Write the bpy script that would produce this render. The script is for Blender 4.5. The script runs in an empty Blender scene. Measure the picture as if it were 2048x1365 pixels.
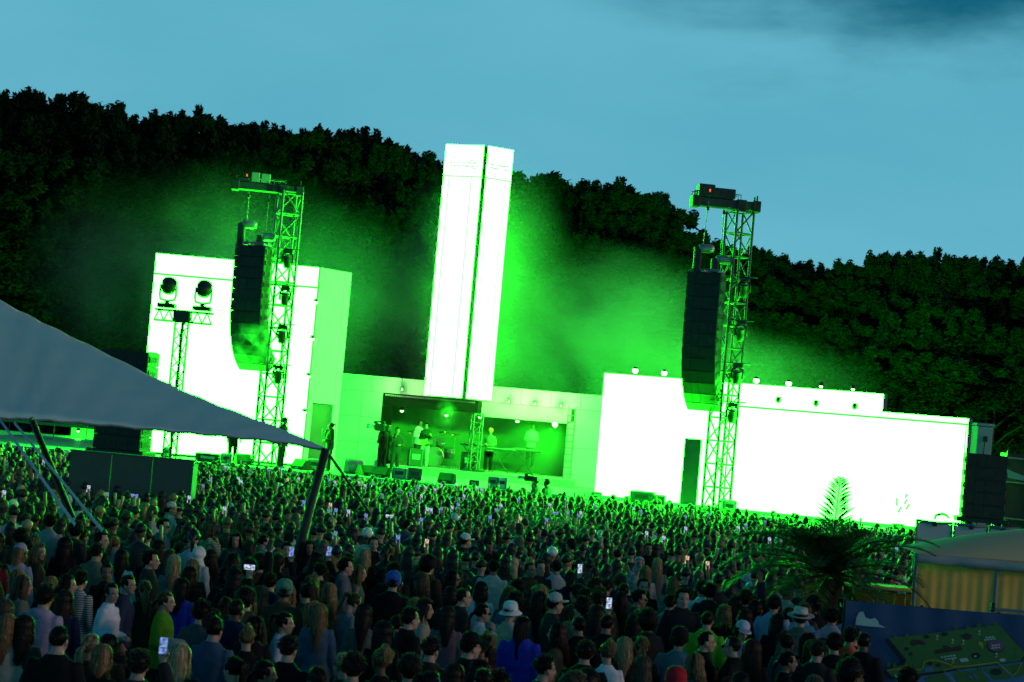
import bpy, math, random
import numpy as np
from mathutils import Vector, Matrix, noise
rnd = random.Random(7)
R = math.radians
SC = bpy.context.scene
COL = SC.collection

# ------------------------------------------------------------ camera
FPX = 4000.0
CAM_Z = 3.9
PITCH = math.atan(166.9 / FPX)
ROLL = R(5.0)
CM = Matrix.Rotation(R(90) + PITCH, 3, 'X') @ Matrix.Rotation(ROLL, 3, 'Z')
cam_data = bpy.data.cameras.new('camera')
cam = bpy.data.objects.new('camera', cam_data)
COL.objects.link(cam)
cam.location = (0, 0, CAM_Z)
cam.rotation_euler = CM.to_euler()
cam_data.sensor_width = 36
cam_data.lens = FPX / 2048 * 36
cam_data.clip_end = 5000
cam_data.dof.use_dof = True
cam_data.dof.focus_distance = 62
cam_data.dof.aperture_fstop = 4.0
SC.camera = cam

# ------------------------------------------------------------ dusk sky
world = bpy.data.worlds.new('World')
SC.world = world
world.use_nodes = True
wn, wl = world.node_tree.nodes, world.node_tree.links
wn.clear()
w_out = wn.new('ShaderNodeOutputWorld')
w_bg = wn.new('ShaderNodeBackground')
w_bg.inputs['Strength'].default_value = 0.08
w_sky = wn.new('ShaderNodeTexSky')
w_sky.sky_type = 'NISHITA'
w_sky.sun_disc = False
w_sky.sun_elevation = R(4)
w_sky.sun_rotation = R(120)
w_tc = wn.new('ShaderNodeTexCoord')
w_map = wn.new('ShaderNodeMapping')
w_map.inputs['Scale'].default_value = (1.4, 1.4, 4.2)
w_map.inputs['Location'].default_value = (5.7, 15.3, 0.5)
w_noise = wn.new('ShaderNodeTexNoise')
w_noise.inputs['Scale'].default_value = 2.0
w_noise.inputs['Detail'].default_value = 7
w_noise.inputs['Roughness'].default_value = 0.55
w_noise.inputs['Distortion'].default_value = 0.35
w_edge = wn.new('ShaderNodeMath'); w_edge.operation = 'MULTIPLY_ADD'; w_edge.inputs[1].default_value = 0.30
w_sep = wn.new('ShaderNodeSeparateXYZ')
w_hor = wn.new('ShaderNodeMapRange')          # the cloud sheet covers the low sky, gaps only open higher up
w_hor.interpolation_type = 'SMOOTHSTEP'
w_hor.inputs['From Min'].default_value = 0.334
w_hor.inputs['From Max'].default_value = 0.424
w_hor.inputs['To Min'].default_value = 1.0
w_hor.inputs['To Max'].default_value = 0.0
w_tint = wn.new('ShaderNodeMix'); w_tint.data_type = 'RGBA'; w_tint.blend_type = 'MULTIPLY'
w_tint.inputs[0].default_value = 1.0
w_tint.inputs[7].default_value = (0.02, 0.85, 1.45, 1)
w_cl = wn.new('ShaderNodeTexNoise')
w_cl.inputs['Scale'].default_value = 2.2
w_cl.inputs['Detail'].default_value = 6
w_cc = wn.new('ShaderNodeMix'); w_cc.data_type = 'RGBA'
w_cc.inputs[6].default_value = (0.72, 4.2, 5.9, 1)
w_cc.inputs[7].default_value = (2.15, 6.7, 8.4, 1)
w_mix = wn.new('ShaderNodeMix'); w_mix.data_type = 'RGBA'
wl.new(w_tc.outputs['Generated'], w_map.inputs['Vector'])
wl.new(w_map.outputs['Vector'], w_noise.inputs['Vector'])
wl.new(w_map.outputs['Vector'], w_cl.inputs['Vector'])
wl.new(w_noise.outputs['Fac'], w_edge.inputs[0])
wl.new(w_tc.outputs['Generated'], w_sep.inputs[0])
wl.new(w_sep.outputs['Z'], w_edge.inputs[2])
wl.new(w_edge.outputs[0], w_hor.inputs['Value'])
wl.new(w_sky.outputs['Color'], w_tint.inputs[6])
wl.new(w_cl.outputs['Fac'], w_cc.inputs[0])
wl.new(w_hor.outputs['Result'], w_mix.inputs[0])
wl.new(w_tint.outputs[2], w_mix.inputs[6])
wl.new(w_cc.outputs[2], w_mix.inputs[7])
wl.new(w_mix.outputs[2], w_bg.inputs['Color'])
wl.new(w_bg.outputs[0], w_out.inputs['Surface'])

# the last warm light of the evening, low, from behind the camera to the right
sun_d = bpy.data.lights.new('sun', 'SUN')
sun_d.energy = 0.55
sun_d.angle = R(12)
sun_d.color = (1.0, 0.56, 0.42)
sun = bpy.data.objects.new('sun', sun_d)
COL.objects.link(sun)
sun.rotation_euler = Vector((-0.95, 0.22, -0.24)).to_track_quat('-Z', 'Y').to_euler()

SC.view_settings.view_transform = 'Standard'
SC.view_settings.look = 'None'
SC.view_settings.exposure = 0
SC.view_settings.gamma = 1
SC.view_settings.use_curve_mapping = False
SC.render.engine = 'CYCLES'
SC.cycles.use_denoising = True
SC.cycles.max_bounces = 5
SC.cycles.diffuse_bounces = 3
SC.cycles.glossy_bounces = 2
SC.cycles.transmission_bounces = 2
SC.cycles.transparent_max_bounces = 6
SC.cycles.volume_bounces = 0
SC.cycles.volume_step_rate = 2.0
SC.cycles.volume_max_steps = 128
SC.cycles.sample_clamp_indirect = 6

# ------------------------------------------------------------ helpers
def ray(x, y):
    return CM @ Vector((x - 1024.0, 682.5 - y, -FPX))
def at(x, y, Y):
    """the world point at depth Y that the photograph shows at x, y"""
    d = ray(x, y)
    return Vector((0, 0, CAM_Z)) + d * (Y / d.y)
def at_z(x, y, z):
    d = ray(x, y)
    return Vector((0, 0, CAM_Z)) + d * ((z - CAM_Z) / d.z)

def tag(o, label=None, cat=None, group=None, kind=None):
    if label: o['label'] = label
    if cat: o['category'] = cat
    if group: o['group'] = group
    if kind: o['kind'] = kind
    return o
def thing(name, label, cat, loc=(0, 0, 0), rz=0.0, group=None):
    o = bpy.data.objects.new(name, None)
    COL.objects.link(o)
    o.location = loc
    o.rotation_euler = (0, 0, rz)
    o.empty_display_size = 0.2
    return tag(o, label, cat, group)
def link(name, me, parent=None, loc=None, rot=None, scale=None):
    o = bpy.data.objects.new(name, me)
    COL.objects.link(o)
    if parent: o.parent = parent
    if loc is not None: o.location = loc
    if rot is not None: o.rotation_euler = rot
    if scale is not None: o.scale = scale
    return o
def copy_tree(o, parent=None):
    c = o.copy()
    COL.objects.link(c)
    if parent is not None: c.parent = parent
    for ch in list(o.children):
        copy_tree(ch, c)
    return c

def perp(d):
    d = d.normalized()
    a = Vector((0, 0, 1)) if abs(d.z) < 0.9 else Vector((1, 0, 0))
    u = d.cross(a).normalized()
    return u, d.cross(u).normalized()

class MB:
    def __init__(s):
        s.v, s.f, s.m = [], [], []
    def add(s, vs, fs, mi=0):
        n = len(s.v)
        s.v += [tuple(p) for p in vs]
        s.f += [tuple(i + n for i in f) for f in fs]
        s.m += [mi] * len(fs)
        return s
    def box(s, c, size, M=None, mi=0):
        c = Vector(c); hx, hy, hz = [k / 2 for k in size]
        vs = [Vector((x, y, z)) for x in (-hx, hx) for y in (-hy, hy) for z in (-hz, hz)]
        vs = [c + (M @ p if M else p) for p in vs]
        return s.add(vs, [(0, 1, 3, 2), (4, 6, 7, 5), (0, 4, 5, 1), (2, 3, 7, 6), (0, 2, 6, 4), (1, 5, 7, 3)], mi)
    def bevel_box(s, c, size, b=0.02, M=None, mi=0):
        c = Vector(c); x, y, z = [k / 2 for k in size]
        out = [(-x + b, -y), (x - b, -y), (x, -y + b), (x, y - b), (x - b, y), (-x + b, y), (-x, y - b), (-x, -y + b)]
        ins = [(px * (1 - b / x), py * (1 - b / y)) for px, py in out]
        rings = [[(px, py, -z) for px, py in ins], [(px, py, -z + b) for px, py in out], [(px, py, z - b) for px, py in out], [(px, py, z) for px, py in ins]]
        rings = [[c + (M @ Vector(p) if M else Vector(p)) for p in r] for r in rings]
        return s.loft(rings, mi)
    def loft(s, rings, mi=0, caps=True, closed=True):
        n = len(rings[0]); vs = [p for r in rings for p in r]; fs = []
        for i in range(len(rings) - 1):
            for j in range(n if closed else n - 1):
                k = (j + 1) % n
                fs.append((i * n + j, i * n + k, (i + 1) * n + k, (i + 1) * n + j))
        if caps:
            fs.append(tuple(range(n - 1, -1, -1)))
            fs.append(tuple((len(rings) - 1) * n + j for j in range(n)))
        return s.add(vs, fs, mi)
    def tube(s, pts, rad, n=8, mi=0, flat=1.0):
        pts = [Vector(p) for p in pts]
        if not isinstance(rad, (list, tuple)): rad = [rad] * len(pts)
        rings = []; pu = None
        for i, p in enumerate(pts):
            d = (pts[min(i + 1, len(pts) - 1)] - pts[max(i - 1, 0)]).normalized()
            if pu is None: u, w = perp(d)
            else:
                u = (pu - d * pu.dot(d)).normalized(); w = d.cross(u)
            pu = u
            rings.append([p + (u * math.cos(2 * math.pi * k / n) + w * math.sin(2 * math.pi * k / n) * flat) * rad[i] for k in range(n)])
        return s.loft(rings, mi)
    def lathe(s, prof, n=16, c=(0, 0, 0), M=None, mi=0, caps=True):
        c = Vector(c)
        rings = []
        for r, z in prof:
            ring = [Vector((r * math.cos(2 * math.pi * k / n), r * math.sin(2 * math.pi * k / n), z)) for k in range(n)]
            rings.append([c + (M @ p if M else p) for p in ring])
        return s.loft(rings, mi, caps)
    def ell(s, c, r, n=12, m=8, M=None, mi=0):
        prof = [(math.sin(math.pi * i / m), -math.cos(math.pi * i / m)) for i in range(m + 1)]
        prof[0] = (0.02, -1); prof[-1] = (0.02, 1)
        c = Vector(c)
        rings = []
        for q, z in prof:
            ring = [Vector((r[0] * q * math.cos(2 * math.pi * k / n), r[1] * q * math.sin(2 * math.pi * k / n), r[2] * z)) for k in range(n)]
            rings.append([c + (M @ p if M else p) for p in ring])
        return s.loft(rings, mi)
    def prism(s, poly, z0, z1, mi=0, M=None, c=(0, 0, 0)):
        c = Vector(c)
        f = lambda p: c + (M @ Vector(p) if M else Vector(p))
        return s.loft([[f((x, y, z0)) for x, y in poly], [f((x, y, z1)) for x, y in poly]], mi)
    def mesh(s, name, mats, smooth=False):
        me = bpy.data.meshes.new(name)
        me.from_pydata(s.v, [], s.f)
        if not isinstance(mats, (list, tuple)): mats = [mats]
        for m in mats: me.materials.append(m)
        if len(mats) > 1: me.polygons.foreach_set('material_index', s.m)
        if smooth: me.polygons.foreach_set('use_smooth', [True] * len(me.polygons))
        me.update()
        return me
    def build(s, name, mats, parent=None, smooth=False, **kw):
        return link(name, s.mesh(name, mats, smooth), parent, **kw)

UNIT = {}
def bar(name, a, b, r, mat, parent, n=6):
    """a round bar from a to b, all bars of one kind sharing one mesh"""
    key = (mat.name, n)
    if key not in UNIT:
        m = MB(); m.tube([(0, 0, 0), (0, 0, 1)], 1.0, n)
        UNIT[key] = m.mesh('round_bar', mat, True)
    a, b = Vector(a), Vector(b)
    o = link(name, UNIT[key], parent)
    d = b - a
    o.location = a
    o.rotation_euler = d.to_track_quat('Z', 'Y').to_euler()
    o.scale = (r, r, d.length)
    return o

# ------------------------------------------------------------ materials
def nt(name):
    m = bpy.data.materials.new(name)
    m.use_nodes = True
    n = m.node_tree.nodes
    return m, n, m.node_tree.links, n['Principled BSDF']
def led_box(name, a, b, z0, z1, y0, y1, parent):
    """a screen slab: only its front face (towards -y) shines, the edges are dark frame"""
    m = MB().box(((a + b) / 2, (y0 + y1) / 2, (z0 + z1) / 2), (b - a, y1 - y0, z1 - z0), mi=1)
    m.m[2] = 0
    return m.build(name, [M_led, M_black], parent)
def material(name, col, rough=0.6, metal=0.0, var=0.25, scale=6.0, bump=0.0, bscale=40.0, coat=0.0, spec=0.5):
    m, n, l, b = nt(name)
    b.inputs['Roughness'].default_value = rough
    b.inputs['Metallic'].default_value = metal
    b.inputs['Coat Weight'].default_value = coat
    b.inputs['Specular IOR Level'].default_value = spec
    tc = n.new('ShaderNodeTexCoord')
    tx = n.new('ShaderNodeTexNoise'); tx.inputs['Scale'].default_value = scale; tx.inputs['Detail'].default_value = 5
    mx = n.new('ShaderNodeMix'); mx.data_type = 'RGBA'
    mx.inputs[6].default_value = (*[c * (1 - var) for c in col], 1)
    mx.inputs[7].default_value = (*[min(1, c * (1 + var)) for c in col], 1)
    l.new(tc.outputs['Object'], tx.inputs['Vector'])
    l.new(tx.outputs['Fac'], mx.inputs[0]); l.new(mx.outputs[2], b.inputs['Base Color'])
    if bump:
        t2 = n.new('ShaderNodeTexNoise'); t2.inputs['Scale'].default_value = bscale; t2.inputs['Detail'].default_value = 4
        bp = n.new('ShaderNodeBump'); bp.inputs['Strength'].default_value = bump; bp.inputs['Distance'].default_value = 0.02
        l.new(tc.outputs['Object'], t2.inputs['Vector'])
        l.new(t2.outputs['Fac'], bp.inputs['Height']); l.new(bp.outputs[0], b.inputs['Normal'])
    return m
def glow(name, col, strength):
    m, n, l, b = nt(name)
    b.inputs['Base Color'].default_value = (0.05, 0.05, 0.05, 1)
    b.inputs['Emission Color'].default_value = (*col, 1)
    b.inputs['Emission Strength'].default_value = strength
    return m

LED_STR = 100.0
M_led = glow('lit_led_screen', (1.06 / LED_STR, 1.0, 1.08 / LED_STR), LED_STR)
M_lamp = glow('lamp_lens_lit', (0.35, 1.0, 0.3), 14.0)
M_black = material('black_paint', (0.018, 0.019, 0.02), 0.55, var=0.4, bump=0.2)
M_grille = material('black_speaker_grille', (0.012, 0.013, 0.013), 0.5, var=0.3, bump=0.5, bscale=220)
M_cab = material('speaker_cabinet_paint', (0.03, 0.031, 0.033), 0.5, var=0.3, bump=0.25, bscale=120)
M_alu = material('truss_aluminium', (0.11, 0.115, 0.115), 0.45, metal=0.4, var=0.2)
M_alud = material('dark_truss_paint', (0.06, 0.06, 0.06), 0.45, metal=0.3, var=0.3)
M_panel = material('white_wall_panel', (0.62, 0.62, 0.60), 0.6, var=0.08, scale=1.5, bump=0.08, bscale=8)
M_frame = material('dark_set_frame', (0.05, 0.055, 0.06), 0.6, var=0.3)
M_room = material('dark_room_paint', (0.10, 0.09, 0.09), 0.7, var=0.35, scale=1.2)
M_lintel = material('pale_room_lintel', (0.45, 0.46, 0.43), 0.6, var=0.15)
M_deck = material('stage_deck_boards', (0.42, 0.43, 0.42), 0.5, var=0.18, scale=2.5, bump=0.1)
M_riser = material('riser_fascia', (0.30, 0.25, 0.27), 0.6, var=0.3, scale=3)
M_door = material('grey_door_paint', (0.07, 0.075, 0.07), 0.6, var=0.3, scale=2.0)
M_case = material('grey_flight_case', (0.25, 0.26, 0.26), 0.5, var=0.3)
M_chain = material('hoist_chain_steel', (0.2, 0.2, 0.2), 0.4, metal=0.8)
M_hoist = material('hoist_body_paint', (0.35, 0.35, 0.33), 0.35, metal=0.4)
M_trunk = material('tree_bark', (0.06, 0.05, 0.04), 0.9, var=0.4, bump=0.8, bscale=18)

def leaf_material(name, a, b_, trans=0.25, spec=0.3):
    m, n, l, b = nt(name)
    g = n.new('ShaderNodeNewGeometry')
    mx = n.new('ShaderNodeMix'); mx.data_type = 'RGBA'
    mx.inputs[6].default_value = (*a, 1); mx.inputs[7].default_value = (*b_, 1)
    l.new(g.outputs['Random Per Island'], mx.inputs[0])
    l.new(mx.outputs[2], b.inputs['Base Color'])
    b.inputs['Roughness'].default_value = 0.55
    b.inputs['Specular IOR Level'].default_value = spec
    tr = n.new('ShaderNodeBsdfTranslucent'); l.new(mx.outputs[2], tr.inputs['Color'])
    ms = n.new('ShaderNodeMixShader'); ms.inputs[0].default_value = trans
    l.new(b.outputs[0], ms.inputs[1]); l.new(tr.outputs[0], ms.inputs[2])
    l.new(ms.outputs[0], n['Material Output'].inputs['Surface'])
    return m
M_leaf = leaf_material('dark_forest_leaf', (0.008, 0.026, 0.008), (0.015, 0.042, 0.012), 0.12, 0.05)
M_palm = leaf_material('palm_leaflet', (0.024, 0.070, 0.018), (0.075, 0.13, 0.034), 0.22, 0.4)
M_palm_dry = leaf_material('dry_palm_leaflet', (0.20, 0.12, 0.04), (0.34, 0.20, 0.07), 0.2)

# ------------------------------------------------------------ ground
gm, gn, gl, gb = nt('trampled_grass')
gt = gn.new('ShaderNodeTexNoise'); gt.inputs['Scale'].default_value = 0.35; gt.inputs['Detail'].default_value = 8
gx = gn.new('ShaderNodeMix'); gx.data_type = 'RGBA'
gx.inputs[6].default_value = (0.05, 0.06, 0.025, 1); gx.inputs[7].default_value = (0.11, 0.09, 0.06, 1)
gc = gn.new('ShaderNodeTexCoord')
gl.new(gc.outputs['Object'], gt.inputs['Vector']); gl.new(gt.outputs['Fac'], gx.inputs[0]); gl.new(gx.outputs[2], gb.inputs['Base Color'])
gb.inputs['Roughness'].default_value = 0.95
g = MB()
N = 24
gs = [(-1500 + 3000 * (i / N)) for i in range(N + 1)]
g.add([(x, y, 0) for y in gs for x in gs], [(j * (N + 1) + i, j * (N + 1) + i + 1, (j + 1) * (N + 1) + i + 1, (j + 1) * (N + 1) + i) for j in range(N) for i in range(N)])
tag(g.build('ground', gm), 'trampled festival field under the crowd', kind='structure')
# ------------------------------------------------------------ forest behind the stage
def leaves(rng, centres, radii, per, size, up=0.0):
    """many small leaf clumps spread over the shells of the given clump ellipsoids"""
    C = np.repeat(np.array(centres), per, axis=0); Rr = np.repeat(np.array(radii), per, axis=0)
    n = len(C)
    d = rng.normal(size=(n, 3)); d /= np.linalg.norm(d, axis=1)[:, None]
    d[:, 2] = np.where(d[:, 2] < -0.35, -d[:, 2], d[:, 2])
    p = C + d * Rr * rng.uniform(0.25, 1.12, (n, 1))
    t = rng.normal(size=(n, 3)); t[:, 2] += up; t /= np.linalg.norm(t, axis=1)[:, None]
    b = np.cross(t, d + rng.normal(scale=0.5, size=(n, 3))); b /= np.maximum(np.linalg.norm(b, axis=1), 1e-6)[:, None]
    s = size * rng.uniform(0.6, 1.5, (n, 1))
    q = np.stack([p - t * s, p + b * s * 0.42, p + t * s, p - b * s * 0.42], axis=1).reshape(-1, 3)
    return q
def quad_mesh(name, q, mat):
    me = bpy.data.meshes.new(name)
    n = len(q) // 4
    me.vertices.add(len(q)); me.vertices.foreach_set('co', q.astype(np.float32).ravel())
    me.loops.add(len(q)); me.loops.foreach_set('vertex_index', np.arange(len(q), dtype=np.int32))
    me.polygons.add(n); me.polygons.foreach_set('loop_start', np.arange(0, len(q), 4, dtype=np.int32))
    me.materials.append(mat)
    me.update(calc_edges=True)
    return me
def make_tree_meshes(seed, slim):
    """a crown in the unit frame: base 0, top about 16 m, with its trunk and limbs"""
    rng = np.random.default_rng(seed)
    H, W = 16.0, 3.6 * slim
    cs, rs = [], []
    tr = MB()
    tr.tube([(0, 0, 0), (0.1, 0.05, 3), (-0.1, 0.1, 7), (0.1, 0, 12)], [0.32, 0.26, 0.18, 0.06], 7)
    for i in range(95):
        h = rng.uniform(0.08, 0.93) ** 0.85
        w = W * math.sqrt(max(0.03, 1 - (abs(h - 0.5) / 0.56) ** 2.4))
        a = rng.uniform(0, 2 * math.pi); r = w * math.sqrt(rng.uniform(0.15, 1))
        c = (r * math.cos(a), r * math.sin(a), 1.0 + h * (H - 2.2))
        cs.append(c)
        rr = rng.uniform(0.45, 1.15) * (1.1 - 0.3 * h)
        rs.append((rr, rr, rr * rng.uniform(0.85, 1.3)))
        if i % 4 == 0 and h < 0.8:
            z0 = max(1.5, c[2] - 0.5 * r - 0.8)
            tr.tube([(0, 0, z0), (c[0] * 0.5, c[1] * 0.5, z0 + 0.6 * (c[2] - z0)), c], [0.11, 0.07, 0.03], 5)
    for i in range(40):                       # leaders and sprigs that make the ragged skyline
        a = rng.uniform(0, 2 * math.pi); r = W * 0.92 * math.sqrt(rng.uniform(0, 1))
        z = H - 0.9 - 0.075 * r * r + rng.uniform(-0.9, 0.45)
        cs.append((r * math.cos(a), r * math.sin(a), z)); rs.append((0.26, 0.26, rng.uniform(0.4, 0.8)))
    q = leaves(rng, cs, rs, 225, 0.13, 0.25)
    return quad_mesh('tree_crown', q, M_leaf), tr.mesh('tree_trunk', M_trunk, True)
TREES = [make_tree_meshes(11 + i, s) for i, s in enumerate((0.75, 1.0, 1.25, 0.9, 1.1, 0.65, 1.3, 0.85))]
def tree(x, ytop, Y, wid, label, group, k):
    p = at(x, ytop, Y)
    crown, trunk = TREES[(k * 5 + k // 3) % 8]
    s = p.z / 16.0
    o = thing('forest_tree', label, 'tree', (p.x, Y, 0), k * 2.1, group)
    link('trunk', trunk, o, scale=(s, s, s))
    link('crown', crown, o, scale=(wid, wid, s))
    return o
PLACES = ((70, 'at the far left edge'), (180, 'above the tent peak'), (300, 'left of the tall left screen'), (410, 'over the T shaped stand'), (520, 'over the left speaker array'), (640, 'over the left lattice tower'), (760, 'right of the tall left screen'), (930, 'just left of the light tower'),
          (1120, 'just right of the light tower'), (1260, 'over the left end of the stepped screen'), (1400, 'left of the right lattice tower'), (1540, 'right of the right lattice tower'), (1700, 'over the globe lamps'), (1850, 'over the step of the right screen'), (1960, 'over the right end of the screen'), (9999, 'at the far right edge'))
def skyline_label(x, row):
    place = next(p for q, p in PLACES if x < q)
    kind = ('tall skyline tree', 'upper slope tree', 'middle slope tree', 'lowest dark tree')[row]
    return '%s in dark leaf %s' % (kind, place), '%ss %s' % (kind, place)
SKY = [(-60, 172), (25, 180), (105, 190), (190, 203), (272, 218), (360, 222), (435, 246), (500, 236), (575, 268), (640, 263), (692, 255), (742, 284), (800, 298), (838, 312), (880, 318), (940, 335),
       (1000, 345), (1055, 345), (1110, 350), (1160, 352), (1208, 362), (1243, 380), (1280, 400), (1318, 448), (1365, 468), (1412, 492), (1470, 496), (1530, 510), (1595, 514), (1660, 540), (1735, 528), (1800, 512), (1850, 506),
       (1905, 516), (1965, 520), (2020, 522), (2085, 525)]
k = 0
for x, y in SKY:
    lb, gp = skyline_label(x, 0)
    tree(x + rnd.uniform(-8, 8), y + rnd.uniform(-14, 16), 122 + rnd.uniform(-3, 4), rnd.uniform(0.95, 1.5), lb, gp, k); k += 1
def sky_y(x):
    for (a, ya), (b, yb) in zip(SKY, SKY[1:]):
        if a <= x <= b: return ya + (yb - ya) * (x - a) / (b - a)
    return SKY[0][1] if x < 0 else SKY[-1][1]
for (xa_, ya_), (xb_, yb_) in zip(SKY, SKY[1:]):
    lb, gp = skyline_label((xa_ + xb_) / 2, 0)
    tree((xa_ + xb_) / 2 + rnd.uniform(-6, 6), (ya_ + yb_) / 2 + rnd.uniform(-8, 26), 119 + rnd.uniform(-1, 1), rnd.uniform(0.9, 1.5), lb, gp, k); k += 1
for row, (Y, dy) in enumerate(((114, 60), (107, 120), (101, 190))):
    x = -90 + 35 * row
    while x < 2130:
        lb, gp = skyline_label(x, row + 1)
        tree(x, sky_y(x) + dy + rnd.uniform(-22, 22), Y + rnd.uniform(-2, 2), rnd.uniform(1.1, 1.4), lb, gp, k); k += 1
        x += rnd.uniform(105, 135)

# ------------------------------------------------------------ stage deck
DZ = 1.60
RZ = 1.90
def deck_box(name, poly, z0, z1, mat, parent):
    return MB().prism(poly, z0, z1).build(name, mat, parent)
stage = thing('stage', 'wide low concert stage with pale green lit deck behind the crowd', 'stage', (0, 74, 0))
pA = at(1188, 986, 70.0); pB = at(1916, 1062, 65.2)
RD = Vector((pB.x - pA.x, pB.y - pA.y, 0)).normalized()       # direction of the right-hand screen in plan
RN = Vector((RD.y, -RD.x, 0))                                   # towards the audience
poly = [(-21, 72.5), (-10.5, 71.6), (2.0, 70.6), (pA.x + 0.5, 68.3), (pB.x + 1.0, pB.y - 1.9), (pB.x + 4, pB.y + 4), (8, 92), (-21, 92)]
loc = lambda ps: [(x, y - 74) for x, y in ps]
deck_box('deck', loc(poly), DZ - 0.16, DZ, M_deck, stage)
fpoly = [(-21, 72.6), (-10.5, 71.75), (2.0, 70.75), (pA.x + 0.5, 68.45), (pB.x + 0.9, pB.y - 1.75)]
for (x0, y0), (x1, y1) in zip(fpoly, fpoly[1:]):
    a, b = Vector((x0, y0, 0)), Vector((x1, y1, 0)); L = (b - a).length; n = max(1, round(L / 2.0))
    for i in range(n):
        p, q = a.lerp(b, (i + 0.006) / n), a.lerp(b, (i + 0.994) / n)
        d = (q - p).normalized(); nn = Vector((-d.y, d.x, 0)) * 0.03
        MB().prism([(p.x, p.y - 74), (q.x, q.y - 74), (q.x + nn.x, q.y + nn.y - 74), (p.x + nn.x, p.y + nn.y - 74)], 0.02, DZ - 0.165).build('fascia_panel', M_panel, stage)
ra, rb = at(775, 930, 79.6), at(1150, 966, 79.6)
deck_box('riser', [(ra.x, 5.6), (rb.x, 5.6), (rb.x, 8.4), (ra.x, 8.4)], DZ + 0.002, RZ - 0.03, M_riser, stage)
deck_box('riser_top', [(ra.x - 0.05, 5.55), (rb.x + 0.05, 5.55), (rb.x + 0.05, 12.5), (ra.x - 0.05, 12.5)], RZ - 0.03, RZ, M_deck, stage)

# ------------------------------------------------------------ left light screen
LY = 76.0
xl, xr = at(300, 640, LY).x, at(629, 640, LY).x
zt = (at(308, 512, LY).z + at(634, 530, LY).z) / 2
zs = (at(308, 552, LY).z + at(630, 574, LY).z) / 2
ls = thing('led_wall', 'tall left light screen block with white header strip beside the left speaker tower', 'led wall', ((xl + xr) / 2, LY, DZ))
w = xr - xl
MB().box((0, 0.32, (zt - DZ) / 2), (w + 0.06, 0.5, zt - DZ + 0.04)).build('screen_body', M_frame, ls)
led_box('main_screen', -w / 2, w / 2, 0.1, zs - DZ, 0, 0.06, ls)
led_box('header_screen', -w / 2, w / 2, zs - DZ + 0.06, zt - DZ, 0, 0.06, ls)
# splayed side panel, with its door
sa, sb = Vector((xr + 0.05, LY + 0.1, 0)), Vector((at(690, 700, 77.6).x, 77.6, 0))
sd = (sb - sa).normalized(); sn = Vector((sd.y, -sd.x, 0)); sl = (sb - sa).length
SM = Matrix((sd, -sn, Vector((0, 0, 1)))).transposed()
sp = thing('splayed_wall', 'splayed white side panel with a grey door joining left screen and back wall', 'stage wall', (sa.x, sa.y, DZ))
dw0, dw1, dh = sl * 0.14, sl * 0.80, at(636, 808, LY + 0.8).z - DZ
zz = at(665, 541, LY + 1).z - DZ
MB().box(SM @ Vector((dw0 / 2, 0.1, zz / 2)), (dw0, 0.18, zz), SM).build('panel', M_panel, sp)
MB().box(SM @ Vector(((dw1 + sl) / 2, 0.1, zz / 2)), (sl - dw1, 0.18, zz), SM).build('panel', M_panel, sp)
MB().box(SM @ Vector(((dw0 + dw1) / 2, 0.1, (zz + dh) / 2 + 0.01)), (dw1 - dw0 - 0.02, 0.18, zz - dh - 0.02), SM).build('panel', M_panel, sp)
MB().box(SM @ Vector(((dw0 + dw1) / 2, 0.14, dh / 2)), (dw1 - dw0 - 0.03, 0.08, dh - 0.02), SM).build('door', M_door, sp)

# ------------------------------------------------------------ back wall of white panels with the band's room
BY = 82.0
xa, xb = at(678, 830, BY).x, at(1215, 880, BY).x
xo0, xo1 = at(762, 850, BY).x, at(1144, 890, BY).x
ztop = (at(690, 744, BY).z + at(1195, 794, BY).z) / 2
zo = (at(775, 785, BY).z + at(1145, 820, BY).z) / 2
bw = thing('back_wall', 'pale panelled stage back wall under the tall light tower', 'stage wall', (0, BY, 0))
G = 0.006
def wall_panels(x0, x1, z0, z1, nx, nz):
    for i in range(nx):
        for j in range(nz):
            a, b = x0 + (x1 - x0) * i / nx + G, x0 + (x1 - x0) * (i + 1) / nx - G
            c, d = z0 + (z1 - z0) * j / nz + G, z0 + (z1 - z0) * (j + 1) / nz - G
            MB().box(((a + b) / 2, 0, (c + d) / 2), (b - a, 0.08, d - c)).build('wall_panel', M_panel, bw)
wall_panels(xa, xo0, DZ, zo, 2, 3)
wall_panels(xo1, xb, DZ, zo, 1, 2)
wall_panels(xa, xb, zo, ztop, 9, 1)
MB().box(((xa + xo0) / 2, 0.1, (DZ + ztop) / 2), (xo0 - xa, 0.1, ztop - DZ - 0.05)).build('backing', M_frame, bw)
MB().box(((xo1 + xb) / 2, 0.1, (DZ + ztop) / 2), (xb - xo1, 0.1, ztop - DZ - 0.05)).build('backing', M_frame, bw)
MB().box(((xo0 + xo1) / 2, 0.1, (zo + ztop) / 2), (xo1 - xo0 - 0.01, 0.1, ztop - zo - 0.05)).build('backing', M_frame, bw)
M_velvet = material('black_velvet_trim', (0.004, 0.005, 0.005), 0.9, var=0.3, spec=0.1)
room = thing('band_room', 'dark open room with green lit lintel where the band plays', 'stage room', (0, BY, RZ))
rz1 = zo - RZ
D = 4.2
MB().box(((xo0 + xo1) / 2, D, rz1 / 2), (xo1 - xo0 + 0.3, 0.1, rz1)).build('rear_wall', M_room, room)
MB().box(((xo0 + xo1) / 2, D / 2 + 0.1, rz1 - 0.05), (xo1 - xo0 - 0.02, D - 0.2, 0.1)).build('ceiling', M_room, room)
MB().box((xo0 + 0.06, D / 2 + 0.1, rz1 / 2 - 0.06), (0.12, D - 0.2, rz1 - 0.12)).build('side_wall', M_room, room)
MB().box((xo1 - 0.06, D / 2 + 0.1, rz1 / 2 - 0.06), (0.12, D - 0.2, rz1 - 0.12)).build('side_wall', M_room, room)
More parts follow.
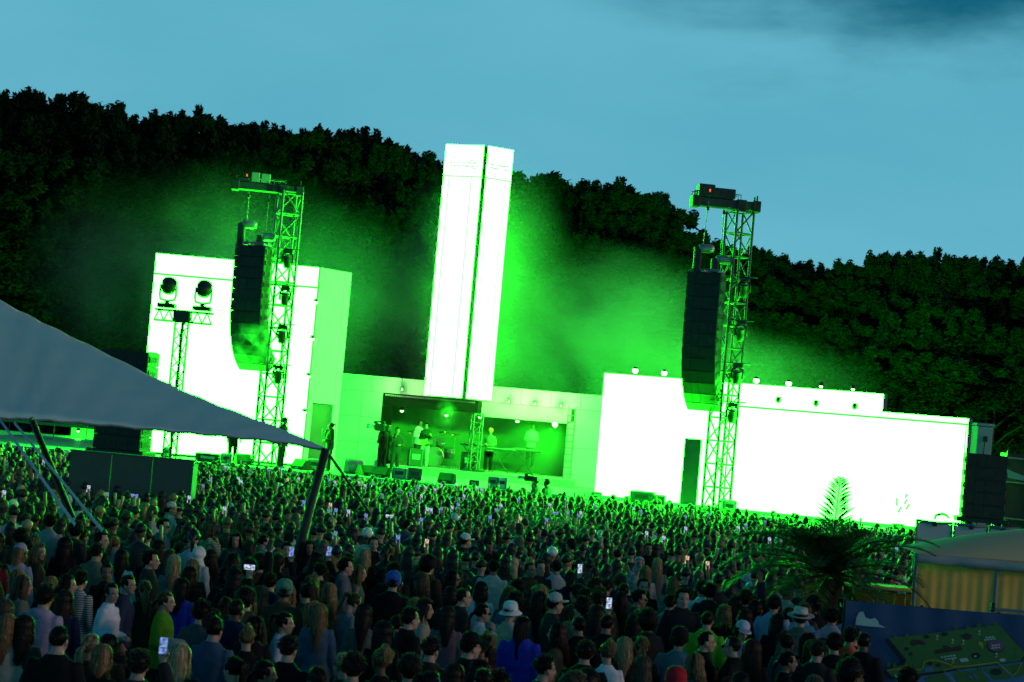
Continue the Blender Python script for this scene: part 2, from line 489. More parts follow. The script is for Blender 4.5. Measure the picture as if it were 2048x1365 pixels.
xm = at(957, 810, BY).x
lz = at(957, 828, BY).z - RZ
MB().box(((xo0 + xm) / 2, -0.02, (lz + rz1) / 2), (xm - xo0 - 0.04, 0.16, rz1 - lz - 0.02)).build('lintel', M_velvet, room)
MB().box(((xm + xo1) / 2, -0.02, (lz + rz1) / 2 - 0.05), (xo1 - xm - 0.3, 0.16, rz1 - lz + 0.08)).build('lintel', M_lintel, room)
MB().box((xo0 + 0.22, -0.02, lz / 2), (0.40, 0.16, lz - 0.02)).build('jamb', M_velvet, room)
MB().box((xo1 - 0.12, -0.02, lz / 2), (0.22, 0.16, lz - 0.02)).build('jamb', M_lintel, room)
fr = MB()
for i in range(46):                               # fringe of strip lights hanging off the left lintel
    x = xo0 + 0.1 + i * (xm - xo0 - 0.2) / 46
    fr.box((x, -0.12, rz1 - 0.05 - 0.035), (0.04, 0.03, 0.07))
fr.build('lintel_fringe', M_case, room)

# ------------------------------------------------------------ the tall light tower
TY = 80.0
ct = at(940, 660, TY)
tz0, tz1 = at(930, 797, TY).z, at(972, 292, TY).z
tw = thing('led_tower', 'tall white light tower with dark corner gap above the band room', 'led tower', (ct.x, TY, tz0))
Lv, Rv = Vector((-1.62, 0.62, 0)), Vector((1.08, 0.66, 0))
MB().prism([(0, 0.06), (Rv.x, Rv.y + 0.05), (Rv.x - 0.4, 2.4), (Lv.x + 0.4, 2.4), (Lv.x, Lv.y + 0.05)], 0, tz1 - tz0 - 0.02).build('tower_body', M_black, tw)
def face_strip(v, f0, f1, z0, z1):
    d = v.normalized(); n = Vector((d.y, -d.x, 0)) if v.x > 0 else Vector((-d.y, d.x, 0))
    a, b = v * f0, v * f1
    ps = [a, b, b + n * 0.05, a + n * 0.05]
    m = MB().prism([(p.x, p.y) for p in ps], z0, z1)
    m.m = [1] * len(m.f); m.m[2] = 0
    return m.build('screen_strip', [M_led, M_black], tw)
hz = tz1 - tz0 - 1.28
for v, cuts in ((Lv, (0.035, 0.29, 0.85, 1.0)), (Rv, (0.05, 0.20, 0.78, 1.0))):
    for a, b in zip(cuts, cuts[1:]):
        face_strip(v, a + 0.004, b - 0.004, 0, hz - 0.012)
    face_strip(v, cuts[0], 1.0, hz + 0.012, tz1 - tz0)
    d = v.normalized(); n = Vector((d.y, -d.x, 0)) if v.x > 0 else Vector((-d.y, d.x, 0))
    dm = MB(); L = v.length
    ang = math.atan2(d.y, d.x)
    Mz = Matrix.Rotation(ang, 3, 'Z')
    for (row, dens) in ((0.86, 26), (0.72, 30), (0.98, 9), (1.12, 7), (0.60, 8)):   # dead pixels in the header
        for i in range(dens):
            s = rnd.uniform(0.18, 0.86) * L
            p = d * s + n * 0.055
            dm.box((p.x, p.y, tz1 - tz0 - row - rnd.uniform(-0.02, 0.02) - (0 if dens > 20 else rnd.uniform(-.1, .1))), (rnd.uniform(0.01, 0.05), 0.006, rnd.uniform(0.012, 0.03)), Mz)
    tag(dm.build('dead_pixel_rows', M_door, tw), kind='stuff')

# ------------------------------------------------------------ right light screen (stepped)
def onright(x, y):
    d = ray(x, y); o = Vector((0, 0, CAM_Z))
    t = (pA - o).dot(RN) / d.dot(RN)
    p = o + d * t
    return (Vector((p.x, p.y, 0)) - Vector((pA.x, pA.y, 0))).dot(RD), p.z
RM = Matrix((RD, -RN, Vector((0, 0, 1)))).transposed()
rs_ = thing('led_wall', 'broad stepped right light screen with a grey door behind the right speaker tower', 'led wall', (pA.x, pA.y, 0))
rs_.rotation_euler = (0, 0, math.atan2(RD.y, RD.x))
s0 = (onright(1208, 745)[0] + onright(1190, 985)[0]) / 2
s1 = onright(1462, 815)[0]
s2 = onright(1766, 806)[0]
s3 = (onright(1941, 842)[0] + onright(1917, 1050)[0]) / 2
z0 = DZ + 0.12
zA = (onright(1208, 745)[1] + onright(1767, 790)[1]) / 2
zB = (onright(1767, 822)[1] + onright(1941, 841)[1]) / 2
zS = (onright(1475, 812)[1] + onright(1928, 850)[1]) / 2
s4 = onright(1925, 950)[0]
g2 = 0.025
def rbox(name, a, b, c, d, y=0.03, t=0.06, mat=M_led):
    if mat is M_led: return led_box(name, a, b, c, d, y - t / 2, y + t / 2, rs_)
    return MB().box(((a + b) / 2, y, (c + d) / 2), (b - a, t, d - c)).build(name, mat, rs_)
rbox('left_screen', s0, s1 - g2, z0, zA)
rbox('upper_screen', s1 + g2, s2, zS + g2, zA - 0.002)
rbox('upper_screen', s2 + 0.002, s3, zS + g2, zB)
rbox('main_screen', s1 + g2, s4 - 0.01, z0, zS - g2)
rbox('edge_screen', s4 + 0.01, s3, z0, zS - g2)
rbox('screen_body', s0 - 0.03, s2 + 0.02, z0 - 0.1, zA + 0.02, 0.35, 0.5, M_frame)
rbox('screen_body', s2 + 0.03, s3 + 0.03, z0 - 0.1, zB + 0.02, 0.35, 0.5, M_frame)
rbox('base_plinth', s0, s3, DZ + 0.002, z0 - 0.01, -0.05, 0.18, M_deck)
d0, d1 = onright(1366, 940)[0], onright(1399, 940)[0]
rbox('door', d0, d1, z0 - 0.05, onright(1385, 878)[1], -0.045, 0.06, M_door)
lg = MB()
for (xa_, ya_), (xb_, yb_) in (((1794, 997), (1794, 1012)), ((1803, 1014), (1796, 1025)), ((1814, 989), (1811, 996)), ((1814, 1000), (1809, 1008)), ((1819, 1009), (1812, 1019))):
    (sA, zA_), (sB, zB_) = onright(xa_, ya_), onright(xb_, yb_)
    a, b = Vector((sA, -0.02, zA_)), Vector((sB, -0.02, zB_))
    lg.tube([a, b], 0.022, 6)
lg.build('screen_marks', M_door, rs_)
# ------------------------------------------------------------ lamps on the set
GREEN = (0.55, 1.0, 0.36)
PURE = (0.012, 1.0, 0.012)
def bulb_lamp(p, label, group, energy=0.0, lit=True, rad=0.1, arm=None, off=Vector((0, -0.25, 0)), spot=None, pure=False):
    o = thing('bulb_lamp', label, 'stage lamp', p, 0, group)
    m = MB(); m.lathe([(0.03, 0.10), (0.07, 0.09), (0.085, 0.02), (0.09, -0.03)], 12, c=(0, 0, 0.02)); m.build('lamp_cap', M_black, o, True)
    MB().ell((0, 0, -0.01), (rad, rad, rad), 12, 8).build('lamp_globe', M_lamp if lit else M_door, o, True)
    if arm is not None:
        bar('lamp_arm', (0, 0, 0.08), arm, 0.015, M_black, o)
    if energy:
        ld = bpy.data.lights.new('lamp_light', 'SPOT' if spot else 'POINT')
        ld.energy = energy; ld.color = PURE if (spot or pure) else GREEN; ld.shadow_soft_size = 0.12
        lo = link('lamp_light', ld, o, off)
        if spot:
            ld.spot_size = R(spot[1]); ld.spot_blend = 0.6
            lo.rotation_euler = Vector(spot[0]).to_track_quat('-Z', 'Y').to_euler()
    return o
for i, (x, y) in enumerate(((804, 779), (858, 785), (910, 791), (966, 799), (1018, 803), (1070, 808), (1122, 812))):
    p = at(x, y, BY - 0.6)
    bulb_lamp(p, 'small dark globe lamp on an arm above the band room opening', 'globe lamps along the top of the band room', 52, False, 0.085, (0, 0.7, 0.15))  # globes stay dark; a light added in front of each brightens the wall
for x, y in ((632, 604), (625, 677), (617, 752), (609, 824)):
    p = at(x, y, LY - 0.25)
    bulb_lamp(p, 'small globe lamp on the right edge of the tall left screen', 'globe lamps up the edge of the left screen', 26, True, 0.075, (0, 0.3, 0.0), Vector((0.25, 0.0, 0)), None, True)
for x, y in ((1265, 740), (1323, 745), (1508, 760), (1573, 766), (1638, 771), (1702, 777)):
    s, z = onright(x, y)
    p = pA + RD * s - RN * 0.3; p.z = z
    bulb_lamp(p, 'glowing globe lamp standing on top of the right light screen', 'glowing globe lamps along the top of the right screen', 17000 if x < 1600 else 500, True, 0.10 if x < 1600 else 0.06, (0, 0.1, -0.25), Vector((0, 0.3, 0.1)),
              ((-0.25, 0.8, 0.45), 140))
for x, y in ((1562, 802), (1637, 809), (1714, 815)):
    s, z = onright(x, y)
    p = pA + RD * s + RN * 0.35; p.z = z
    bulb_lamp(p, 'dark globe lamp hanging in front of the upper right screen strip', 'dark globe lamps in front of the right screen', 0, False, 0.085, tuple(-RN * 0.33 + Vector((0, 0, 0.1))))
for x, y, e in ((804, 821, 5), (893, 830, 10), (960, 834, 24), (1035, 842, 150), (1110, 849, 400)):
    p = at(x, y, BY + 1.0)
    bulb_lamp(p, 'bright green lamp under the ceiling of the band room', 'lamps under the ceiling of the band room', e, True, 0.07 if e < 300 else 0.11, (0, 0, 0.3), Vector((0, -0.2, -0.15)), None, True)

# ------------------------------------------------------------ lattice towers, head beams and speaker arrays
def mover(p, s, label, group, up=False, face=0.0, parent_rot=0.0):
    o = thing('moving_head_light', label, 'stage light', p, parent_rot, group)
    o.scale = (s, s, s)
    f = 1 if up else -1
    MB().bevel_box((0, 0, 0.08 * f), (0.42, 0.30, 0.16), 0.03).build('base', M_black, o)
    y = MB()
    for sx in (-1, 1):
        y.tube([(sx * 0.06, 0, 0.16 * f), (sx * 0.2, 0, 0.21 * f), (sx * 0.225, 0, 0.32 * f), (sx * 0.225, 0, 0.58 * f)], [0.04, 0.05, 0.05, 0.055], 6)
    y.build('yoke', M_cab, o, True)
    Mh = Matrix.Rotation(face, 3, 'X')
    h = MB()
    h.lathe([(0.11, -0.26), (0.165, -0.2), (0.175, 0.0), (0.17, 0.20), (0.185, 0.22), (0.185, 0.27), (0.15, 0.275)], 16, c=(0, 0, 0.54 * f), M=Mh)
    h.build('head', M_black, o, True)
    MB().lathe([(0.15, 0.276), (0.13, 0.295), (0.05, 0.305), (0.01, 0.306)], 16, c=(0, 0, 0.54 * f), M=Mh).build('lens', M_case, o, True)
    return o
def lattice(name, label, cat, base, top, ax, ay, bay, rc, rb, mat, diag2=True, tri=False):
    """upright lattice mast: chords and braces, each a part"""
    o = thing(name, label, cat, base)
    ax, ay = Vector(ax), Vector(ay)
    cs = [ax * -0.5 + ay * -0.5, ax * 0.5 + ay * -0.5, ax * 0.5 + ay * 0.5, ax * -0.5 + ay * 0.5]
    if tri: cs = [ax * -0.5, ax * 0.5, ay * 0.8]
    H = top - base[2]
    for c in cs: bar('chord', c, c + Vector((0, 0, H)), rc, mat, o, 8)
    n = max(2, round(H / bay)); h = H / n
    for i in range(n + 1):
        z = Vector((0, 0, min(i * h + 0.02, H - 0.02)))
        for a, b in zip(cs, cs[1:] + cs[:1]):
            bar('rung', a + z, b + z, rb * 1.1, mat, o)
            if i < n:
                up = Vector((0, 0, h))
                if i % 2: bar('brace', a + z, b + z + up, rb, mat, o)
                else: bar('brace', b + z, a + z + up, rb, mat, o)
    MB().bevel_box((0, 0, 0.03), (abs(ax.x) + abs(ay.x) + 0.5, 0.9, 0.06), 0.02).build('base_plate', M_black, o)
    return o
CAB = None
def cabinet_mesh(W, Hc, Dp):
    m = MB()
    # wedge box: deeper front, front grille slightly bowed
    m.loft([[Vector((sx * W / 2, -Dp / 2, z)) for sx, z in ((-1, 0), (1, 0), (1, -Hc + 0.012), (-1, -Hc + 0.012))],
            [Vector((sx * W / 2, Dp / 2, z)) for sx, z in ((-1, -0.006), (1, -0.006), (1, -Hc + 0.02), (-1, -Hc + 0.02))]], 1)
    for i in range(4):
        x0, x1 = -W / 2 + 0.015 + i * (W - 0.03) / 4, -W / 2 + 0.015 + (i + 1) * (W - 0.03) / 4
        m.box(((x0 + x1) / 2, -Dp / 2 - 0.012, -Hc / 2), (x1 - x0 - (0.004 if i != 1 else 0.012), 0.03, Hc - 0.03), mi=0)
    m.box((0, 0.03, -Hc / 2), (W * 0.985, Dp * 0.55, Hc + 0.04), mi=0)
    for sx in (-1, 1):
        m.box((sx * (W / 2 + 0.012), -Dp * 0.12, -Hc / 2), (0.024, Dp * 0.6, Hc * 0.45), mi=1)      # rigging rail
        for k in range(4):
            m.box((sx * (W / 2 + 0.026), -Dp * 0.35 + k * Dp * 0.17, -Hc / 2), (0.012, Dp * 0.09, Hc * 0.36), mi=0)
    return m.mesh('speaker_cabinet', [M_grille, M_cab, M_case])
def line_array(top, yaw, n, W, Hc, Dp, angs, label):
    o = thing('line_array', label, 'speaker array', top, yaw)
    me = cabinet_mesh(W, Hc, Dp)
    fr = MB(); fr.box((0, 0.0, 0.09), (W * 0.9, 0.1, 0.1)); fr.box((0, -0.1, 0.02), (0.12, Dp + 0.3, 0.06)); fr.box((-W * 0.4, 0, 0.04), (0.07, Dp, 0.08)); fr.box((W * 0.4, 0, 0.04), (0.07, Dp, 0.08))
    fr.build('rigging_frame', M_case, o)
    p = Vector((0, -Dp / 2, -0.02)); a = 0.0
    for i in range(n):
        a += R(angs[i]) if i < len(angs) else 0
        link('speaker_cabinet', me, o, p + Matrix.Rotation(a, 3, 'X') @ Vector((0, Dp / 2, 0)), (a, 0, 0))
        # the next box hangs from the front lower edge
        p = p + Vector((0, math.sin(a), -math.cos(a))) * Hc
    return o
def hoist(pbeam, pbody, label, group):
    o = thing('chain_hoist', label, 'chain hoist', pbody, 0, group)
    d = Vector(pbeam) - Vector(pbody)
    bar('chain', (0, 0, 0.1), d, 0.014, M_chain, o)
    MB().lathe([(0.02, 0.0), (0.055, 0.03), (0.05, 0.12), (0.02, 0.16)], 8, c=d + Vector((0, 0, -0.34))).build('hook_block', M_black, o, True)
    MB().lathe([(0.05, -0.28), (0.13, -0.25), (0.15, -0.1), (0.15, 0.12), (0.12, 0.25), (0.04, 0.27)], 12, c=(0.12, 0, 0.0), M=Matrix.Rotation(R(90), 3, 'Y')).build('motor', M_hoist, o, True)
    cb = MB(); cb.bevel_box((-0.16, 0, -0.42), (0.26, 0.24, 0.95), 0.04); cb.build('chain_bag', M_black, o)
    return o
def head_beam(pl, pr, th, label, boxes, rails, lit_box):
    c = (pl + pr) / 2
    L = (pr - pl).length
    ang = math.atan2(pr.y - pl.y, pr.x - pl.x)
    o = thing('head_beam', label, 'rigging beam', c, ang)
    MB().bevel_box((0, 0, 0), (L - 0.5, 0.42, th * 0.9), 0.02).build('girder', M_cab, o)
    for sx in (-1, 1):
        MB().bevel_box((sx * (L / 2 - 0.14), 0, 0), (0.28, 0.5, th * 1.15), 0.02).build('end_block', M_black, o)
        for yy in (-0.18, 0.18):
            bar('end_bolt', (sx * (L / 2 - 0.14), yy, th * 0.5), (sx * (L / 2 - 0.14), yy, th * 0.5 + 0.2), 0.03, M_black, o)
    MB().bevel_box((L * 0.22, 0, 0), (0.34, 0.5, th * 1.1), 0.02).build('clamp_block', M_black, o)
    for (f, w, h, mt) in boxes:
        MB().bevel_box((f * L, 0, th / 2 + h / 2 + 0.01), (w, 0.45, h), 0.02).build('ballast_box', mt, o)
    a, b = rails
    for yy in (-0.21, 0.21):
        bar('rail', (a * L, yy, th / 2 + 0.17), (b * L, yy, th / 2 + 0.17), 0.016, M_alu, o)
        for i in range(7):
            x = (a + (b - a) * i / 6) * L
            bar('rail_post', (x, yy, th / 2), (x, yy, th / 2 + 0.17), 0.012, M_alu, o)
    if lit_box is not None:
        MB().box((lit_box * L, -0.235, th / 2 + 0.22), (0.05, 0.02, 0.09)).build('warning_light', glow('red_warning_light', (1, 0.12, 0.05), 1.2), o)
    return o

# right tower
QY = 67.7
kq = FPX / QY
b0 = at(1436, 1010, QY); t0 = at(1478, 424, QY)
bx = at(1456, 720, QY).x
lattice('lattice_tower', 'dark lattice tower carrying the right speaker array in front of the stepped screen', 'truss tower', (bx, QY, DZ), t0.z, (35 / kq, 0.30, 0), (18 / kq, -0.58, 0), 47 / kq, 0.045, 0.027, M_alud)
hl, hr = at(1383, 397, QY - 0.3), at(1518, 421, QY)
head_beam(hl, hr, 20 / kq, 'black head beam with ballast boxes on top of the right tower', ((-0.30, 0.55, 0.42, M_black), (-0.06, 0.85, 0.33, M_black)), (-0.48, 0.2), -0.26)
atop = at(1415, 546, QY - 0.5)
line_array(atop, R(-24), 12, 64 / kq / math.cos(R(24)), 24.4 / kq, 0.6, (0, 0, 0.5, 0.5, 1, 2, 3, 5, 8, 10, 11, 12), 'black curved speaker array hanging at the right tower')
for x0, y0, x1, y1, dy in ((1417, 402, 1406, 497, -0.5), (1449, 410, 1440, 520, -0.3)):
    hoist(at(x0, y0, QY + dy), at(x1, y1, QY + dy), 'chain hoist hanging from the right head beam over the speaker array', 'chain hoists of the right tower')
for x, y in ((1490, 556), (1483, 643), (1476, 729), (1466, 806)):
    p = at(x, y, QY - 0.55)
    mover(p, 0.85, 'moving head light hung on the side of the right lattice tower', 'moving lights up the right tower', False, R(15))
    a = thing('lamp_bracket', 'thin bracket tube holding a moving light on the right tower', 'bracket', p, 0, 'brackets up the right tower')
    bar('tube', (-0.75, 0.25, 0.03), (0.42, -0.05, 0.03), 0.022, M_alud, a)
# left tower
PY = 73.4
kp = FPX / PY
bx = at(552, 690, PY).x
t0 = at(577, 384, PY)
lattice('lattice_tower', 'pale lattice tower carrying the left speaker array in front of the tall left screen', 'truss tower', (bx, PY, DZ), t0.z, (36 / kp, 0.34, 0), (16 / kp, -0.62, 0), 47 / kp, 0.05, 0.030, M_alu)
hl, hr = at(464, 366, PY - 0.3), at(607, 388, PY)
head_beam(hl, hr, 17 / kp, 'head beam with pale ballast sheets and rail on top of the left tower', ((-0.18, 0.30, 0.36, M_case), (-0.04, 0.34, 0.34, M_case), (-0.36, 0.5, 0.12, M_black)), (-0.24, 0.24), -0.30)
atop = at(510, 492, PY - 0.5)
line_array(atop, R(-24), 12, 64 / kp / math.cos(R(24)), 21.9 / kp, 0.6, (0, 0, 0.5, 0.5, 1, 2, 3, 5, 7, 9, 11, 12), 'black curved speaker array hanging at the left tower')
for x0, y0, x1, y1, dy in ((499, 378, 493, 449, -0.5), (539, 388, 530, 474, -0.3)):
    hoist(at(x0, y0, PY + dy), at(x1, y1, PY + dy), 'chain hoist hanging from the left head beam over the speaker array', 'chain hoists of the left tower')
for x, y in ((577, 500), (572, 574), (566, 650), (558, 731)):
    p = at(x, y, PY - 0.55)
    mover(p, 0.85, 'moving head light hung on the side of the left lattice tower', 'moving lights up the left tower', False, R(15))
    a = thing('lamp_bracket', 'thin bracket tube holding a moving light on the left tower', 'bracket', p, 0, 'brackets up the left tower')
    bar('tube', (-0.75, 0.25, 0.03), (0.42, -0.05, 0.03), 0.022, M_alu, a)

# T-shaped truss stand with two beam lights
VY = 70.0
kv = FPX / VY
mx = at(352, 770, VY).x
mt = at(365, 626, VY).z
mo = thing('truss_stand', 'T shaped truss stand in front of the left screen', 'truss stand', (mx, VY, 0))
for dx, dy in ((-0.23, 0.0), (0.23, 0.0), (0.0, 0.35)):
    bar('chord', (dx, dy, 0), (dx, dy, mt), 0.034, M_alud, mo, 8)
n = 14
for i in range(n):
    za, zb = mt * i / n, mt * (i + 1) / n
    for p, q in (((-0.23, 0), (0.23, 0)), ((0.23, 0), (0, 0.35)), ((0, 0.35), (-0.23, 0))):
        if i % 2: p, q = q, p
        bar('brace', (*p, za), (*q, zb), 0.019, M_alud, mo)
cb = MB(); cb.tube([(0.03 + 0.02 * math.sin(i * 1.7), -0.03, mt * i / 16) for i in range(17)], 0.05, 7); cb.build('cable_bundle', M_black, mo, True)
cl, cr = at(309, 642, VY).x - mx, at(424, 645, VY).x - mx
for zz, yy in ((mt + 0.05, -0.15), (mt - 0.33, -0.15), (mt + 0.05, 0.2)):
    bar('crossbar_chord', (cl, yy, zz), (cr, yy, zz), 0.034, M_alud, mo, 8)
for i in range(12):
    x0, x1 = cl + (cr - cl) * i / 12, cl + (cr - cl) * (i + 1) / 12
    za, zb = (mt + 0.05, mt - 0.33) if i % 2 else (mt - 0.33, mt + 0.05)
    bar('brace', (x0, -0.15, za), (x1, -0.15, zb), 0.022, M_alud, mo)
MB().bevel_box((0, 0, mt - 0.12), (0.62, 0.42, 0.42), 0.05).build('sleeve_block', M_black, mo)
for x, lb in ((334, 'large beam light on the left arm of the T shaped truss stand'), (405, 'large beam light on the right arm of the T shaped truss stand')):
    px = at(x, 612, VY).x
    o = tag(thing('beam_light', lb, 'stage light', (px, VY - 0.05, mt + 0.08)), group='beam lights on the T stand')
    MB().bevel_box((0, 0, 0.12), (0.62, 0.45, 0.16), 0.03).build('base', M_black, o)
    MB().bevel_box((0, 0, 0.24), (0.16, 0.16, 0.1), 0.03).build('swivel', M_black, o)
    y = MB()
    y.tube([(-0.27, 0, 0.85), (-0.285, 0, 0.5), (-0.25, 0, 0.34), (0, 0, 0.29), (0.25, 0, 0.34), (0.285, 0, 0.5), (0.27, 0, 0.85)], 0.035, 7)
    y.build('yoke', M_cab, o, True)
    h = MB()
    Mh = Matrix.Rotation(R(40), 3, 'X') @ Matrix.Rotation(R(12), 3, 'Y')
    h.lathe([(0.12, -0.12), (0.22, -0.1), (0.265, 0.02), (0.265, 0.3), (0.24, 0.34), (0.05, 0.36)], 18, c=(0, 0, 0.72), M=Mh)
    h.build('head', M_black, o, True)

# ------------------------------------------------------------ side speaker stacks
def stack(label, c, yaw, n, W, Hc, Dp, base):
    o = thing('speaker_stack', label, 'speaker stack', c, yaw)
    me = cabinet_mesh(W, Hc, Dp)
    for i in range(n):
        link('speaker_cabinet', me, o, (0, 0, Hc * (i + 1)))
    if base:
        MB().bevel_box((0, 0, -0.07), (W + 0.3, Dp + 0.2, 0.14), 0.02).build('base_beam', M_black, o)
        for sx in (-0.32, 0.38):
            for sy in (-0.3, 0.3):
                MB().bevel_box((sx * W, sy, -0.14 - c[2] / 2 + 0.07), (0.22, 0.2, c[2] - 0.14), 0.02).build('leg', M_black, o)
    return o
p = at(243, 900, 61)
stack('tall black speaker stack behind the grey tent on the far left', (p.x, 61, p.z), R(-14), 7, 1.55, 0.43, 0.8, True)
p = at(1962, 1036, 59)
stack('black speaker stack at the right end of the stepped light screen', (p.x, 59, p.z), R(-8), 5, 1.2, 0.37, 0.8, True)
p = at(2046, 1040, 60.5)
o = thing('side_scaffold', 'dark clad scaffold right of the right speaker stack', 'scaffold', (p.x, 60.5, 0))
zt_ = at(2030, 908, 60.5).z
MB().box((0.35, 0.5, zt_ / 2), (1.9, 0.8, zt_)).build('dark_cladding', M_grille, o)
for zz in (zt_ * 0.97, zt_ * 0.8, p.z):
    bar('rail', (-0.62, 0.0, zz), (1.4, 0.0, zz - 0.02), 0.025, M_case, o)
for xx in (-0.6, 0.4, 1.3):
    bar('upright', (xx, 0.02, 0), (xx, 0.02, zt_ + 0.1), 0.03, M_black, o)
M_tarp = material('pale_blue_tarp', (0.22, 0.36, 0.40), 0.6, var=0.2, bump=0.3, bscale=6)
q0, q1, q2, q3 = [at(*v, 59.9) for v in ((1998, 933), (2062, 958), (2062, 965), (1998, 952))]
tm = MB(); tm.loft([[q + Vector((0, dy, 0)) - Vector((p.x, 60.5, 0)) for q in (q0, q1, q2, q3)] for dy in (-0.02, 0.02)])
tm.build('tarp', M_tarp, o)
M_cont = material('grey_site_container', (0.36, 0.40, 0.42), 0.55, var=0.15)
p = at(1957, 905, 72)
cn = thing('site_container', 'tall pale container box peeking out behind the right end of the screen', 'container', (p.x, 72, 0))
zc = at(1957, 853, 72).z
MB().bevel_box((0, 0, zc / 2), (0.55, 1.5, zc), 0.02).build('body', M_cont, cn)
MB().bevel_box((0, -0.02, zc + 0.06), (0.66, 1.6, 0.1), 0.02).build('roof', M_cont, cn)
MB().bevel_box((0.02, -0.78, zc - 0.45), (0.16, 0.08, 0.2), 0.02).build('junction_box', M_black, cn)
bar('cable', (-0.08, -0.8, 0.5), (0.0, -0.8, zc - 0.5), 0.02, M_black, cn)

# site huts seen under the tent, far left
hp0, hp1 = at(138, 880, 90), at(196, 880, 90)
hz0, hz1 = at(165, 889, 90).z, at(165, 857, 90).z
hut = thing('site_hut', 'site hut with a green lit open front under the tent at far left', 'hut', (hp0.x, 90, 0))
hw = hp1.x - hp0.x
MB().box((hw / 2, 0.8, hz1 / 2), (hw + 0.2, 0.1, hz1)).build('rear_wall', M_panel, hut)
MB().box((-3.2, 0.3, hz1 / 2 - 0.2), (6.2, 0.9, hz1 - 0.4)).build('front_wall', M_cont, hut)
MB().box((hw / 2 - 1.6, 0.3, hz1 + 0.07), (hw + 6.2, 1.6, 0.12)).build('roof', M_frame, hut)
MB().box((hw / 2 - 1.6, -0.2, hz0 - 0.1), (hw + 6.2, 0.6, 0.12)).build('counter', M_deck, hut)
MB().bevel_box((hw * 0.3, 0.2, hz0 + 0.14), (0.5, 0.3, 0.2), 0.03).build('counter_box', M_black, hut)
MB().bevel_box((hw * 0.6, 0.2, hz0 + 0.14), (0.45, 0.3, 0.22), 0.03).build('counter_box', M_case, hut)
pl = bulb_lamp(Vector((hp0.x + hw * 0.35, 89.6, hz1 - 0.12)), 'lamp under the roof of the far left site hut', 'hut lamp', 120, True, 0.06, None, Vector((0, 0.1, -0.25)), None, True)
fp = at(142, 848, 86)
fx = thing('light_bar', 'small bar of lights on thin legs behind the tent edge at far left', 'light bar', (fp.x, 86, 0))
bar('bar', (-0.75, 0, fp.z), (0.75, 0, fp.z), 0.03, M_alu, fx)
for xx in (-0.7, 0.7): bar('leg', (xx, 0, 0), (xx, 0, fp.z), 0.025, M_alu, fx)
for xx in (-0.5, -0.1, 0.35): MB().lathe([(0.05, -0.1), (0.1, -0.05), (0.09, 0.1), (0.04, 0.14)], 10, c=(xx, 0, fp.z + 0.15)).build('spot', M_alu, fx, True)

# dark barrier wall in the crowd
BW = 44.0
w0, w1 = at(140, 930, BW), at(387, 945, BW)
wz = (at(140, 903, BW).z + at(385, 921, BW).z) / 2
M_wall = material('dark_teal_board', (0.06, 0.085, 0.095), 0.7, var=0.25, scale=1.5, bump=0.15, bscale=5)
bwl = thing('barrier_wall', 'long dark boarded barrier wall standing in the crowd below the tent', 'barrier wall', ((w0.x + w1.x) / 2, BW, 0))
wl_ = w1.x - w0.x
for i in range(3):
    MB().box((-wl_ / 2 + wl_ * (i + 0.5) / 3, 0.0, wz / 2), (wl_ / 3 - 0.012, 0.06, wz)).build('board', M_wall, bwl)
MB().box((0, 0.09, wz + 0.012), (wl_ + 0.06, 0.26, 0.03)).build('top_rail', M_wall, bwl)
for sx in (-1, 1):
    MB().box((sx * (wl_ / 2 - 0.06), 0.42, wz / 2 - 0.04), (0.06, 0.75, wz - 0.1)).build('end_board', M_wall, bwl)

# ------------------------------------------------------------ grey stretch tent on the left
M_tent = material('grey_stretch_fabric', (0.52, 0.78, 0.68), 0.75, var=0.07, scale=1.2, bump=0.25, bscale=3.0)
def wave_bump(m, scale, strength, axis='DIAGONAL'):
    n, l = m.node_tree.nodes, m.node_tree.links
    w = n.new('ShaderNodeTexWave'); w.inputs['Scale'].default_value = scale; w.inputs['Distortion'].default_value = 6; w.inputs['Detail'].default_value = 3
    w.bands_direction = axis
    b = n.new('ShaderNodeBump'); b.inputs['Strength'].default_value = strength; b.inputs['Distance'].default_value = 0.03
    t = n.new('ShaderNodeTexCoord'); l.new(t.outputs['Object'], w.inputs['Vector'])
    l.new(w.outputs['Fac'], b.inputs['Height'])
    ex = [k for k in l if k.to_socket == n['Principled BSDF'].inputs['Normal']]
    if ex: l.new(ex[0].from_socket, b.inputs['Normal'])
    l.new(b.outputs[0], n['Principled BSDF'].inputs['Normal'])
wave_bump(M_tent, 0.8, 0.25, 'Z')
tip = at(652, 901, 34)
low = [(652, 901, 34), (560, 885, 33.9), (440, 872, 33.7), (330, 862, 33.5), (200, 850, 33.2), (90, 841, 32.9), (0, 836, 32.7), (-150, 826, 32.3), (-330, 818, 31.8)]
upp = [(654, 898, 34.05), (560, 857, 34.6), (440, 812, 35.2), (330, 765, 35.9), (200, 701, 36.8), (90, 647, 37.5), (0, 601, 38.1), (-150, 520, 39), (-330, 420, 40)]
def resample(ps, n):
    out = []
    for i in range(n):
        t = i / (n - 1) * (len(ps) - 1); k = min(int(t), len(ps) - 2); f = t - k
        p0, p1, p2, p3 = [np.array(ps[max(0, min(len(ps) - 1, k + j))], float) for j in (-1, 0, 1, 2)]
        out.append(tuple(0.5 * ((2 * p1) + (-p0 + p2) * f + (2 * p0 - 5 * p1 + 4 * p2 - p3) * f * f + (-p0 + 3 * p1 - 3 * p2 + p3) * f ** 3)))
    return out
lo_, up_ = resample(low, 45), resample(upp, 45)
tent = thing('stretch_tent', 'grey stretch tent canopy sweeping down to its dark pole on the left', 'tent', (tip.x, 34, 0))
rows = []
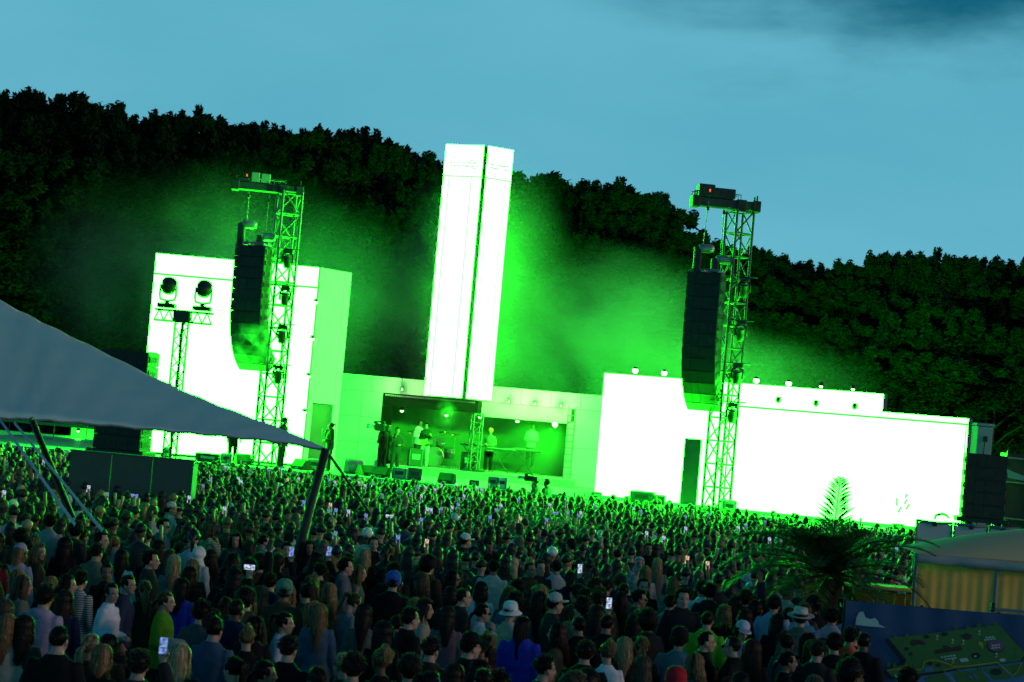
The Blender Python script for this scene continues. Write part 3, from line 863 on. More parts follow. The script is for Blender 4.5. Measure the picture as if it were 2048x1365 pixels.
for i in range(45):
    a, b = at(*lo_[i]), at(*up_[i]); w = (b - a).length
    row = []
    for j in range(13):
        f = j / 12
        p = a.lerp(b, f)
        p.z -= 0.16 * w * f * (1 - f) * 0.5
        p.y += 0.08 * w * math.sin(math.pi * f)
        p.z += 0.012 * math.sin(i * 1.9 + j * 0.7) * min(1, w)
        row.append(p - Vector((tip.x, 34, 0)))
    rows.append(row)
m = MB()
tk = 0.02
top = [[p for p in r] for r in rows]
bot = [[p + Vector((0, tk, -tk)) for p in r] for r in rows]
nv = 13
vs = [p for r in top for p in r] + [p for r in bot for p in r]
off = 45 * nv
fs = []
for i in range(44):
    for j in range(12):
        a = i * nv + j
        fs.append((a, a + nv, a + nv + 1, a + 1)); fs.append((off + a, off + a + 1, off + a + nv + 1, off + a + nv))
    fs.append((i * nv, off + i * nv, off + (i + 1) * nv, (i + 1) * nv))
    fs.append((i * nv + 12, (i + 1) * nv + 12, off + (i + 1) * nv + 12, off + i * nv + 12))
m.add(vs, fs)
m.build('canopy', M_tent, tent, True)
hem = MB(); hem.tube([r[0] for r in rows], 0.018, 6); hem.build('hem_rope', M_case, tent, True)
o0 = Vector((tip.x, 34, 0))
m = MB(); pq = at(608, 1062, 33.9) - o0; pt = Vector((0, 0, tip.z + 0.03)); pg = pt + (pq - pt) * (pt.z / (pt.z - pq.z)); m.tube([pt, pq, pg], [0.075, 0.075, 0.075], 12); m.build('pole', M_black, tent, True)
bar('guy_pole', (0.02, 0.0, tip.z - 0.02), at(742, 1030, 34.3) - o0, 0.025, M_black, tent)
M_strap = material('pale_ratchet_strap', (0.35, 0.42, 0.50), 0.5, var=0.1)
def strap(name, a, b, wd, mat, par, o0):
    a, b = at(*a) - o0, at(*b) - o0
    d = (b - a).normalized(); u = d.cross(Vector((0, 1, 0))).normalized() * wd / 2; v = Vector((0, 0.006, 0))
    MB().loft([[a + u + v, a - u + v, a - u - v, a + u - v], [b + u + v, b - u + v, b - u - v, b + u - v]]).build(name, mat, par)
strap('guy_strap', (-6, 832, 32.6), (150, 1050, 24), 0.042, M_strap, tent, o0)
strap('guy_strap', (28, 845, 32.7), (205, 1062, 25), 0.04, M_strap, tent, o0)
a, b = at(64, 840, 30.5) - o0, at(108, 950, 33) - o0
bar('side_pole', a, b + (b - a) * 1.3, 0.05, M_case, tent, 8)
a, b = at(17, 838, 30) - o0, at(35, 905, 33) - o0
a, b = at(66, 842, 30.2) - o0, at(128, 990, 31) - o0
bar('side_pole', a, b + (b - a) * 0.3, 0.035, M_black, tent, 8)

# ------------------------------------------------------------ right: white panels, marquee, map banner, palm
M_white = material('white_coated_sheet', (0.55, 0.55, 0.53), 0.55, var=0.1, scale=2, bump=0.15, bscale=6)
M_pipe = material('grey_pipe_sleeve', (0.16, 0.20, 0.21), 0.6, var=0.2)
FY = 44.0
fn = thing('panel_fence', 'row of white sheet fence panels in pipe frames behind the marquee', 'fence', (at(1830, 1060, FY).x, FY, 0))
xs = [at(x, 1060, FY).x - fn.location.x for x in (1830, 1906, 1977, 2036, 2090)]
ztp = at(1868, 1044, FY).z
zbt = at(1868, 1092, FY).z
for i in range(4):
    a, b = xs[i] + 0.03, xs[i + 1] - 0.03
    MB().box(((a + b) / 2, 0.0, (0.06 + zbt) / 2), (b - a - 0.05, 0.02, zbt - 0.06 - 0.03)).build('lower_sheet', M_white, fn)
    MB().box(((a + b) / 2, 0.0, (ztp + zbt) / 2), (b - a - 0.05, 0.02, ztp - zbt - 0.08)).build('sheet', M_white, fn)
    for zz in (ztp, zbt):
        mb = MB(); mb.tube([(a - 0.01, -0.01, zz), (a * 0.5 + b * 0.5, -0.015, zz - 0.025), (b + 0.01, -0.01, zz)], 0.034, 8); mb.build('pipe', M_pipe, fn, True)
        MB().bevel_box((a * 0.5 + b * 0.5, -0.03, zz - 0.05), (0.1, 0.06, 0.09), 0.01).build('clamp', M_black, fn)
    for xx in (a, b):
        bar('upright', (xx, 0, 0), (xx, 0, ztp + 0.02), 0.026, M_pipe, fn)
hp = MB(); hp.tube([at(*v, FY) - Vector(fn.location) for v in ((1869, 1039), (1872, 1031), (1884, 1028), (1893, 1031), (1898, 1037))], [0.02, 0.03, 0.03, 0.025, 0.015], 7); hp.build('hose_loop', M_pipe, fn, True)

M_tan = material('tan_marquee_roof', (0.85, 0.56, 0.27), 0.7, var=0.08, scale=2, bump=0.15, bscale=5)
M_val = material('grey_valance', (0.36, 0.38, 0.36), 0.7, var=0.1)
M_curt = material('orange_curtain', (0.92, 0.47, 0.09), 0.75, var=0.25, scale=3)
MY = 30.0
e0 = at(1833, 1108, MY); e1 = at(2160, 1150, MY)
mq = thing('marquee', 'low marquee with tan domed roof, grey valance and orange curtain wall', 'marquee', (e0.x, MY, 0))
Wm = e1.x - e0.x
ze = e0.z
rw = []
for i in range(17):
    u = i / 16
    rw.append([Vector((u * Wm, v * 1.3, ze + 0.62 * math.sin(min(1, u * 0.66 + 0.02) * math.pi * 0.5) ** 0.9 * math.sin(math.pi * min(1, 0.02 + v * 1.0) * 0.5) ** 0.8)) for v in [j / 10 for j in range(11)]])
m = MB()
m.loft(rw, caps=False, closed=False)
m.build('roof', M_tan, mq, True)
vl = MB()
vl.loft([[Vector((x, -0.03 - 0.01 * math.sin(x * 9), ze + 0.01)), Vector((x, -0.05 - 0.012 * math.sin(x * 9), ze - 0.13 + 0.006 * math.sin(x * 5))), Vector((x, -0.035, ze - 0.13)), Vector((x, -0.015, ze + 0.01))] for x in [Wm * i / 40 - 0.03 for i in range(41)]])
vl.build('valance', M_val, mq, True)
for x in (0.02, Wm * 0.5, Wm):
    bar('tent_leg', (x, 0.05, 0), (x, 0.05, ze), 0.035, M_case, mq, 8)
rwm = MB(); rwm.loft([[Vector((r[10].x + 0.12, y, 0.02)), Vector((r[10].x + 0.12, y, r[10].z + 0.004))] for y in (1.27,) for r in rw[1:]], caps=False, closed=False)
rwm.build('rear_wall', M_curt, mq)  # rear wall added to block green screen light leaking onto the curtain
ct_ = MB()
cv = []
for i in range(121):
    x = 0.05 + (Wm - 0.08) * i / 120
    f = 0.006 * math.sin(x * 17 + 1.2 * math.sin(x * 5)) + 0.006 * math.sin(x * 41)
    cv.append([Vector((x, 0.03 + f * 0.6, ze - 0.11)), Vector((x + 0.01, 0.05 + f, ze * 0.5)), Vector((x, 0.05 + f * 1.2, 0.03)), Vector((x, 0.07 + f * 1.2, 0.03)), Vector((x, 0.055 + f * 0.6, ze - 0.11))])
ct_.loft(cv)
ct_.build('curtain_wall', M_curt, mq, True)

KY = 27.0
M_blue = material('blue_banner_tarp', (0.022, 0.065, 0.17), 0.5, var=0.15, scale=1.5, bump=0.3, bscale=5)
M_mgrn = material('map_print_green', (0.045, 0.17, 0.035), 0.55, var=0.12)
M_mdk = material('map_print_dark', (0.012, 0.016, 0.012), 0.55)
M_mbr = material('map_print_brown', (0.05, 0.02, 0.015), 0.55)
M_mye = material('map_print_yellow', (0.42, 0.40, 0.03), 0.55)
M_mwh = material('map_print_white', (0.45, 0.60, 0.55), 0.55)
M_mpk = material('map_print_plum', (0.20, 0.08, 0.16), 0.55)
M_mtr = material('map_print_tree', (0.06, 0.16, 0.02), 0.55)
M_mlb = material('map_print_light_blue', (0.06, 0.20, 0.42), 0.55)
bp0 = at(1692, 1211, KY)
bn = thing('map_banner', 'blue fence banner printed with a green festival site map', 'banner', (bp0.x, KY, 0))
zb_ = (at(1760, 1207, KY).z + at(2040, 1236, KY).z) / 2
Wb = at(2160, 1240, KY).x - bp0.x
rw = []
for i in range(61):
    x = Wb * i / 60
    rw.append([Vector((x, 0.02 + 0.012 * math.sin(x * 6 + j * 0.9) * (j / 8) + 0.01 * math.sin(x * 13 - j), zb_ * (1 - j / 8) + (0.006 * math.sin(x * 4.2) if j == 0 else 0) + 0.01)) for j in range(9)])
m = MB(); m.loft(rw, caps=False, closed=False); tp_ = m.build('tarp', M_blue, bn, True)
for x in (0.0, Wb * 0.33, Wb * 0.66, Wb):
    bar('fence_post', (x, 0.1, 0), (x, 0.1, zb_ + 0.03), 0.022, M_black, bn)
bar('top_rail', (0, 0.08, zb_ - 0.01), (Wb, 0.08, zb_ - 0.01), 0.018, M_black, bn)
# printed map, a flat sheet tied on the tarp
lay = [0]
def zz_(px, py):           # pixel of the 2048x1030 detail view of the map, to banner coordinates
    p = at(1700 + px * 348 / 2048, 1190 + py * 175 / 1030, KY)
    return p.x - bp0.x, p.z
def printed(name, poly, level, mat):
    pts = [zz_(*q) for q in poly]
    yo = -0.022 - 0.004 * level
    m = MB(); m.loft([[Vector((x, yo, z)) for x, z in pts], [Vector((x, yo - 0.003, z)) for x, z in pts]])
    return m.build(name, mat, bn)
def disc(cx, cy, rx, ry, n=14, a=0.0):
    return [(cx + rx * math.cos(t) * math.cos(a) - ry * math.sin(t) * math.sin(a), cy + rx * math.cos(t) * math.sin(a) + ry * math.sin(t) * math.cos(a)) for t in [2 * math.pi * i / n for i in range(n)]]
printed('map_shadow', [(430, 530), (640, 790), (420, 880), (420, 930), (500, 995), (1000, 930), (1800, 800), (2100, 740), (2100, 680), (1900, 600), (800, 500)], 0, M_mdk)
printed('map_field', [(445, 505), (700, 480), (1190, 420), (1740, 345), (2060, 690), (1990, 780), (1060, 895), (500, 965), (415, 880), (640, 820), (690, 800)], 1, M_mgrn)
printed('map_pool', [(845, 945), (1100, 905), (1990, 790), (2100, 800), (2100, 1100), (700, 1100)], 0, M_mlb)
printed('map_field', [(880, 970), (1090, 915), (1200, 1060), (900, 1090)], 1, M_mgrn)
printed('map_field', [(1210, 915), (1530, 870), (1650, 1010), (1290, 1080)], 1, M_mgrn)
printed('map_field', [(1580, 865), (1760, 835), (1900, 985), (1690, 1000)], 1, M_mgrn)
printed('map_field', [(1800, 830), (2100, 790), (2100, 930), (1930, 970)], 1, M_mgrn)
printed('map_circle_rim', disc(1710, 605, 105, 76), 2, M_mdk)
printed('map_circle', disc(1713, 596, 98, 68), 3, M_mpk)
printed('map_site', [(700, 545), (740, 525), (840, 530), (890, 575), (860, 590), (800, 580), (740, 605), (715, 590)], 2, M_mbr)
printed('map_site', [(985, 655), (1090, 630), (1090, 590), (1130, 590), (1190, 620), (1290, 590), (1320, 650), (1000, 695)], 2, M_mbr)
printed('map_site', [(1285, 480), (1340, 460), (1370, 440), (1400, 465), (1430, 470), (1420, 510), (1360, 530), (1320, 500)], 2, M_mbr)
printed('map_site', disc(1475, 715, 52, 38), 2, M_mdk)
printed('map_site', disc(660, 635, 26, 22), 2, M_mdk)
printed('map_site', disc(705, 692, 26, 22), 2, M_mbr)
printed('map_site', disc(895, 490, 32, 24), 2, M_mdk)
printed('map_site', disc(1105, 460, 40, 24), 2, M_mdk)
printed('map_site', disc(1030, 825, 32, 24), 2, M_mbr)
printed('map_site', disc(1715, 905, 68, 40), 2, M_mdk)
printed('map_site', disc(935, 805, 32, 26), 2, M_mdk)
printed('map_sign', [(870, 855), (970, 850), (978, 895), (875, 905)], 2, M_mlb)
printed('map_sign', [(1280, 750), (1370, 738), (1395, 778), (1300, 790)], 2, M_mwh)
printed('map_sign', disc(1790, 765, 38, 20), 2, M_mwh)
printed('map_banana', [(1505, 560), (1525, 545), (1555, 565), (1562, 620), (1545, 640), (1540, 590), (1515, 600)], 2, M_mye)
printed('map_tents', [(1380, 930), (1420, 955), (1450, 975), (1440, 990), (1400, 975)], 2, M_mlb)
printed('map_tents', [(1440, 920), (1480, 940), (1500, 970), (1480, 985), (1455, 960)], 2, M_mlb)
for x, y in ((1018, 512), (1200, 555), (1325, 565), (1512, 455), (1715, 715), (1205, 785)):
    printed('map_flag', [(x - 22, y + 12), (x, y - 8), (x + 22, y + 12), (x, y + 22)], 2, M_mye)
    printed('map_flag_top', disc(x + 4, y - 26, 12, 14, 8), 2, M_mwh)
for x, y in ((530, 495), (665, 480), (580, 575), (640, 545), (1240, 390), (1380, 390), (1510, 355), (1615, 385), (1705, 350), (1800, 440), (450, 825), (520, 830), (660, 800), (745, 730), (760, 830), (1955, 640), (1950, 730), (1930, 860), (1270, 880), (1520, 870), (1600, 880), (960, 960)):
    printed('map_tree', [(x - 24, y + 20), (x - 20, y - 12), (x, y - 34), (x + 22, y - 10), (x + 24, y + 18)], 2, M_mtr)
def stroke(name, pts, wd, level, mat):
    P2 = [Vector(q) for q in pts]
    L_, R_ = [], []
    for i, p in enumerate(P2):
        d = (P2[min(i + 1, len(P2) - 1)] - P2[max(0, i - 1)]).normalized(); nn = Vector((-d.y, d.x)) * wd / 2
        L_.append(p + nn); R_.append(p - nn)
    for i in range(len(P2) - 1):
        pass
    pts2 = [zz_(p.x, p.y) for p in L_]; pts3 = [zz_(p.x, p.y) for p in R_]
    yo = -0.022 - 0.004 * level
    m = MB()
    m.loft([[Vector((a[0], yo, a[1])), Vector((b[0], yo, b[1])), Vector((b[0], yo - 0.003, b[1])), Vector((a[0], yo - 0.003, a[1]))] for a, b in zip(pts2, pts3)])
    return m.build(name, mat, bn)
stroke('map_path', [(430, 890), (560, 868), (700, 875), (830, 880), (852, 850), (862, 790), (920, 768), (1010, 768), (1110, 800), (1240, 845), (1450, 828), (1725, 790), (1830, 880), (1910, 955), (1960, 900), (2010, 800)], 11, 3, M_mye)
stroke('map_path', [(1240, 845), (1095, 880), (1160, 950), (1240, 1040)], 10, 4, M_mye)
for x, y, n in ((1640, 487, 3), (1640, 513, 4), (1150, 712, 5), (1180, 738, 4), (1710, 582, 3), (1710, 612, 3), (590, 928, 4), (580, 952, 3), (1470, 712, 1)):
    for i in range(n):
        cx = x + (i - n / 2) * 36; cy = y - (i - n / 2) * 5
        printed('map_lettering', [(cx, cy), (cx + 28, cy - 4), (cx + 29, cy + 12), (cx + 1, cy + 16)], 4, M_mwh)
printed('banner_cloud', [(60, 350), (70, 270), (100, 205), (150, 195), (180, 265), (240, 285), (290, 272), (330, 310), (335, 345), (420, 385), (200, 368)], 1, M_mwh)
tr = at(2015, 1219, KY - 0.3)
ob = thing('folded_trestle', 'dark green folded trestle lying on the rail behind the map banner', 'trestle', (tr.x, KY + 0.35, 0))
zr_ = at(2020, 1226, KY + 0.35).z
for zz in (zr_ - 0.03, zr_ + 0.03): MB().bevel_box((0.2, 0, zz), (0.55, 0.12, 0.04), 0.01).build('plank', M_pipe, ob)
for xx in (-0.05, 0.44): bar('leg', (xx, 0, 0), (xx, 0, zr_ - 0.05), 0.02, M_pipe, ob)
MB().bevel_box((-0.04, -0.02, zr_ + 0.06), (0.05, 0.1, 0.12), 0.01).build('clamp', M_black, ob)

M_wood = material('brown_stained_wood', (0.30, 0.14, 0.05), 0.7, var=0.35, scale=3, bump=0.3, bscale=14)
c0_, c1_ = at(1700, 1180, 31.2), at(1826, 1190, 31.2)
wc = thing('wooden_counter', 'brown wooden bar counter left of the marquee behind the palm', 'counter', (c0_.x, 31.2, 0))
cw_, cz_ = c1_.x - c0_.x, at(1780, 1172, 31.2).z
MB().bevel_box((cw_ / 2, 0, cz_ - 0.03), (cw_ + 0.08, 0.6, 0.06), 0.015).build('counter_top', M_tan, wc)
for i in range(6):
    MB().box((cw_ * (i + 0.5) / 6, -0.22 + 0.003 * (i % 2), cz_ / 2 - 0.04), (cw_ / 6 - 0.008, 0.03, cz_ - 0.1)).build('plank', M_wood, wc)

# date palm in the crowd
def palm(c, label):
    o = thing('palm_tree', label, 'palm tree', (c.x, c.y, 0))
    t = MB(); t.tube([(0, 0, 0), (0.03, 0, c.z * 0.5), (0, 0, c.z - 0.05)], [0.15, 0.13, 0.16], 10)
    for i in range(40):
        a, z = i * 2.4, 0.1 + (c.z - 0.2) * i / 40
        t.box((0.14 * math.cos(a), 0.14 * math.sin(a), z), (0.09, 0.09, 0.12), Matrix.Rotation(a, 3, 'Z') @ Matrix.Rotation(0.4, 3, 'Y'))
    t.build('trunk', M_trunk, o, False)
    pr = random.Random(3)
    spec = [(-88, 1.24, 85), (-60, 1.0, 60), (-20, 1.4, 46), (10, 1.5, 42), (40, 1.0, 58), (170, 1.3, 55), (150, 1.45, 40), (195, 1.4, 32), (-40, 1.3, 26), (15, 1.5, 22), (-8, 1.35, 8),
            (180, 1.4, 15), (200, 1.3, 0), (160, 1.2, -8), (20, 1.25, -6), (-30, 1.2, -5), (90, 1.3, 30), (120, 1.3, 20), (60, 1.3, 25), (-110, 1.1, 35), (-75, 1.1, 20), (-130, 1.1, 10), (-55, 1.0, 2), (-150, 1.2, 25), (225, 1.3, 50), (-100, 0.8, 66), (250, 0.9, -15), (300, 0.95, -20), (-120, 0.8, 62), (0, 0.95, 60), (180, 0.95, 62), (35, 0.85, 66), (150, 0.9, 56), (-25, 1.0, 48), (205, 1.15, 52), (-80, 0.9, 40), (90, 0.9, 50), (190, 1.35, 42), (172, 1.45, 28), (215, 1.3, 36), (160, 1.4, 14), (-150, 1.1, 48)]
    for k, (az, L, el) in enumerate(spec):
        az, el = R(az + pr.uniform(-8, 8)), R(el + pr.uniform(-5, 5))
        L *= 1.22
        pts = []; p = Vector((0, 0, c.z)); e = el
        n = 16
        for i in range(n + 1):
            pts.append(p.copy())
            d = Vector((math.cos(az) * math.cos(e), math.sin(az) * math.cos(e), math.sin(e)))
            p = p + d * L / n
            e -= R(72 if el < R(75) else 22) / n * (0.4 + 1.3 * i / n)
        m = MB(); m.tube(pts, [0.016 * (1 - 0.8 * i / n) + 0.003 for i in range(n + 1)], 5)
        for i in range(1, n):
            for s2 in (0, 0.33, 0.66):
                q = pts[i].lerp(pts[i + 1], s2)
                d = (pts[i + 1] - pts[i]).normalized()
                sd_ = d.cross(Vector((0, 0, 1)))
                sd_ = sd_.normalized() if sd_.length > 0.05 else Vector((math.sin(az), -math.cos(az), 0))
                upv = sd_.cross(d).normalized()
                f = (i + s2) / n
                ln = 0.40 * math.sin(math.pi * min(1, 0.12 + f * 0.86)) ** 0.7 * pr.uniform(0.8, 1.1)
                for sg in (-1, 1):
                    dr = (d * 0.75 + sd_ * sg * 0.8 + upv * 0.3 + Vector((pr.uniform(-.12, .12), pr.uniform(-.12, .12), pr.uniform(-.2, 0.02)))).normalized()
                    mid, end = q + dr * ln * 0.55, q + dr * ln + Vector((0, 0, -0.10 * ln))
                    wv = dr.cross(upv).normalized() * 0.012
                    m.add([q - wv * 0.6, q + wv * 0.6, mid + wv, mid - wv, end], [(0, 1, 2, 3), (3, 2, 4)], 0)
        m.build('frond', M_palm_dry if k in (12, 14, 26) else M_palm, o)
pc = at(1660, 1150, 30.0)
palm(pc, 'dark date palm with arching fronds standing in the crowd at right')

# ------------------------------------------------------------ equipment on the stage
def wedge(x, y, Y, yaw, label, s=1.0, z=DZ):
    p = at(x, y, Y)
    o = thing('stage_monitor', label, 'stage monitor', (p.x, Y, z), yaw, 'wedge monitors on the stage edge')
    o.scale = (s, s, s)
    prof = [(-0.42, 0.0), (0.40, 0.0), (0.46, 0.12), (0.30, 0.46), (0.10, 0.58), (-0.06, 0.56), (-0.42, 0.16)]
    m = MB(); m.loft([[Vector((sx, yy, zz)) for yy, zz in prof] for sx in (-0.42, -0.40, 0.40, 0.42)]); m.build('cabinet', M_black, o)
    g = MB(); g.loft([[Vector((sx, yy, zz)) for yy, zz in ((-0.43, 0.17), (-0.08, 0.57), (-0.10, 0.59), (-0.45, 0.19))] for sx in (-0.37, 0.37)]); g.build('grille', M_grille, o)
    MB().box((0.0, -0.437, 0.1), (0.2, 0.02, 0.045)).build('badge', M_panel, o)
for i, (x, y, Y, yw, lb) in enumerate(((485, 931, 73.2, 200, 'black wedge monitor in front of the left lattice tower'), (602, 938, 73.0, 150, 'black wedge monitor left of the tent pole'), (732, 948, 72.8, 215, 'black wedge monitor beside the pale barrel'),
                                    (762, 956, 72.0, 170, 'black wedge monitor in front of the man with the microphone'), (893, 967, 71.8, 165, 'black wedge monitor alone at the middle of the stage edge'))):
    wedge(x, y, Y, R(yw - 180), lb, 0.66)
def case(x, y, Y, wdt, hgt, label, mat=M_case, z=DZ, dp=0.5):
    wdt *= 0.75; hgt *= 0.75; dp *= 0.8
    p = at(x, y, Y)
    o = thing('equipment_case', label, 'case', (p.x, Y, z), rnd.uniform(-.2, .2))
    MB().bevel_box((0, 0, hgt / 2), (wdt, dp, hgt), 0.03).build('box', mat, o)
    MB().bevel_box((0, -dp / 2 - 0.012, hgt * 0.55), (wdt * 0.55, 0.02, hgt * 0.3), 0.005).build('front_panel', M_black if mat is not M_black else M_case, o)
    for sx in (-1, 1):
        MB().box((sx * wdt * 0.42, -dp / 2 - 0.006, hgt * 0.5), (0.03, 0.01, hgt * 0.9)).build('edge_strip', M_alu, o)
for x, y, Y, w_, h_, lb, mt_ in ((415, 925, 72.6, 1.2, 0.42, 'long black case on the deck below the tent', M_black), (452, 925, 72.4, 0.55, 0.5, 'grey speaker box beside the long black case', M_case), (335, 893, 74.0, 0.35, 0.5, 'small box on the deck behind the T stand', M_case),
                              (630, 930, 74.0, 0.6, 0.55, 'grey box behind the tent pole', M_case), (700, 938, 73.6, 0.55, 0.45, 'pale equipment box left of the pale barrel', M_panel), (800, 955, 72.2, 0.75, 0.55, 'pale green lit box right of the wedge monitor', M_case), (828, 958, 72.4, 0.7, 0.6, 'dark grey box beside the pale boxes', M_door),
                              (948, 972, 71.6, 0.45, 0.3, 'small black box at the stage edge right of the lone wedge monitor', M_black), (986, 972, 71.4, 0.5, 0.55, 'mottled box at the stage edge by the truss column', M_riser), (1004, 974, 71.4, 0.45, 0.55, 'pale box at the stage edge by the truss column', M_panel),
                              (1284, 1002, 69.0, 1.1, 0.55, 'broad grey case under the right screen', M_door), (1318, 1004, 68.9, 0.55, 0.45, 'low grey case beside the broad case under the right screen', M_door), (1193, 992, 70.0, 0.5, 0.3, 'small black case at the left foot of the right screen', M_black),
                              (1456, 1022, 67.3, 0.65, 0.55, 'green lit case at the foot of the right lattice tower', M_case), (1650, 1040, 65.6, 1.0, 0.2, 'flat case under the stepped screen behind the palm', M_case), (1796, 1052, 65.2, 0.5, 0.25, 'small black case at the right end of the stage', M_black),
                              (830, 922, 80.4, 0.8, 0.95, 'guitar amplifier on the riser behind the guitarist', M_black), (938, 925, 80.8, 0.9, 1.0, 'black rack case left of the truss column', M_black)):
    case(x, y, Y, w_, h_, lb, mt_, RZ if Y > 79.9 else DZ)
p = at(708, 937, 73.4)
o = thing('barrel', 'pale barrel lying on the stage left of a wedge monitor', 'barrel', (p.x, 73.4, DZ + 0.3))
MB().lathe([(0.22, -0.35), (0.29, -0.33), (0.30, 0), (0.29, 0.33), (0.22, 0.35)], 16, M=Matrix.Rotation(R(90), 3, 'Y')).build('body', M_riser, o, True)
for xx in (-0.15, 0.15): MB().lathe([(0.302, -0.02), (0.312, 0), (0.302, 0.02)], 16, c=(xx, 0, 0), M=Matrix.Rotation(R(90), 3, 'Y')).build('hoop', M_case, o, True)

# slim truss column in front of the room, and the ladder
cy_ = 80.2
p = at(950, 890, cy_); zt2 = at(958, 829, cy_).z
lattice('truss_column', 'slim pale truss column at the middle of the band room', 'truss column', (p.x, cy_, RZ), zt2 + 0.02, (0.36, 0.1, 0), (0.12, -0.34, 0), 0.42, 0.028, 0.014, M_alu)
lp0, lp1 = at(1132, 966, 81.4), at(1128, 812, 81.4)
lad = thing('ladder', 'pale aluminium ladder leaning at the right end of the band room', 'ladder', (lp0.x, 81.4, RZ))
hl_ = lp1.z - RZ
for sx in (-0.15, 0.15): bar('rail', (sx, 0, 0), (sx, 0.05, hl_), 0.024, M_alu, lad)
for i in range(11): bar('rung', (-0.15, 0.05 * i / 11, 0.2 + i * (hl_ - 0.3) / 10), (0.15, 0.05 * i / 11, 0.2 + i * (hl_ - 0.3) / 10), 0.02, M_alu, lad)

# drum kit
M_shell = material('drum_shell', (0.10, 0.11, 0.11), 0.25, coat=0.6)
M_red = material('red_drum_shell', (0.45, 0.03, 0.02), 0.3, coat=0.6)
M_skin = material('drum_head', (0.16, 0.16, 0.155), 0.5, var=0.05)
M_brass = material('cymbal_brass', (0.55, 0.42, 0.15), 0.3, metal=0.9)
p = at(868, 915, 82.6)
dk = thing('drum_kit', 'drum kit with cymbals on stands behind the guitarist', 'drum kit', (p.x, 82.6, RZ))
RX = Matrix.Rotation(R(90), 3, 'X')
def drum(c, r, h, M, mat):
    MB().lathe([(r, -h / 2), (r, h / 2)], 18, c=c, M=M).build('drum_shell', mat, dk, True)
    MB().lathe([(r * 0.97, h / 2 + 0.003), (0.02, h / 2 + 0.008)], 18, c=c, M=M).build('drum_head', M_skin, dk)
    MB().lathe([(r * 1.0, h / 2 - 0.02), (r * 1.05, h / 2 - 0.01), (r * 1.05, h / 2 + 0.012), (r * 0.98, h / 2 + 0.014)], 18, c=c, M=M, caps=False).build('drum_hoop', M_brass if r > 0.3 else M_alu, dk, True)
drum((0, -0.35, 0.42), 0.40, 0.45, RX, M_shell)
drum((-0.25, -0.2, 0.98), 0.17, 0.22, Matrix.Rotation(R(25), 3, 'X'), M_shell)
drum((0.22, -0.2, 0.98), 0.18, 0.24, Matrix.Rotation(R(25), 3, 'X'), M_shell)
drum((-0.62, -0.1, 0.75), 0.19, 0.32, Matrix.Rotation(R(8), 3, 'X'), M_red)
drum((0.62, 0.0, 0.6), 0.22, 0.38, Matrix.Rotation(R(8), 3, 'X'), M_shell)
for x, y, z in ((-0.95, -0.1, 1.35), (0.35, -0.1, 1.45), (0.8, -0.15, 1.4), (-0.45, -0.1, 1.4)):
    bar('cymbal_stand', (x, y, 0.02), (x, y, z), 0.014, M_alu, dk)
    for a in range(3): bar('stand_foot', (x, y, 0.3), (x + 0.28 * math.cos(a * 2.1), y + 0.28 * math.sin(a * 2.1), 0.01), 0.011, M_alu, dk)
    MB().lathe([(0.03, 0.03), (0.06, 0.012), (0.23, -0.012), (0.232, -0.016), (0.05, 0.004)], 16, c=(x, y, z), M=Matrix.Rotation(R(14), 3, 'X')).build('cymbal', M_brass, dk, True)
def keyboard(x, y, Y, label, z=0.95, wd=1.25, z0=RZ):
    p = at(x, y, Y)
    o = thing('keyboard', label, 'keyboard', (p.x, Y, z0))
    MB().bevel_box((0, 0, z), (wd, 0.34, 0.09), 0.015).build('case', M_black, o)
    k = MB()
    for i in range(28): k.box((-wd / 2 + 0.06 + (wd - 0.12) * (i + 0.5) / 28, 0.08, z + 0.052), ((wd - 0.12) / 28 - 0.004, 0.14, 0.014))
    k.build('keys', M_panel, o)
    for sx in (-1, 1):
        bar('stand_leg', (sx * 0.35, -0.12, 0.0), (-sx * 0.35, -0.12, z - 0.05), 0.018, M_black, o)
        bar('stand_leg', (sx * 0.35, 0.12, 0.0), (-sx * 0.35, 0.12, z - 0.05), 0.018, M_black, o)
keyboard(942, 925, 80.6, 'pale topped keyboard left of the truss column', 1.05, 1.0)
keyboard(1000, 935, 81.0, 'keyboard in front of the player with the orange cap', 0.95, 1.2)
keyboard(1048, 940, 83.2, 'keyboard of the player on the right in the band room', 0.98, 1.3)

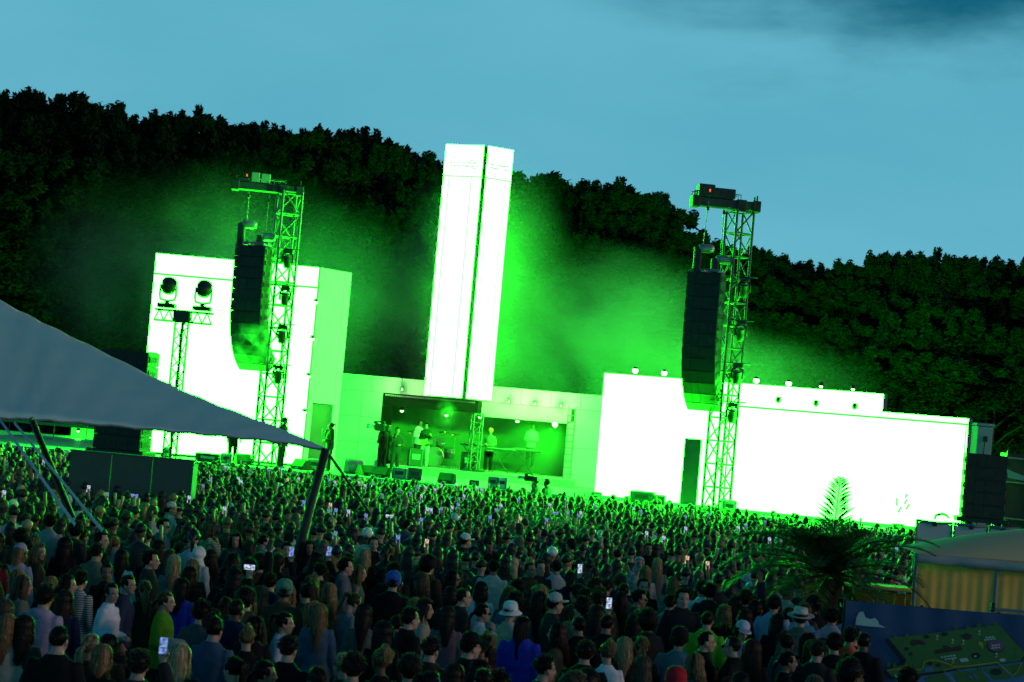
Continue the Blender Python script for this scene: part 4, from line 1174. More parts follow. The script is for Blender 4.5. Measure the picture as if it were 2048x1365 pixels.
# ------------------------------------------------------------ stage smoke
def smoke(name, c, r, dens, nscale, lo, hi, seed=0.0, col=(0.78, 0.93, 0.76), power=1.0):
    m = bpy.data.materials.new(name); m.use_nodes = True
    n, l = m.node_tree.nodes, m.node_tree.links
    n.clear()
    out = n.new('ShaderNodeOutputMaterial'); v = n.new('ShaderNodeVolumePrincipled')
    v.inputs['Color'].default_value = (*col, 1); v.inputs['Anisotropy'].default_value = 0.0  # white smoke's own colour tinted green to deepen the green light on it
    tc = n.new('ShaderNodeTexCoord')
    ln = n.new('ShaderNodeVectorMath'); ln.operation = 'LENGTH'
    mr = n.new('ShaderNodeMapRange'); mr.interpolation_type = 'SMOOTHSTEP'
    mr.inputs['From Min'].default_value = 0.05; mr.inputs['From Max'].default_value = 0.97; mr.inputs['To Min'].default_value = 1; mr.inputs['To Max'].default_value = 0
    mp = n.new('ShaderNodeMapping'); mp.inputs['Location'].default_value = (seed, seed * 0.7, seed * 1.3)
    mp.inputs['Scale'].default_value = tuple(q / max(r) for q in r)
    nz = n.new('ShaderNodeTexNoise'); nz.inputs['Scale'].default_value = nscale; nz.inputs['Detail'].default_value = 5; nz.inputs['Roughness'].default_value = 0.55; nz.inputs['Distortion'].default_value = 0.4
    m2 = n.new('ShaderNodeMapRange'); m2.inputs['From Min'].default_value = lo; m2.inputs['From Max'].default_value = hi
    mu = n.new('ShaderNodeMath'); mu.operation = 'MULTIPLY'; mu2 = n.new('ShaderNodeMath'); mu2.operation = 'MULTIPLY'; mu2.inputs[1].default_value = dens
    l.new(tc.outputs['Object'], ln.inputs[0]); l.new(ln.outputs['Value'], mr.inputs['Value'])
    l.new(tc.outputs['Object'], mp.inputs['Vector']); l.new(mp.outputs[0], nz.inputs['Vector']); l.new(nz.outputs['Fac'], m2.inputs['Value'])
    l.new(mr.outputs[0], mu.inputs[0]); l.new(m2.outputs[0], mu.inputs[1]); l.new(mu.outputs[0], mu2.inputs[0]); l.new(mu2.outputs[0], v.inputs['Density'])
    l.new(v.outputs[0], out.inputs['Volume'])
    o = MB().ell((0, 0, 0), (1, 1, 1), 24, 16).build(name, m, None)
    o.location = c; o.scale = r
    return tag(o, kind='stuff')
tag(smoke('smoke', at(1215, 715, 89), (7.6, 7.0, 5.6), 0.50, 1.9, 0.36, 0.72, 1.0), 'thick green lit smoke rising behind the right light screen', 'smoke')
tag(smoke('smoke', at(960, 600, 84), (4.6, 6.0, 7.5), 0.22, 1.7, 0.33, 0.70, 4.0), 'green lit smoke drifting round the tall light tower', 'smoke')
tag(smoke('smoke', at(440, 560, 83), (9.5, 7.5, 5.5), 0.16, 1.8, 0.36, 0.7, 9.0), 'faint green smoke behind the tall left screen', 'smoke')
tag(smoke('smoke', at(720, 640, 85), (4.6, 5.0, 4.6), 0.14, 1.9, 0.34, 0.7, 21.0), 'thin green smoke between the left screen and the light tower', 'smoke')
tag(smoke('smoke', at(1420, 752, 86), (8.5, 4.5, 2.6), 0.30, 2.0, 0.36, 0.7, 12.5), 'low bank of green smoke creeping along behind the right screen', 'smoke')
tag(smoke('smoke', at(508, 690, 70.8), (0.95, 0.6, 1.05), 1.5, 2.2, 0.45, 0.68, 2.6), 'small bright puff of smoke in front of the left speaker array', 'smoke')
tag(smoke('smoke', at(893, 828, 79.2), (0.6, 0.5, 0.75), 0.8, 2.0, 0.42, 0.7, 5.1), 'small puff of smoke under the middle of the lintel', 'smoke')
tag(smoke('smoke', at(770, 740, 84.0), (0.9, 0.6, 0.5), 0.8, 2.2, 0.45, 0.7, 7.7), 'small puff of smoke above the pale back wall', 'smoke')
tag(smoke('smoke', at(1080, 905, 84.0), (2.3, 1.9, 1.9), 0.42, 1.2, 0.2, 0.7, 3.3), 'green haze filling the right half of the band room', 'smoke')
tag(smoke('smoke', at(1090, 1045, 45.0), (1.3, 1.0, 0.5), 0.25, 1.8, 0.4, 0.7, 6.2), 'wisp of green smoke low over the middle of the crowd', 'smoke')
# ------------------------------------------------------------ people
def objcol_material(name, rough, var, scale, bump, bscale, attr=None, trans=0.0, stretch=None, sheen=0.0, spec=0.4, island=False, lift=None):
    m, n, l, b = nt(name)
    oi = n.new('ShaderNodeObjectInfo')
    src = oi.outputs['Color']
    tc = n.new('ShaderNodeTexCoord')
    vec = tc.outputs['Object']
    if stretch:
        mp = n.new('ShaderNodeMapping'); mp.inputs['Scale'].default_value = stretch
        l.new(vec, mp.inputs['Vector']); vec = mp.outputs[0]
    if attr:
        a = n.new('ShaderNodeAttribute'); a.attribute_name = attr
        mm = n.new('ShaderNodeMix'); mm.data_type = 'RGBA'; mm.blend_type = 'MULTIPLY'; mm.inputs[0].default_value = 1
        l.new(src, mm.inputs[6]); l.new(a.outputs['Color'], mm.inputs[7]); src = mm.outputs[2]
    t = n.new('ShaderNodeTexNoise'); t.inputs['Scale'].default_value = scale; t.inputs['Detail'].default_value = 4
    mr = n.new('ShaderNodeMapRange'); mr.inputs['From Min'].default_value = 0.3; mr.inputs['From Max'].default_value = 0.7
    mr.inputs['To Min'].default_value = 1 - var; mr.inputs['To Max'].default_value = 1 + var
    hs = n.new('ShaderNodeVectorMath'); hs.operation = 'SCALE'
    if lift:
        ad = n.new('ShaderNodeVectorMath'); ad.operation = 'ADD'; ad.inputs[1].default_value = lift; l.new(src, ad.inputs[0]); src = ad.outputs[0]
    if island:
        ge = n.new('ShaderNodeNewGeometry'); ir = n.new('ShaderNodeMapRange'); ir.inputs['To Min'].default_value = 0.35; ir.inputs['To Max'].default_value = 1.9
        l.new(ge.outputs['Random Per Island'], ir.inputs['Value'])
        h2 = n.new('ShaderNodeVectorMath'); h2.operation = 'SCALE'; l.new(src, h2.inputs[0]); l.new(ir.outputs[0], h2.inputs['Scale']); src = h2.outputs[0]
    l.new(vec, t.inputs['Vector']); l.new(t.outputs['Fac'], mr.inputs['Value'])
    l.new(src, hs.inputs[0]); l.new(mr.outputs[0], hs.inputs['Scale'])
    l.new(hs.outputs[0], b.inputs['Base Color'])
    b.inputs['Roughness'].default_value = rough; b.inputs['Specular IOR Level'].default_value = spec
    if sheen: b.inputs['Sheen Weight'].default_value = sheen
    if bump:
        t2 = n.new('ShaderNodeTexNoise'); t2.inputs['Scale'].default_value = bscale; t2.inputs['Detail'].default_value = 3
        bp = n.new('ShaderNodeBump'); bp.inputs['Strength'].default_value = bump; bp.inputs['Distance'].default_value = 0.01
        l.new(vec, t2.inputs['Vector']); l.new(t2.outputs['Fac'], bp.inputs['Height']); l.new(bp.outputs[0], b.inputs['Normal'])
    if trans:
        tr = n.new('ShaderNodeBsdfTranslucent'); l.new(hs.outputs[0], tr.inputs['Color'])
        ms = n.new('ShaderNodeMixShader'); ms.inputs[0].default_value = trans
        l.new(b.outputs[0], ms.inputs[1]); l.new(tr.outputs[0], ms.inputs[2]); l.new(ms.outputs[0], n['Material Output'].inputs['Surface'])
    return m
M_skn = objcol_material('human_skin', 0.5, 0.08, 9, 0.05, 60, attr='tint')
M_hair = objcol_material('human_hair', 0.38, 0.5, 55, 0.4, 90, trans=0.45, stretch=(1, 1, 0.09), spec=0.3, island=True)
M_fuzz = objcol_material('flyaway_hair', 0.45, 0.2, 30, 0, 10, trans=0.55, spec=0.5, lift=(0.26, 0.23, 0.17))
M_cloth = objcol_material('clothing_fabric', 0.8, 0.14, 14, 0.35, 70, spec=0.15)
M_strp = objcol_material('striped_fabric', 0.8, 0.1, 14, 0.3, 70)
_n, _l = M_strp.node_tree.nodes, M_strp.node_tree.links
_w = _n.new('ShaderNodeTexWave'); _w.bands_direction = 'Z'; _w.inputs['Scale'].default_value = 11; _w.inputs['Distortion'].default_value = 1.0
_m = _n.new('ShaderNodeMix'); _m.data_type = 'RGBA'; _m.inputs[6].default_value = (0.03, 0.035, 0.04, 1); _m.inputs[7].default_value = (0.6, 0.6, 0.58, 1)
_t = _n.new('ShaderNodeTexCoord'); _l.new(_t.outputs['Object'], _w.inputs['Vector']); _l.new(_w.outputs['Fac'], _m.inputs[0]); _l.new(_m.outputs[2], _n['Principled BSDF'].inputs['Base Color'])
M_glass = material('dark_glasses', (0.01, 0.01, 0.012), 0.15, var=0.0)

dg = None
def remesh(mb, voxel, smooth=2):
    me = mb.mesh('tmp', M_skn)
    o = link('tmp', me)
    r = o.modifiers.new('r', 'REMESH'); r.mode = 'VOXEL'; r.voxel_size = voxel
    s = o.modifiers.new('s', 'SMOOTH'); s.factor = 0.5; s.iterations = smooth
    d = bpy.context.evaluated_depsgraph_get()
    out = bpy.data.meshes.new_from_object(o.evaluated_get(d))
    bpy.data.objects.remove(o); bpy.data.meshes.remove(me)
    out.polygons.foreach_set('use_smooth', [True] * len(out.polygons))
    return out
def coords(me):
    a = np.empty(len(me.vertices) * 3, np.float32); me.vertices.foreach_get('co', a); return a.reshape(-1, 3)
def normals(me):
    a = np.empty(len(me.vertices) * 3, np.float32); me.vertices.foreach_get('normal', a); return a.reshape(-1, 3)
def wrinkle(me, amp, seed, zfreq=1.0):
    p = coords(me); nn = normals(me)
    r = np.random.default_rng(seed)
    d = np.zeros(len(p))
    for i in range(9):
        k = r.normal(size=3) * np.array([14, 14, 22 * zfreq]); d += np.sin(p @ k + 2.2 * np.sin(p @ (r.normal(size=3) * 7)) + r.uniform(0, 6)) / 9
    d = np.sign(d) * np.abs(d) ** 0.8
    p = p + nn * (d * amp)[:, None]
    me.vertices.foreach_set('co', p.astype(np.float32).ravel()); me.update()

HP = Vector((0, 0.022, 1.638))        # centre of the head above the neck pivot
def hand(mb, w, d, palm, thumb, grip):
    """palm and five fingers from the wrist w along d; fingers curl towards the palm normal"""
    d, palm = d.normalized(), palm.normalized()
    side = d.cross(palm).normalized()
    if thumb < 0: side = -side
    pc_ = w + d * 0.05
    Mx = Matrix((side, palm, d)).transposed()
    mb.bevel_box(pc_, (0.082, 0.03, 0.095), 0.012, Mx)
    for i, ln in enumerate((0.072, 0.082, 0.076, 0.058)):
        st = w + d * 0.088 + side * (0.032 - 0.0215 * i)
        sp_ = side * (0.006 - 0.004 * i)
        a = 0.25 + grip * 0.75
        d1 = (d * math.cos(a) + palm * math.sin(a)).normalized()
        a2 = a + 0.3 + grip * 0.9
        d2 = (d * math.cos(a2) + palm * math.sin(a2)).normalized()
        k1 = st + (d1 + sp_ * 2) * ln * 0.52
        mb.tube([st - d * 0.015, st + d1 * 0.01, k1, k1 + d2 * ln * 0.48], [0.0098, 0.0098, 0.0092, 0.0078], 7)
    ts = w + d * 0.03 + side * 0.035
    td = (d * 0.65 + side * (0.65 - 0.3 * grip) + palm * (0.25 + 0.4 * grip)).normalized()
    mb.tube([ts - side * 0.01, ts + td * 0.035, ts + (td + d * 0.3 + palm * 0.25 * grip).normalized() * 0.068], [0.0135, 0.012, 0.0088], 7)
def rings(spec, n=20, grow=0.0, sx=1.0):
    out = []
    for z, cy, rx, ry in spec:
        ring = []
        for k in range(n):
            t = 2 * math.pi * k / n
            c, s_ = math.cos(t), math.sin(t)
            e = 0.82
            ring.append(Vector(((rx * sx + grow) * math.copysign(abs(c) ** e, c), cy + (ry + grow) * math.copysign(abs(s_) ** e, s_), z)))
        out.append(ring)
    return out
TORSO = {'m': [(0.80, 0, .150, .105), (0.92, -.005, .168, .118), (1.05, .0, .152, .105), (1.22, .005, .170, .118), (1.34, .005, .182, .118), (1.42, -.006, .178, .100), (1.465, -.014, .142, .080), (1.505, -.016, .092, .066), (1.535, -.012, .062, .058)],
         'f': [(0.80, 0, .155, .108), (0.91, -.008, .172, .122), (1.06, .0, .126, .092), (1.22, .008, .142, .108), (1.33, .008, .150, .108), (1.41, -.005, .148, .090), (1.455, -.013, .112, .070), (1.49, -.014, .072, .058), (1.52, -.010, .053, .052)]}
SHX = {'m': 0.195, 'f': 0.162}
# elbow, wrist (right side), hand direction, palm normal, grip
ARM = {'down': ((.25, -.03, 1.13), (.25, .05, .88), (0, .15, -1), (-1, 0, 0), .35),
       'front': ((.235, -.04, 1.14), (.12, .20, 1.10), (-.6, .7, .1), (-.3, -.2, -1), .5),
       'phone': ((.27, .16, 1.40), (.15, .26, 1.66), (0, .12, 1), (-.1, -1, 0), .75),
       'high': ((.25, .08, 1.62), (.20, .16, 1.90), (0, .1, 1), (0, -1, 0), .75),
       'up': ((.27, .03, 1.63), (.24, .05, 1.92), (0, .1, 1), (0, 1, 0), .2),
       'face': ((.25, .10, 1.18), (.085, .17, 1.42), (-.35, 0, .9), (-.7, -.5, 0), .7),
       'hip': ((.33, -.08, 1.16), (.20, .02, 1.0), (-.6, .5, -.4), (0, 0, -1), .4),
       'guitar': ((.25, -.02, 1.14), (.05, .19, 1.06), (-.8, .1, -.3), (0, -1, 0), .5),
       'neckhand': ((.27, .10, 1.16), (.34, .26, 1.28), (-.2, .6, .5), (-.6, -.4, .4), .8),
       'shoulder': ((.24, .16, 1.33), (.13, .16, 1.58), (-.1, .3, .9), (-1, 0, 0), .6)}
POSES = {'down': ('down', 'down'), 'front': ('front', 'front'), 'phone': ('phone', 'down'), 'high': ('high', 'down'), 'both': ('phone', 'phone'),
         'up': ('up', 'down'), 'face': ('face', 'down'), 'guitar': ('guitar', 'neckhand'), 'mic': ('face', 'front'), 'camera': ('shoulder', 'front')}
def headmat(turn, nod):
    return Matrix.Rotation(R(-turn), 3, 'Z') @ Matrix.Rotation(R(nod), 3, 'X')
NECK = Vector((0, 0.0, 1.51))
def make_body(sex, pose, turn=0, nod=0):
    m = MB()
    m.loft(rings(TORSO[sex], grow=-0.004))
    sh = SHX[sex]; k = 1.0 if sex == 'm' else 0.86
    for sg, a in zip((1, -1), POSES[pose]):
        e, w, d, pn, grip = ARM[a]
        e, w = Vector((e[0] * sg * (sh / .195), e[1], e[2])), Vector((w[0] * sg, w[1], w[2]))
        d, pn = Vector((d[0] * sg, d[1], d[2])), Vector((pn[0] * sg, pn[1], pn[2]))
        s_ = Vector((sh * 0.93 * sg, -0.005, 1.42))
        s0_ = Vector((sh * 0.4 * sg, -0.005, 1.40))
        m.tube([s0_, s_, s_.lerp(e, .35), e, e.lerp(w, .3), w], [q * k for q in (.052, .058, .052, .042, .043, .029)], 12)
        hand(m, w, d, pn, sg if a in ('phone', 'high', 'up', 'down') else sg, grip)
        m.tube([Vector((.09 * sg, 0, .86)), Vector((.10 * sg, .0, .70)), Vector((.105 * sg, .015, .48)), Vector((.108 * sg, -.01, .30)), Vector((.11 * sg, -.02, .09))], [.092, .085, .058, .054, .04], 12)
        m.tube([Vector((.11 * sg, -.06, .045)), Vector((.115 * sg, .05, .045)), Vector((.12 * sg, .16, .035))], [.042, .045, .03], 9, flat=0.8)
    m.tube([(0, -.022, 1.44), (0, -.010, 1.51), HP + Vector((0, -.012, -.05))], [(.062 if sex == 'm' else .052), (.058 if sex == 'm' else .047), .052], 12)
    HM = headmat(turn, nod)
    H = lambda p: NECK + HM @ (HP + Vector(p) - NECK)
    m.ell(H((0, -.008, .032)), (.075, .094, .088), 18, 12, HM)            # cranium
    m.ell(H((0, .030, -.035)), (.060, .062, .078), 16, 10, HM)            # face
    m.ell(H((0, .052, -.092)), (.036 if sex == 'f' else .042, .035, .026), 12, 8, HM)        # chin
    m.ell(H((0, .082, .022)), (.046, .014, .012), 12, 6, HM)              # brow
    m.tube([H((0, .090, .016)), H((0, .105, -.012)), H((0, .114, -.032))], [.009, .012, .0145], 8)   # nose
    for sg in (-1, 1):
        m.ell(H((sg * .014, .102, -.036)), (.009, .010, .008), 8, 6, HM)
        m.ell(H((sg * .034, .076, -.022)), (.020, .014, .018), 8, 6, HM)
        m.ell(H((sg * .074, -.006, -.012)), (.011, .019, .031), 8, 6, HM @ Matrix.Rotation(sg * 0.35, 3, 'Z'))
    m.ell(H((0, .090, -.063)), (.022, .011, .008), 10, 6, HM)             # lips
    m.ell(H((0, .088, -.073)), (.018, .010, .008), 10, 6, HM)
    me = remesh(m, 0.0125, 1)
    p = coords(me)
    inv = HM.inverted()
    q = (p - np.array(NECK)) @ np.array(inv).T + np.array(NECK) - np.array(HP)
    t = np.ones((len(p), 4), np.float32)
    front = q[:, 1] > 0.045
    def paint(cx, cz, rx, rz, col, soft=0.5):
        dd = ((np.abs(q[:, 0]) - cx) / rx) ** 2 + ((q[:, 2] - cz) / rz) ** 2
        f = np.clip((1.25 - dd) / soft, 0, 1) * front * (p[:, 2] > 1.45)
        t[:, :3] = t[:, :3] * (1 - f[:, None]) + np.array(col) * f[:, None]
    paint(0.032, 0.003, 0.018, 0.0085, (0.22, 0.2, 0.2))
    paint(0.033, 0.025, 0.023, 0.0065, (0.28, 0.22, 0.2))
    paint(0.0, -0.068, 0.024, 0.0125, (0.72, 0.42, 0.42) if sex == 'f' else (0.75, 0.5, 0.48))
    at_ = me.color_attributes.new('tint', 'FLOAT_COLOR', 'POINT'); at_.data.foreach_set('color', t.ravel())
    me.materials.clear(); me.materials.append(M_skn)
    me.name = 'person'
    return me
def make_top(sex, pose, sleeve='long', loose=1.0, seed=0, hem=0.84, stripes=False):
    m = MB()
    sp_ = [(z, cy, rx, ry) for z, cy, rx, ry in TORSO[sex]]
    sp_ = [s_ for s_ in sp_ if s_[0] > hem + 0.03]
    s0_ = sp_[0]
    sp_ = [(hem, s0_[1], s0_[2] * 1.06, s0_[3] * 1.08)] + sp_
    g_ = 0.016 * loose
    out = []
    for z, cy, rx, ry in sp_:
        f = 1.0 if z < 1.4 else 0.75
        rx2, ry2 = rx, ry
        if loose > 1.2 and z < 1.3: rx2, ry2 = max(rx, TORSO[sex][3][2] * 0.98), max(ry, TORSO[sex][3][3])
        out.append((z, cy, rx2 + g_ * f, ry2 + g_ * f))
    m.loft(rings(out, 22))
    sh = SHX[sex]; k = 1.0 if sex == 'm' else 0.86
    for sg, a in zip((1, -1), POSES[pose]):
        e, w = ARM[a][0], ARM[a][1]
        e, w = Vector((e[0] * sg * (sh / .195), e[1], e[2])), Vector((w[0] * sg, w[1], w[2]))
        s_ = Vector((sh * 0.93 * sg, -0.005, 1.42)); sa_ = Vector((sh * 0.35 * sg, -0.005, 1.39))
        if sleeve == 'long':
            m.tube([sa_, s_, s_.lerp(e, .4), e, e.lerp(w, .45), e.lerp(w, .93)], [q * k + g_ * 0.9 for q in (.052, .058, .054, .046, .044, .036)], 12)
        elif sleeve == 'short':
            m.tube([sa_, s_, s_.lerp(e, .4), s_.lerp(e, .75)], [q * k + g_ for q in (.052, .058, .056, .056)], 12)
    if sleeve == 'none':
        pass
    me = remesh(m, 0.015, 2)
    wrinkle(me, 0.008 * loose, seed, 0.8)
    me.materials.clear(); me.materials.append(M_strp if stripes else M_cloth)
    me.name = 'top'
    return me
def make_legs(sex, wide=1.0):
    m = MB()
    T = TORSO[sex]
    m.loft(rings([(0.78, 0, T[0][2] + .01, T[0][3] + .012), (0.90, -.005, T[1][2] + .008, T[1][3] + .008), (1.02, 0, T[2][2] + .012, T[2][3] + .012)], 20))
    for sg in (-1, 1):
        m.tube([Vector((.085 * sg, 0, .86)), Vector((.098 * sg, .0, .70)), Vector((.105 * sg, .012, .48)), Vector((.108 * sg, -.008, .30)), Vector((.11 * sg, -.015, .07))], [q * wide + .012 for q in (.094, .088, .066, .062, .058)], 12)
    me = remesh(m, 0.02, 2)
    wrinkle(me, 0.007, 5)
    me.materials.clear(); me.materials.append(M_cloth); me.name = 'trousers'
    return me

# hair, modelled round the head centre, face towards +y
def shell(grow, cut, n=26, mm=16, jit=0.0, seed=0, back=0.0):
    """skull cap of hair: a closed double shell without the face"""
    r_ = random.Random(seed)
    vs, idx = [], {}
    m = MB()
    def P_(i, j, g_):
        th = math.pi * i / mm; ph = 2 * math.pi * j / n
        x, y, z = math.sin(th) * math.cos(ph), math.sin(th) * math.sin(ph), math.cos(th)
        jj = 1 + jit * (noise.noise(Vector((x * 3 + seed, y * 3, z * 3))) + 0.5 * noise.noise(Vector((x * 8 + seed, y * 8, z * 8))))
        bk = back * max(0, -y) * 1.0
        return Vector(((0.075 + g_) * x * jj, -0.008 + (0.094 + g_ + bk) * y * jj, 0.030 + (0.088 + g_) * z * jj))
    keep = []
    for i in range(mm):
        for j in range(n):
            th = math.pi * (i + .5) / mm; ph = 2 * math.pi * (j + .5) / n
            x, y, z = math.sin(th) * math.cos(ph), math.sin(th) * math.sin(ph), math.cos(th)
            if cut(x, y, z): keep.append((i, j))
    for lay, g_ in ((0, grow), (1, -0.004)):
        for i in range(mm + 1):
            for j in range(n):
                idx[(lay, i, j)] = len(vs); vs.append(P_(i, j, g_))
    fs = []
    ks = set(keep)
    for i, j in keep:
        k = (j + 1) % n
        fs.append((idx[0, i, j], idx[0, i + 1, j], idx[0, i + 1, k], idx[0, i, k]))
        for (di, dj, a, b) in ((-1, 0, (i, j), (i, k)), (1, 0, (i + 1, k), (i + 1, j)), (0, -1, (i + 1, j), (i, j)), (0, 1, (i, k), (i + 1, k))):
            if (i + di, (j + dj) % n) not in ks and 0 <= i + di < mm:
                fs.append((idx[0, *a], idx[1, *a], idx[1, *b], idx[0, *b]))
    m.add(vs, fs)
    return m
CUT_LONG = lambda x, y, z: not (y > 0.30 and z < 0.62 and abs(x) < 0.85) and z > -0.75
CUT_SHORT = lambda x, y, z: not (y > 0.24 and z < 0.66) and z > (-0.82 if y < -0.35 else -0.42 + 0.25 * math.sin(x * 40 + y * 31) * 0.3) and not (y > -0.1 and z < -0.12)
CUT_FADE = lambda x, y, z: not (y > 0.25 and z < 0.62) and z > -0.1 + 0.12 * math.sin(x * 23 + y * 17)
def ribbon(m, pts, w, tw, nrm):
    L_ = []
    n = len(pts)
    for i, p in enumerate(pts):
        d = (pts[min(i + 1, n - 1)] - pts[max(0, i - 1)]).normalized()
        s_ = d.cross(nrm[i]); s_ = s_.normalized() if s_.length > 1e-4 else Vector((1, 0, 0))
        ww = w * (1 - 0.75 * (i / (n - 1)) ** 3)
        L_.append((p - s_ * ww * 0.5, p + nrm[i] * w * 0.22, p + s_ * ww * 0.5))
    b = len(m.v); m.v += [tuple(q) for t in L_ for q in t]
    for i in range(n - 1):
        a = b + i * 3
        m.f += [(a, a + 1, a + 4, a + 3), (a + 1, a + 2, a + 5, a + 4)]; m.m += [0, 0]
def skull(ph, th, g_):
    x, y, z = math.sin(th) * math.cos(ph), math.sin(th) * math.sin(ph), math.cos(th)
    return Vector(((0.075 + g_) * x, -0.008 + (0.094 + g_) * y, 0.030 + (0.088 + g_) * z)), Vector((x, y, z))
def hair_long(seed, length=0.34, wavy=0.0, n=560, frontfall=True, grow=0.016):
    r_ = random.Random(seed)
    m = shell(grow * 0.55, CUT_LONG, seed=seed, jit=0.03)
    for k in range(n):
        ph = r_.uniform(R(40), R(500)) if False else r_.uniform(R(28), R(152)) + R(180) if r_.random() < .72 else r_.choice((r_.uniform(R(-12), R(30)), r_.uniform(R(150), R(192))))
        th0 = r_.uniform(0.15, 0.9)
        pts, nr = [], []
        g_ = grow + r_.uniform(0, 0.012)
        for i in range(6):
            th = th0 + (R(105) - th0) * i / 5
            p, nn = skull(ph, th, g_); pts.append(p); nr.append(nn)
        p0 = pts[-1]; out = Vector((nr[-1].x, nr[-1].y, 0)).normalized()
        stray = r_.random() < 0.10
        ln = length * r_.uniform(0.62, 1.05) * (1.0 if math.sin(ph) < 0.1 else 0.85)
        fx = r_.uniform(0, 6)
        for i in range(1, 9):
            t = i / 8
            pull = -0.10 * t * t * (0.5 if math.sin(ph) > 0 else 1) * abs(out.x)
            p = p0 + Vector((out.x * (0.022 * math.sin(t * 3) + pull) - 0.02 * out.x * t, out.y * 0.015 * t - 0.05 * t * max(0.0, -out.y) * (0.2) - 0.035 * t, -ln * t))
            if wavy: p += (out * math.cos(t * 13 + fx) + Vector((-out.y, out.x, 0)) * math.sin(t * 13 + fx)) * wavy * (0.3 + t)
            p += Vector((r_.uniform(-1, 1), r_.uniform(-1, 1), 0)) * 0.005 * t
            if stray: p += (out * 0.035 + Vector((r_.uniform(-.02, .02), r_.uniform(-.02, .02), 0))) * t
            pts.append(p); nr.append(out)
        ribbon(m, pts, 0.005 if stray else r_.uniform(0.006, 0.014), 0, nr)
    return m
def hair_short(seed, lift=0.010, tuft=0.02, n=700, cut=CUT_SHORT, jit=0.05, thmax=2.3):
    r_ = random.Random(seed)
    m = shell(lift, cut, seed=seed, jit=jit)
    for k in range(n):
        ph, th = r_.uniform(0, 2 * math.pi), math.acos(r_.uniform(math.cos(thmax), 1))
        p, nn = skull(ph, th, lift * 0.7)
        if not cut(nn.x, nn.y, nn.z): continue
        d = (nn * 0.6 + Vector((r_.uniform(-.6, .6), r_.uniform(-.3, .7), r_.uniform(-.2, .5)))).normalized()
        ribbon(m, [p, p + d * tuft * 0.6 + nn * 0.003, p + d * tuft * r_.uniform(.8, 1.5)], 0.009, 0, [nn.cross(d).cross(d).normalized() if nn.cross(d).length > .01 else nn] * 3)
    return m
def hair_tail(seed, high=True, length=0.3):
    r_ = random.Random(seed)
    m = shell(0.008, CUT_LONG, seed=seed, jit=0.02)
    for k in range(150):
        ph = r_.uniform(0, 2 * math.pi); th = r_.uniform(0.2, 1.7)
        p, nn = skull(ph, th, 0.009)
        if not CUT_LONG(nn.x, nn.y, nn.z): continue
        root = Vector((0, -0.115, 0.085 if high else 0.01))
        d = (root - p); d = (d - nn * d.dot(nn)).normalized()
        ribbon(m, [p, p + d * .025 + nn * .004, p + d * .05 - nn * 0.002], .008, 0, [nn] * 3)
    root = Vector((0, -0.112, 0.085 if high else 0.0))
    m.ell(root, (0.022, 0.022, 0.022), 10, 6)
    for k in range(110):
        a = r_.uniform(0, 2 * math.pi); q = 0.03 * math.sqrt(r_.random())
        o_ = Vector((math.cos(a) * q, 0, math.sin(a) * q)); ln = length * r_.uniform(.7, 1.05)
        pts = [root + o_ * 0.4 + Vector((0, -0.004, 0))]
        for i in range(1, 9):
            t = i / 8
            pts.append(root + o_ * (0.5 + 1.5 * math.sin(t * 2.6)) + Vector((0, -0.055 * math.sin(min(1, t * 2) * 1.57) - 0.01 * t, (0.03 * math.sin(t * 4) if high else 0) - ln * t * t ** 0.3)))
        nn = Vector((math.cos(a) * .5, -1, 0)).normalized()
        ribbon(m, pts, .012, 0, [nn] * 9)
    return m
def hair_bun(seed):
    r_ = random.Random(seed)
    m = hair_tail(seed, True, 0.02)
    c = Vector((0, -0.085, 0.135))
    for k in range(90):
        a, b = r_.uniform(0, 6.28), r_.uniform(0, 3.14)
        pts, nr = [], []
        for i in range(6):
            t = a + i * 0.35
            d = Vector((math.cos(t) * math.sin(b), math.sin(t) * math.sin(b), math.cos(b) + 0.25 * math.sin(t * 2)))
            pts.append(c + d * 0.042 * r_.uniform(.9, 1.1)); nr.append(d.normalized())
        ribbon(m, pts, .012, 0, nr)
    m.ell(c, (0.038, 0.038, 0.036), 12, 8)
    return m
def hair_curly(seed, big=0.035, n=420, length=0.0):
    r_ = random.Random(seed)
    m = shell(big * 0.8, CUT_LONG if length else CUT_SHORT, seed=seed, jit=0.12)
    for k in range(n):
        ph, th = r_.uniform(0, 2 * math.pi), math.acos(r_.uniform(-0.35, 1))
        p, nn = skull(ph, th, big * 0.7)
        if not (CUT_LONG if length else CUT_SHORT)(nn.x, nn.y, nn.z): continue
        pts, nr = [], []
        u, w = perp(nn); fx = r_.uniform(0, 6); rr = r_.uniform(0.006, 0.011)
        ln = r_.uniform(0.012, 0.03) + (length * r_.uniform(.5, 1) if nn.y < 0.25 and nn.z < 0.6 else 0)
        for i in range(8):
            t = i / 7
            d = nn * min(ln, 0.03) * t + Vector((0, 0, -max(0, ln - 0.02) * t * t))
            pts.append(p + d + (u * math.cos(fx + t * 7) + w * math.sin(fx + t * 7)) * rr); nr.append(nn)
        ribbon(m, pts, .010, 0, nr)
    return m
def hair_braids(seed):
    r_ = random.Random(seed)
    m = shell(0.010, CUT_LONG, seed=seed, jit=0.02)
    for k in range(46):
        ph = r_.uniform(R(165), R(375)); p, nn = skull(ph, R(r_.uniform(60, 100)), 0.012)
        top_, n0 = skull(ph, R(r_.uniform(15, 35)), 0.012)
        mid_, n1 = skull(ph, R(55), 0.014)
        o_ = Vector((nn.x, nn.y, 0)).normalized()
        pts = [top_, mid_, p] + [p + o_ * .012 + Vector((-o_.x * .03 * t, -0.03 * t, -0.36 * t)) for t in (.3, .65, 1)]
        m.tube(pts, 0.0075, 5)
    return m
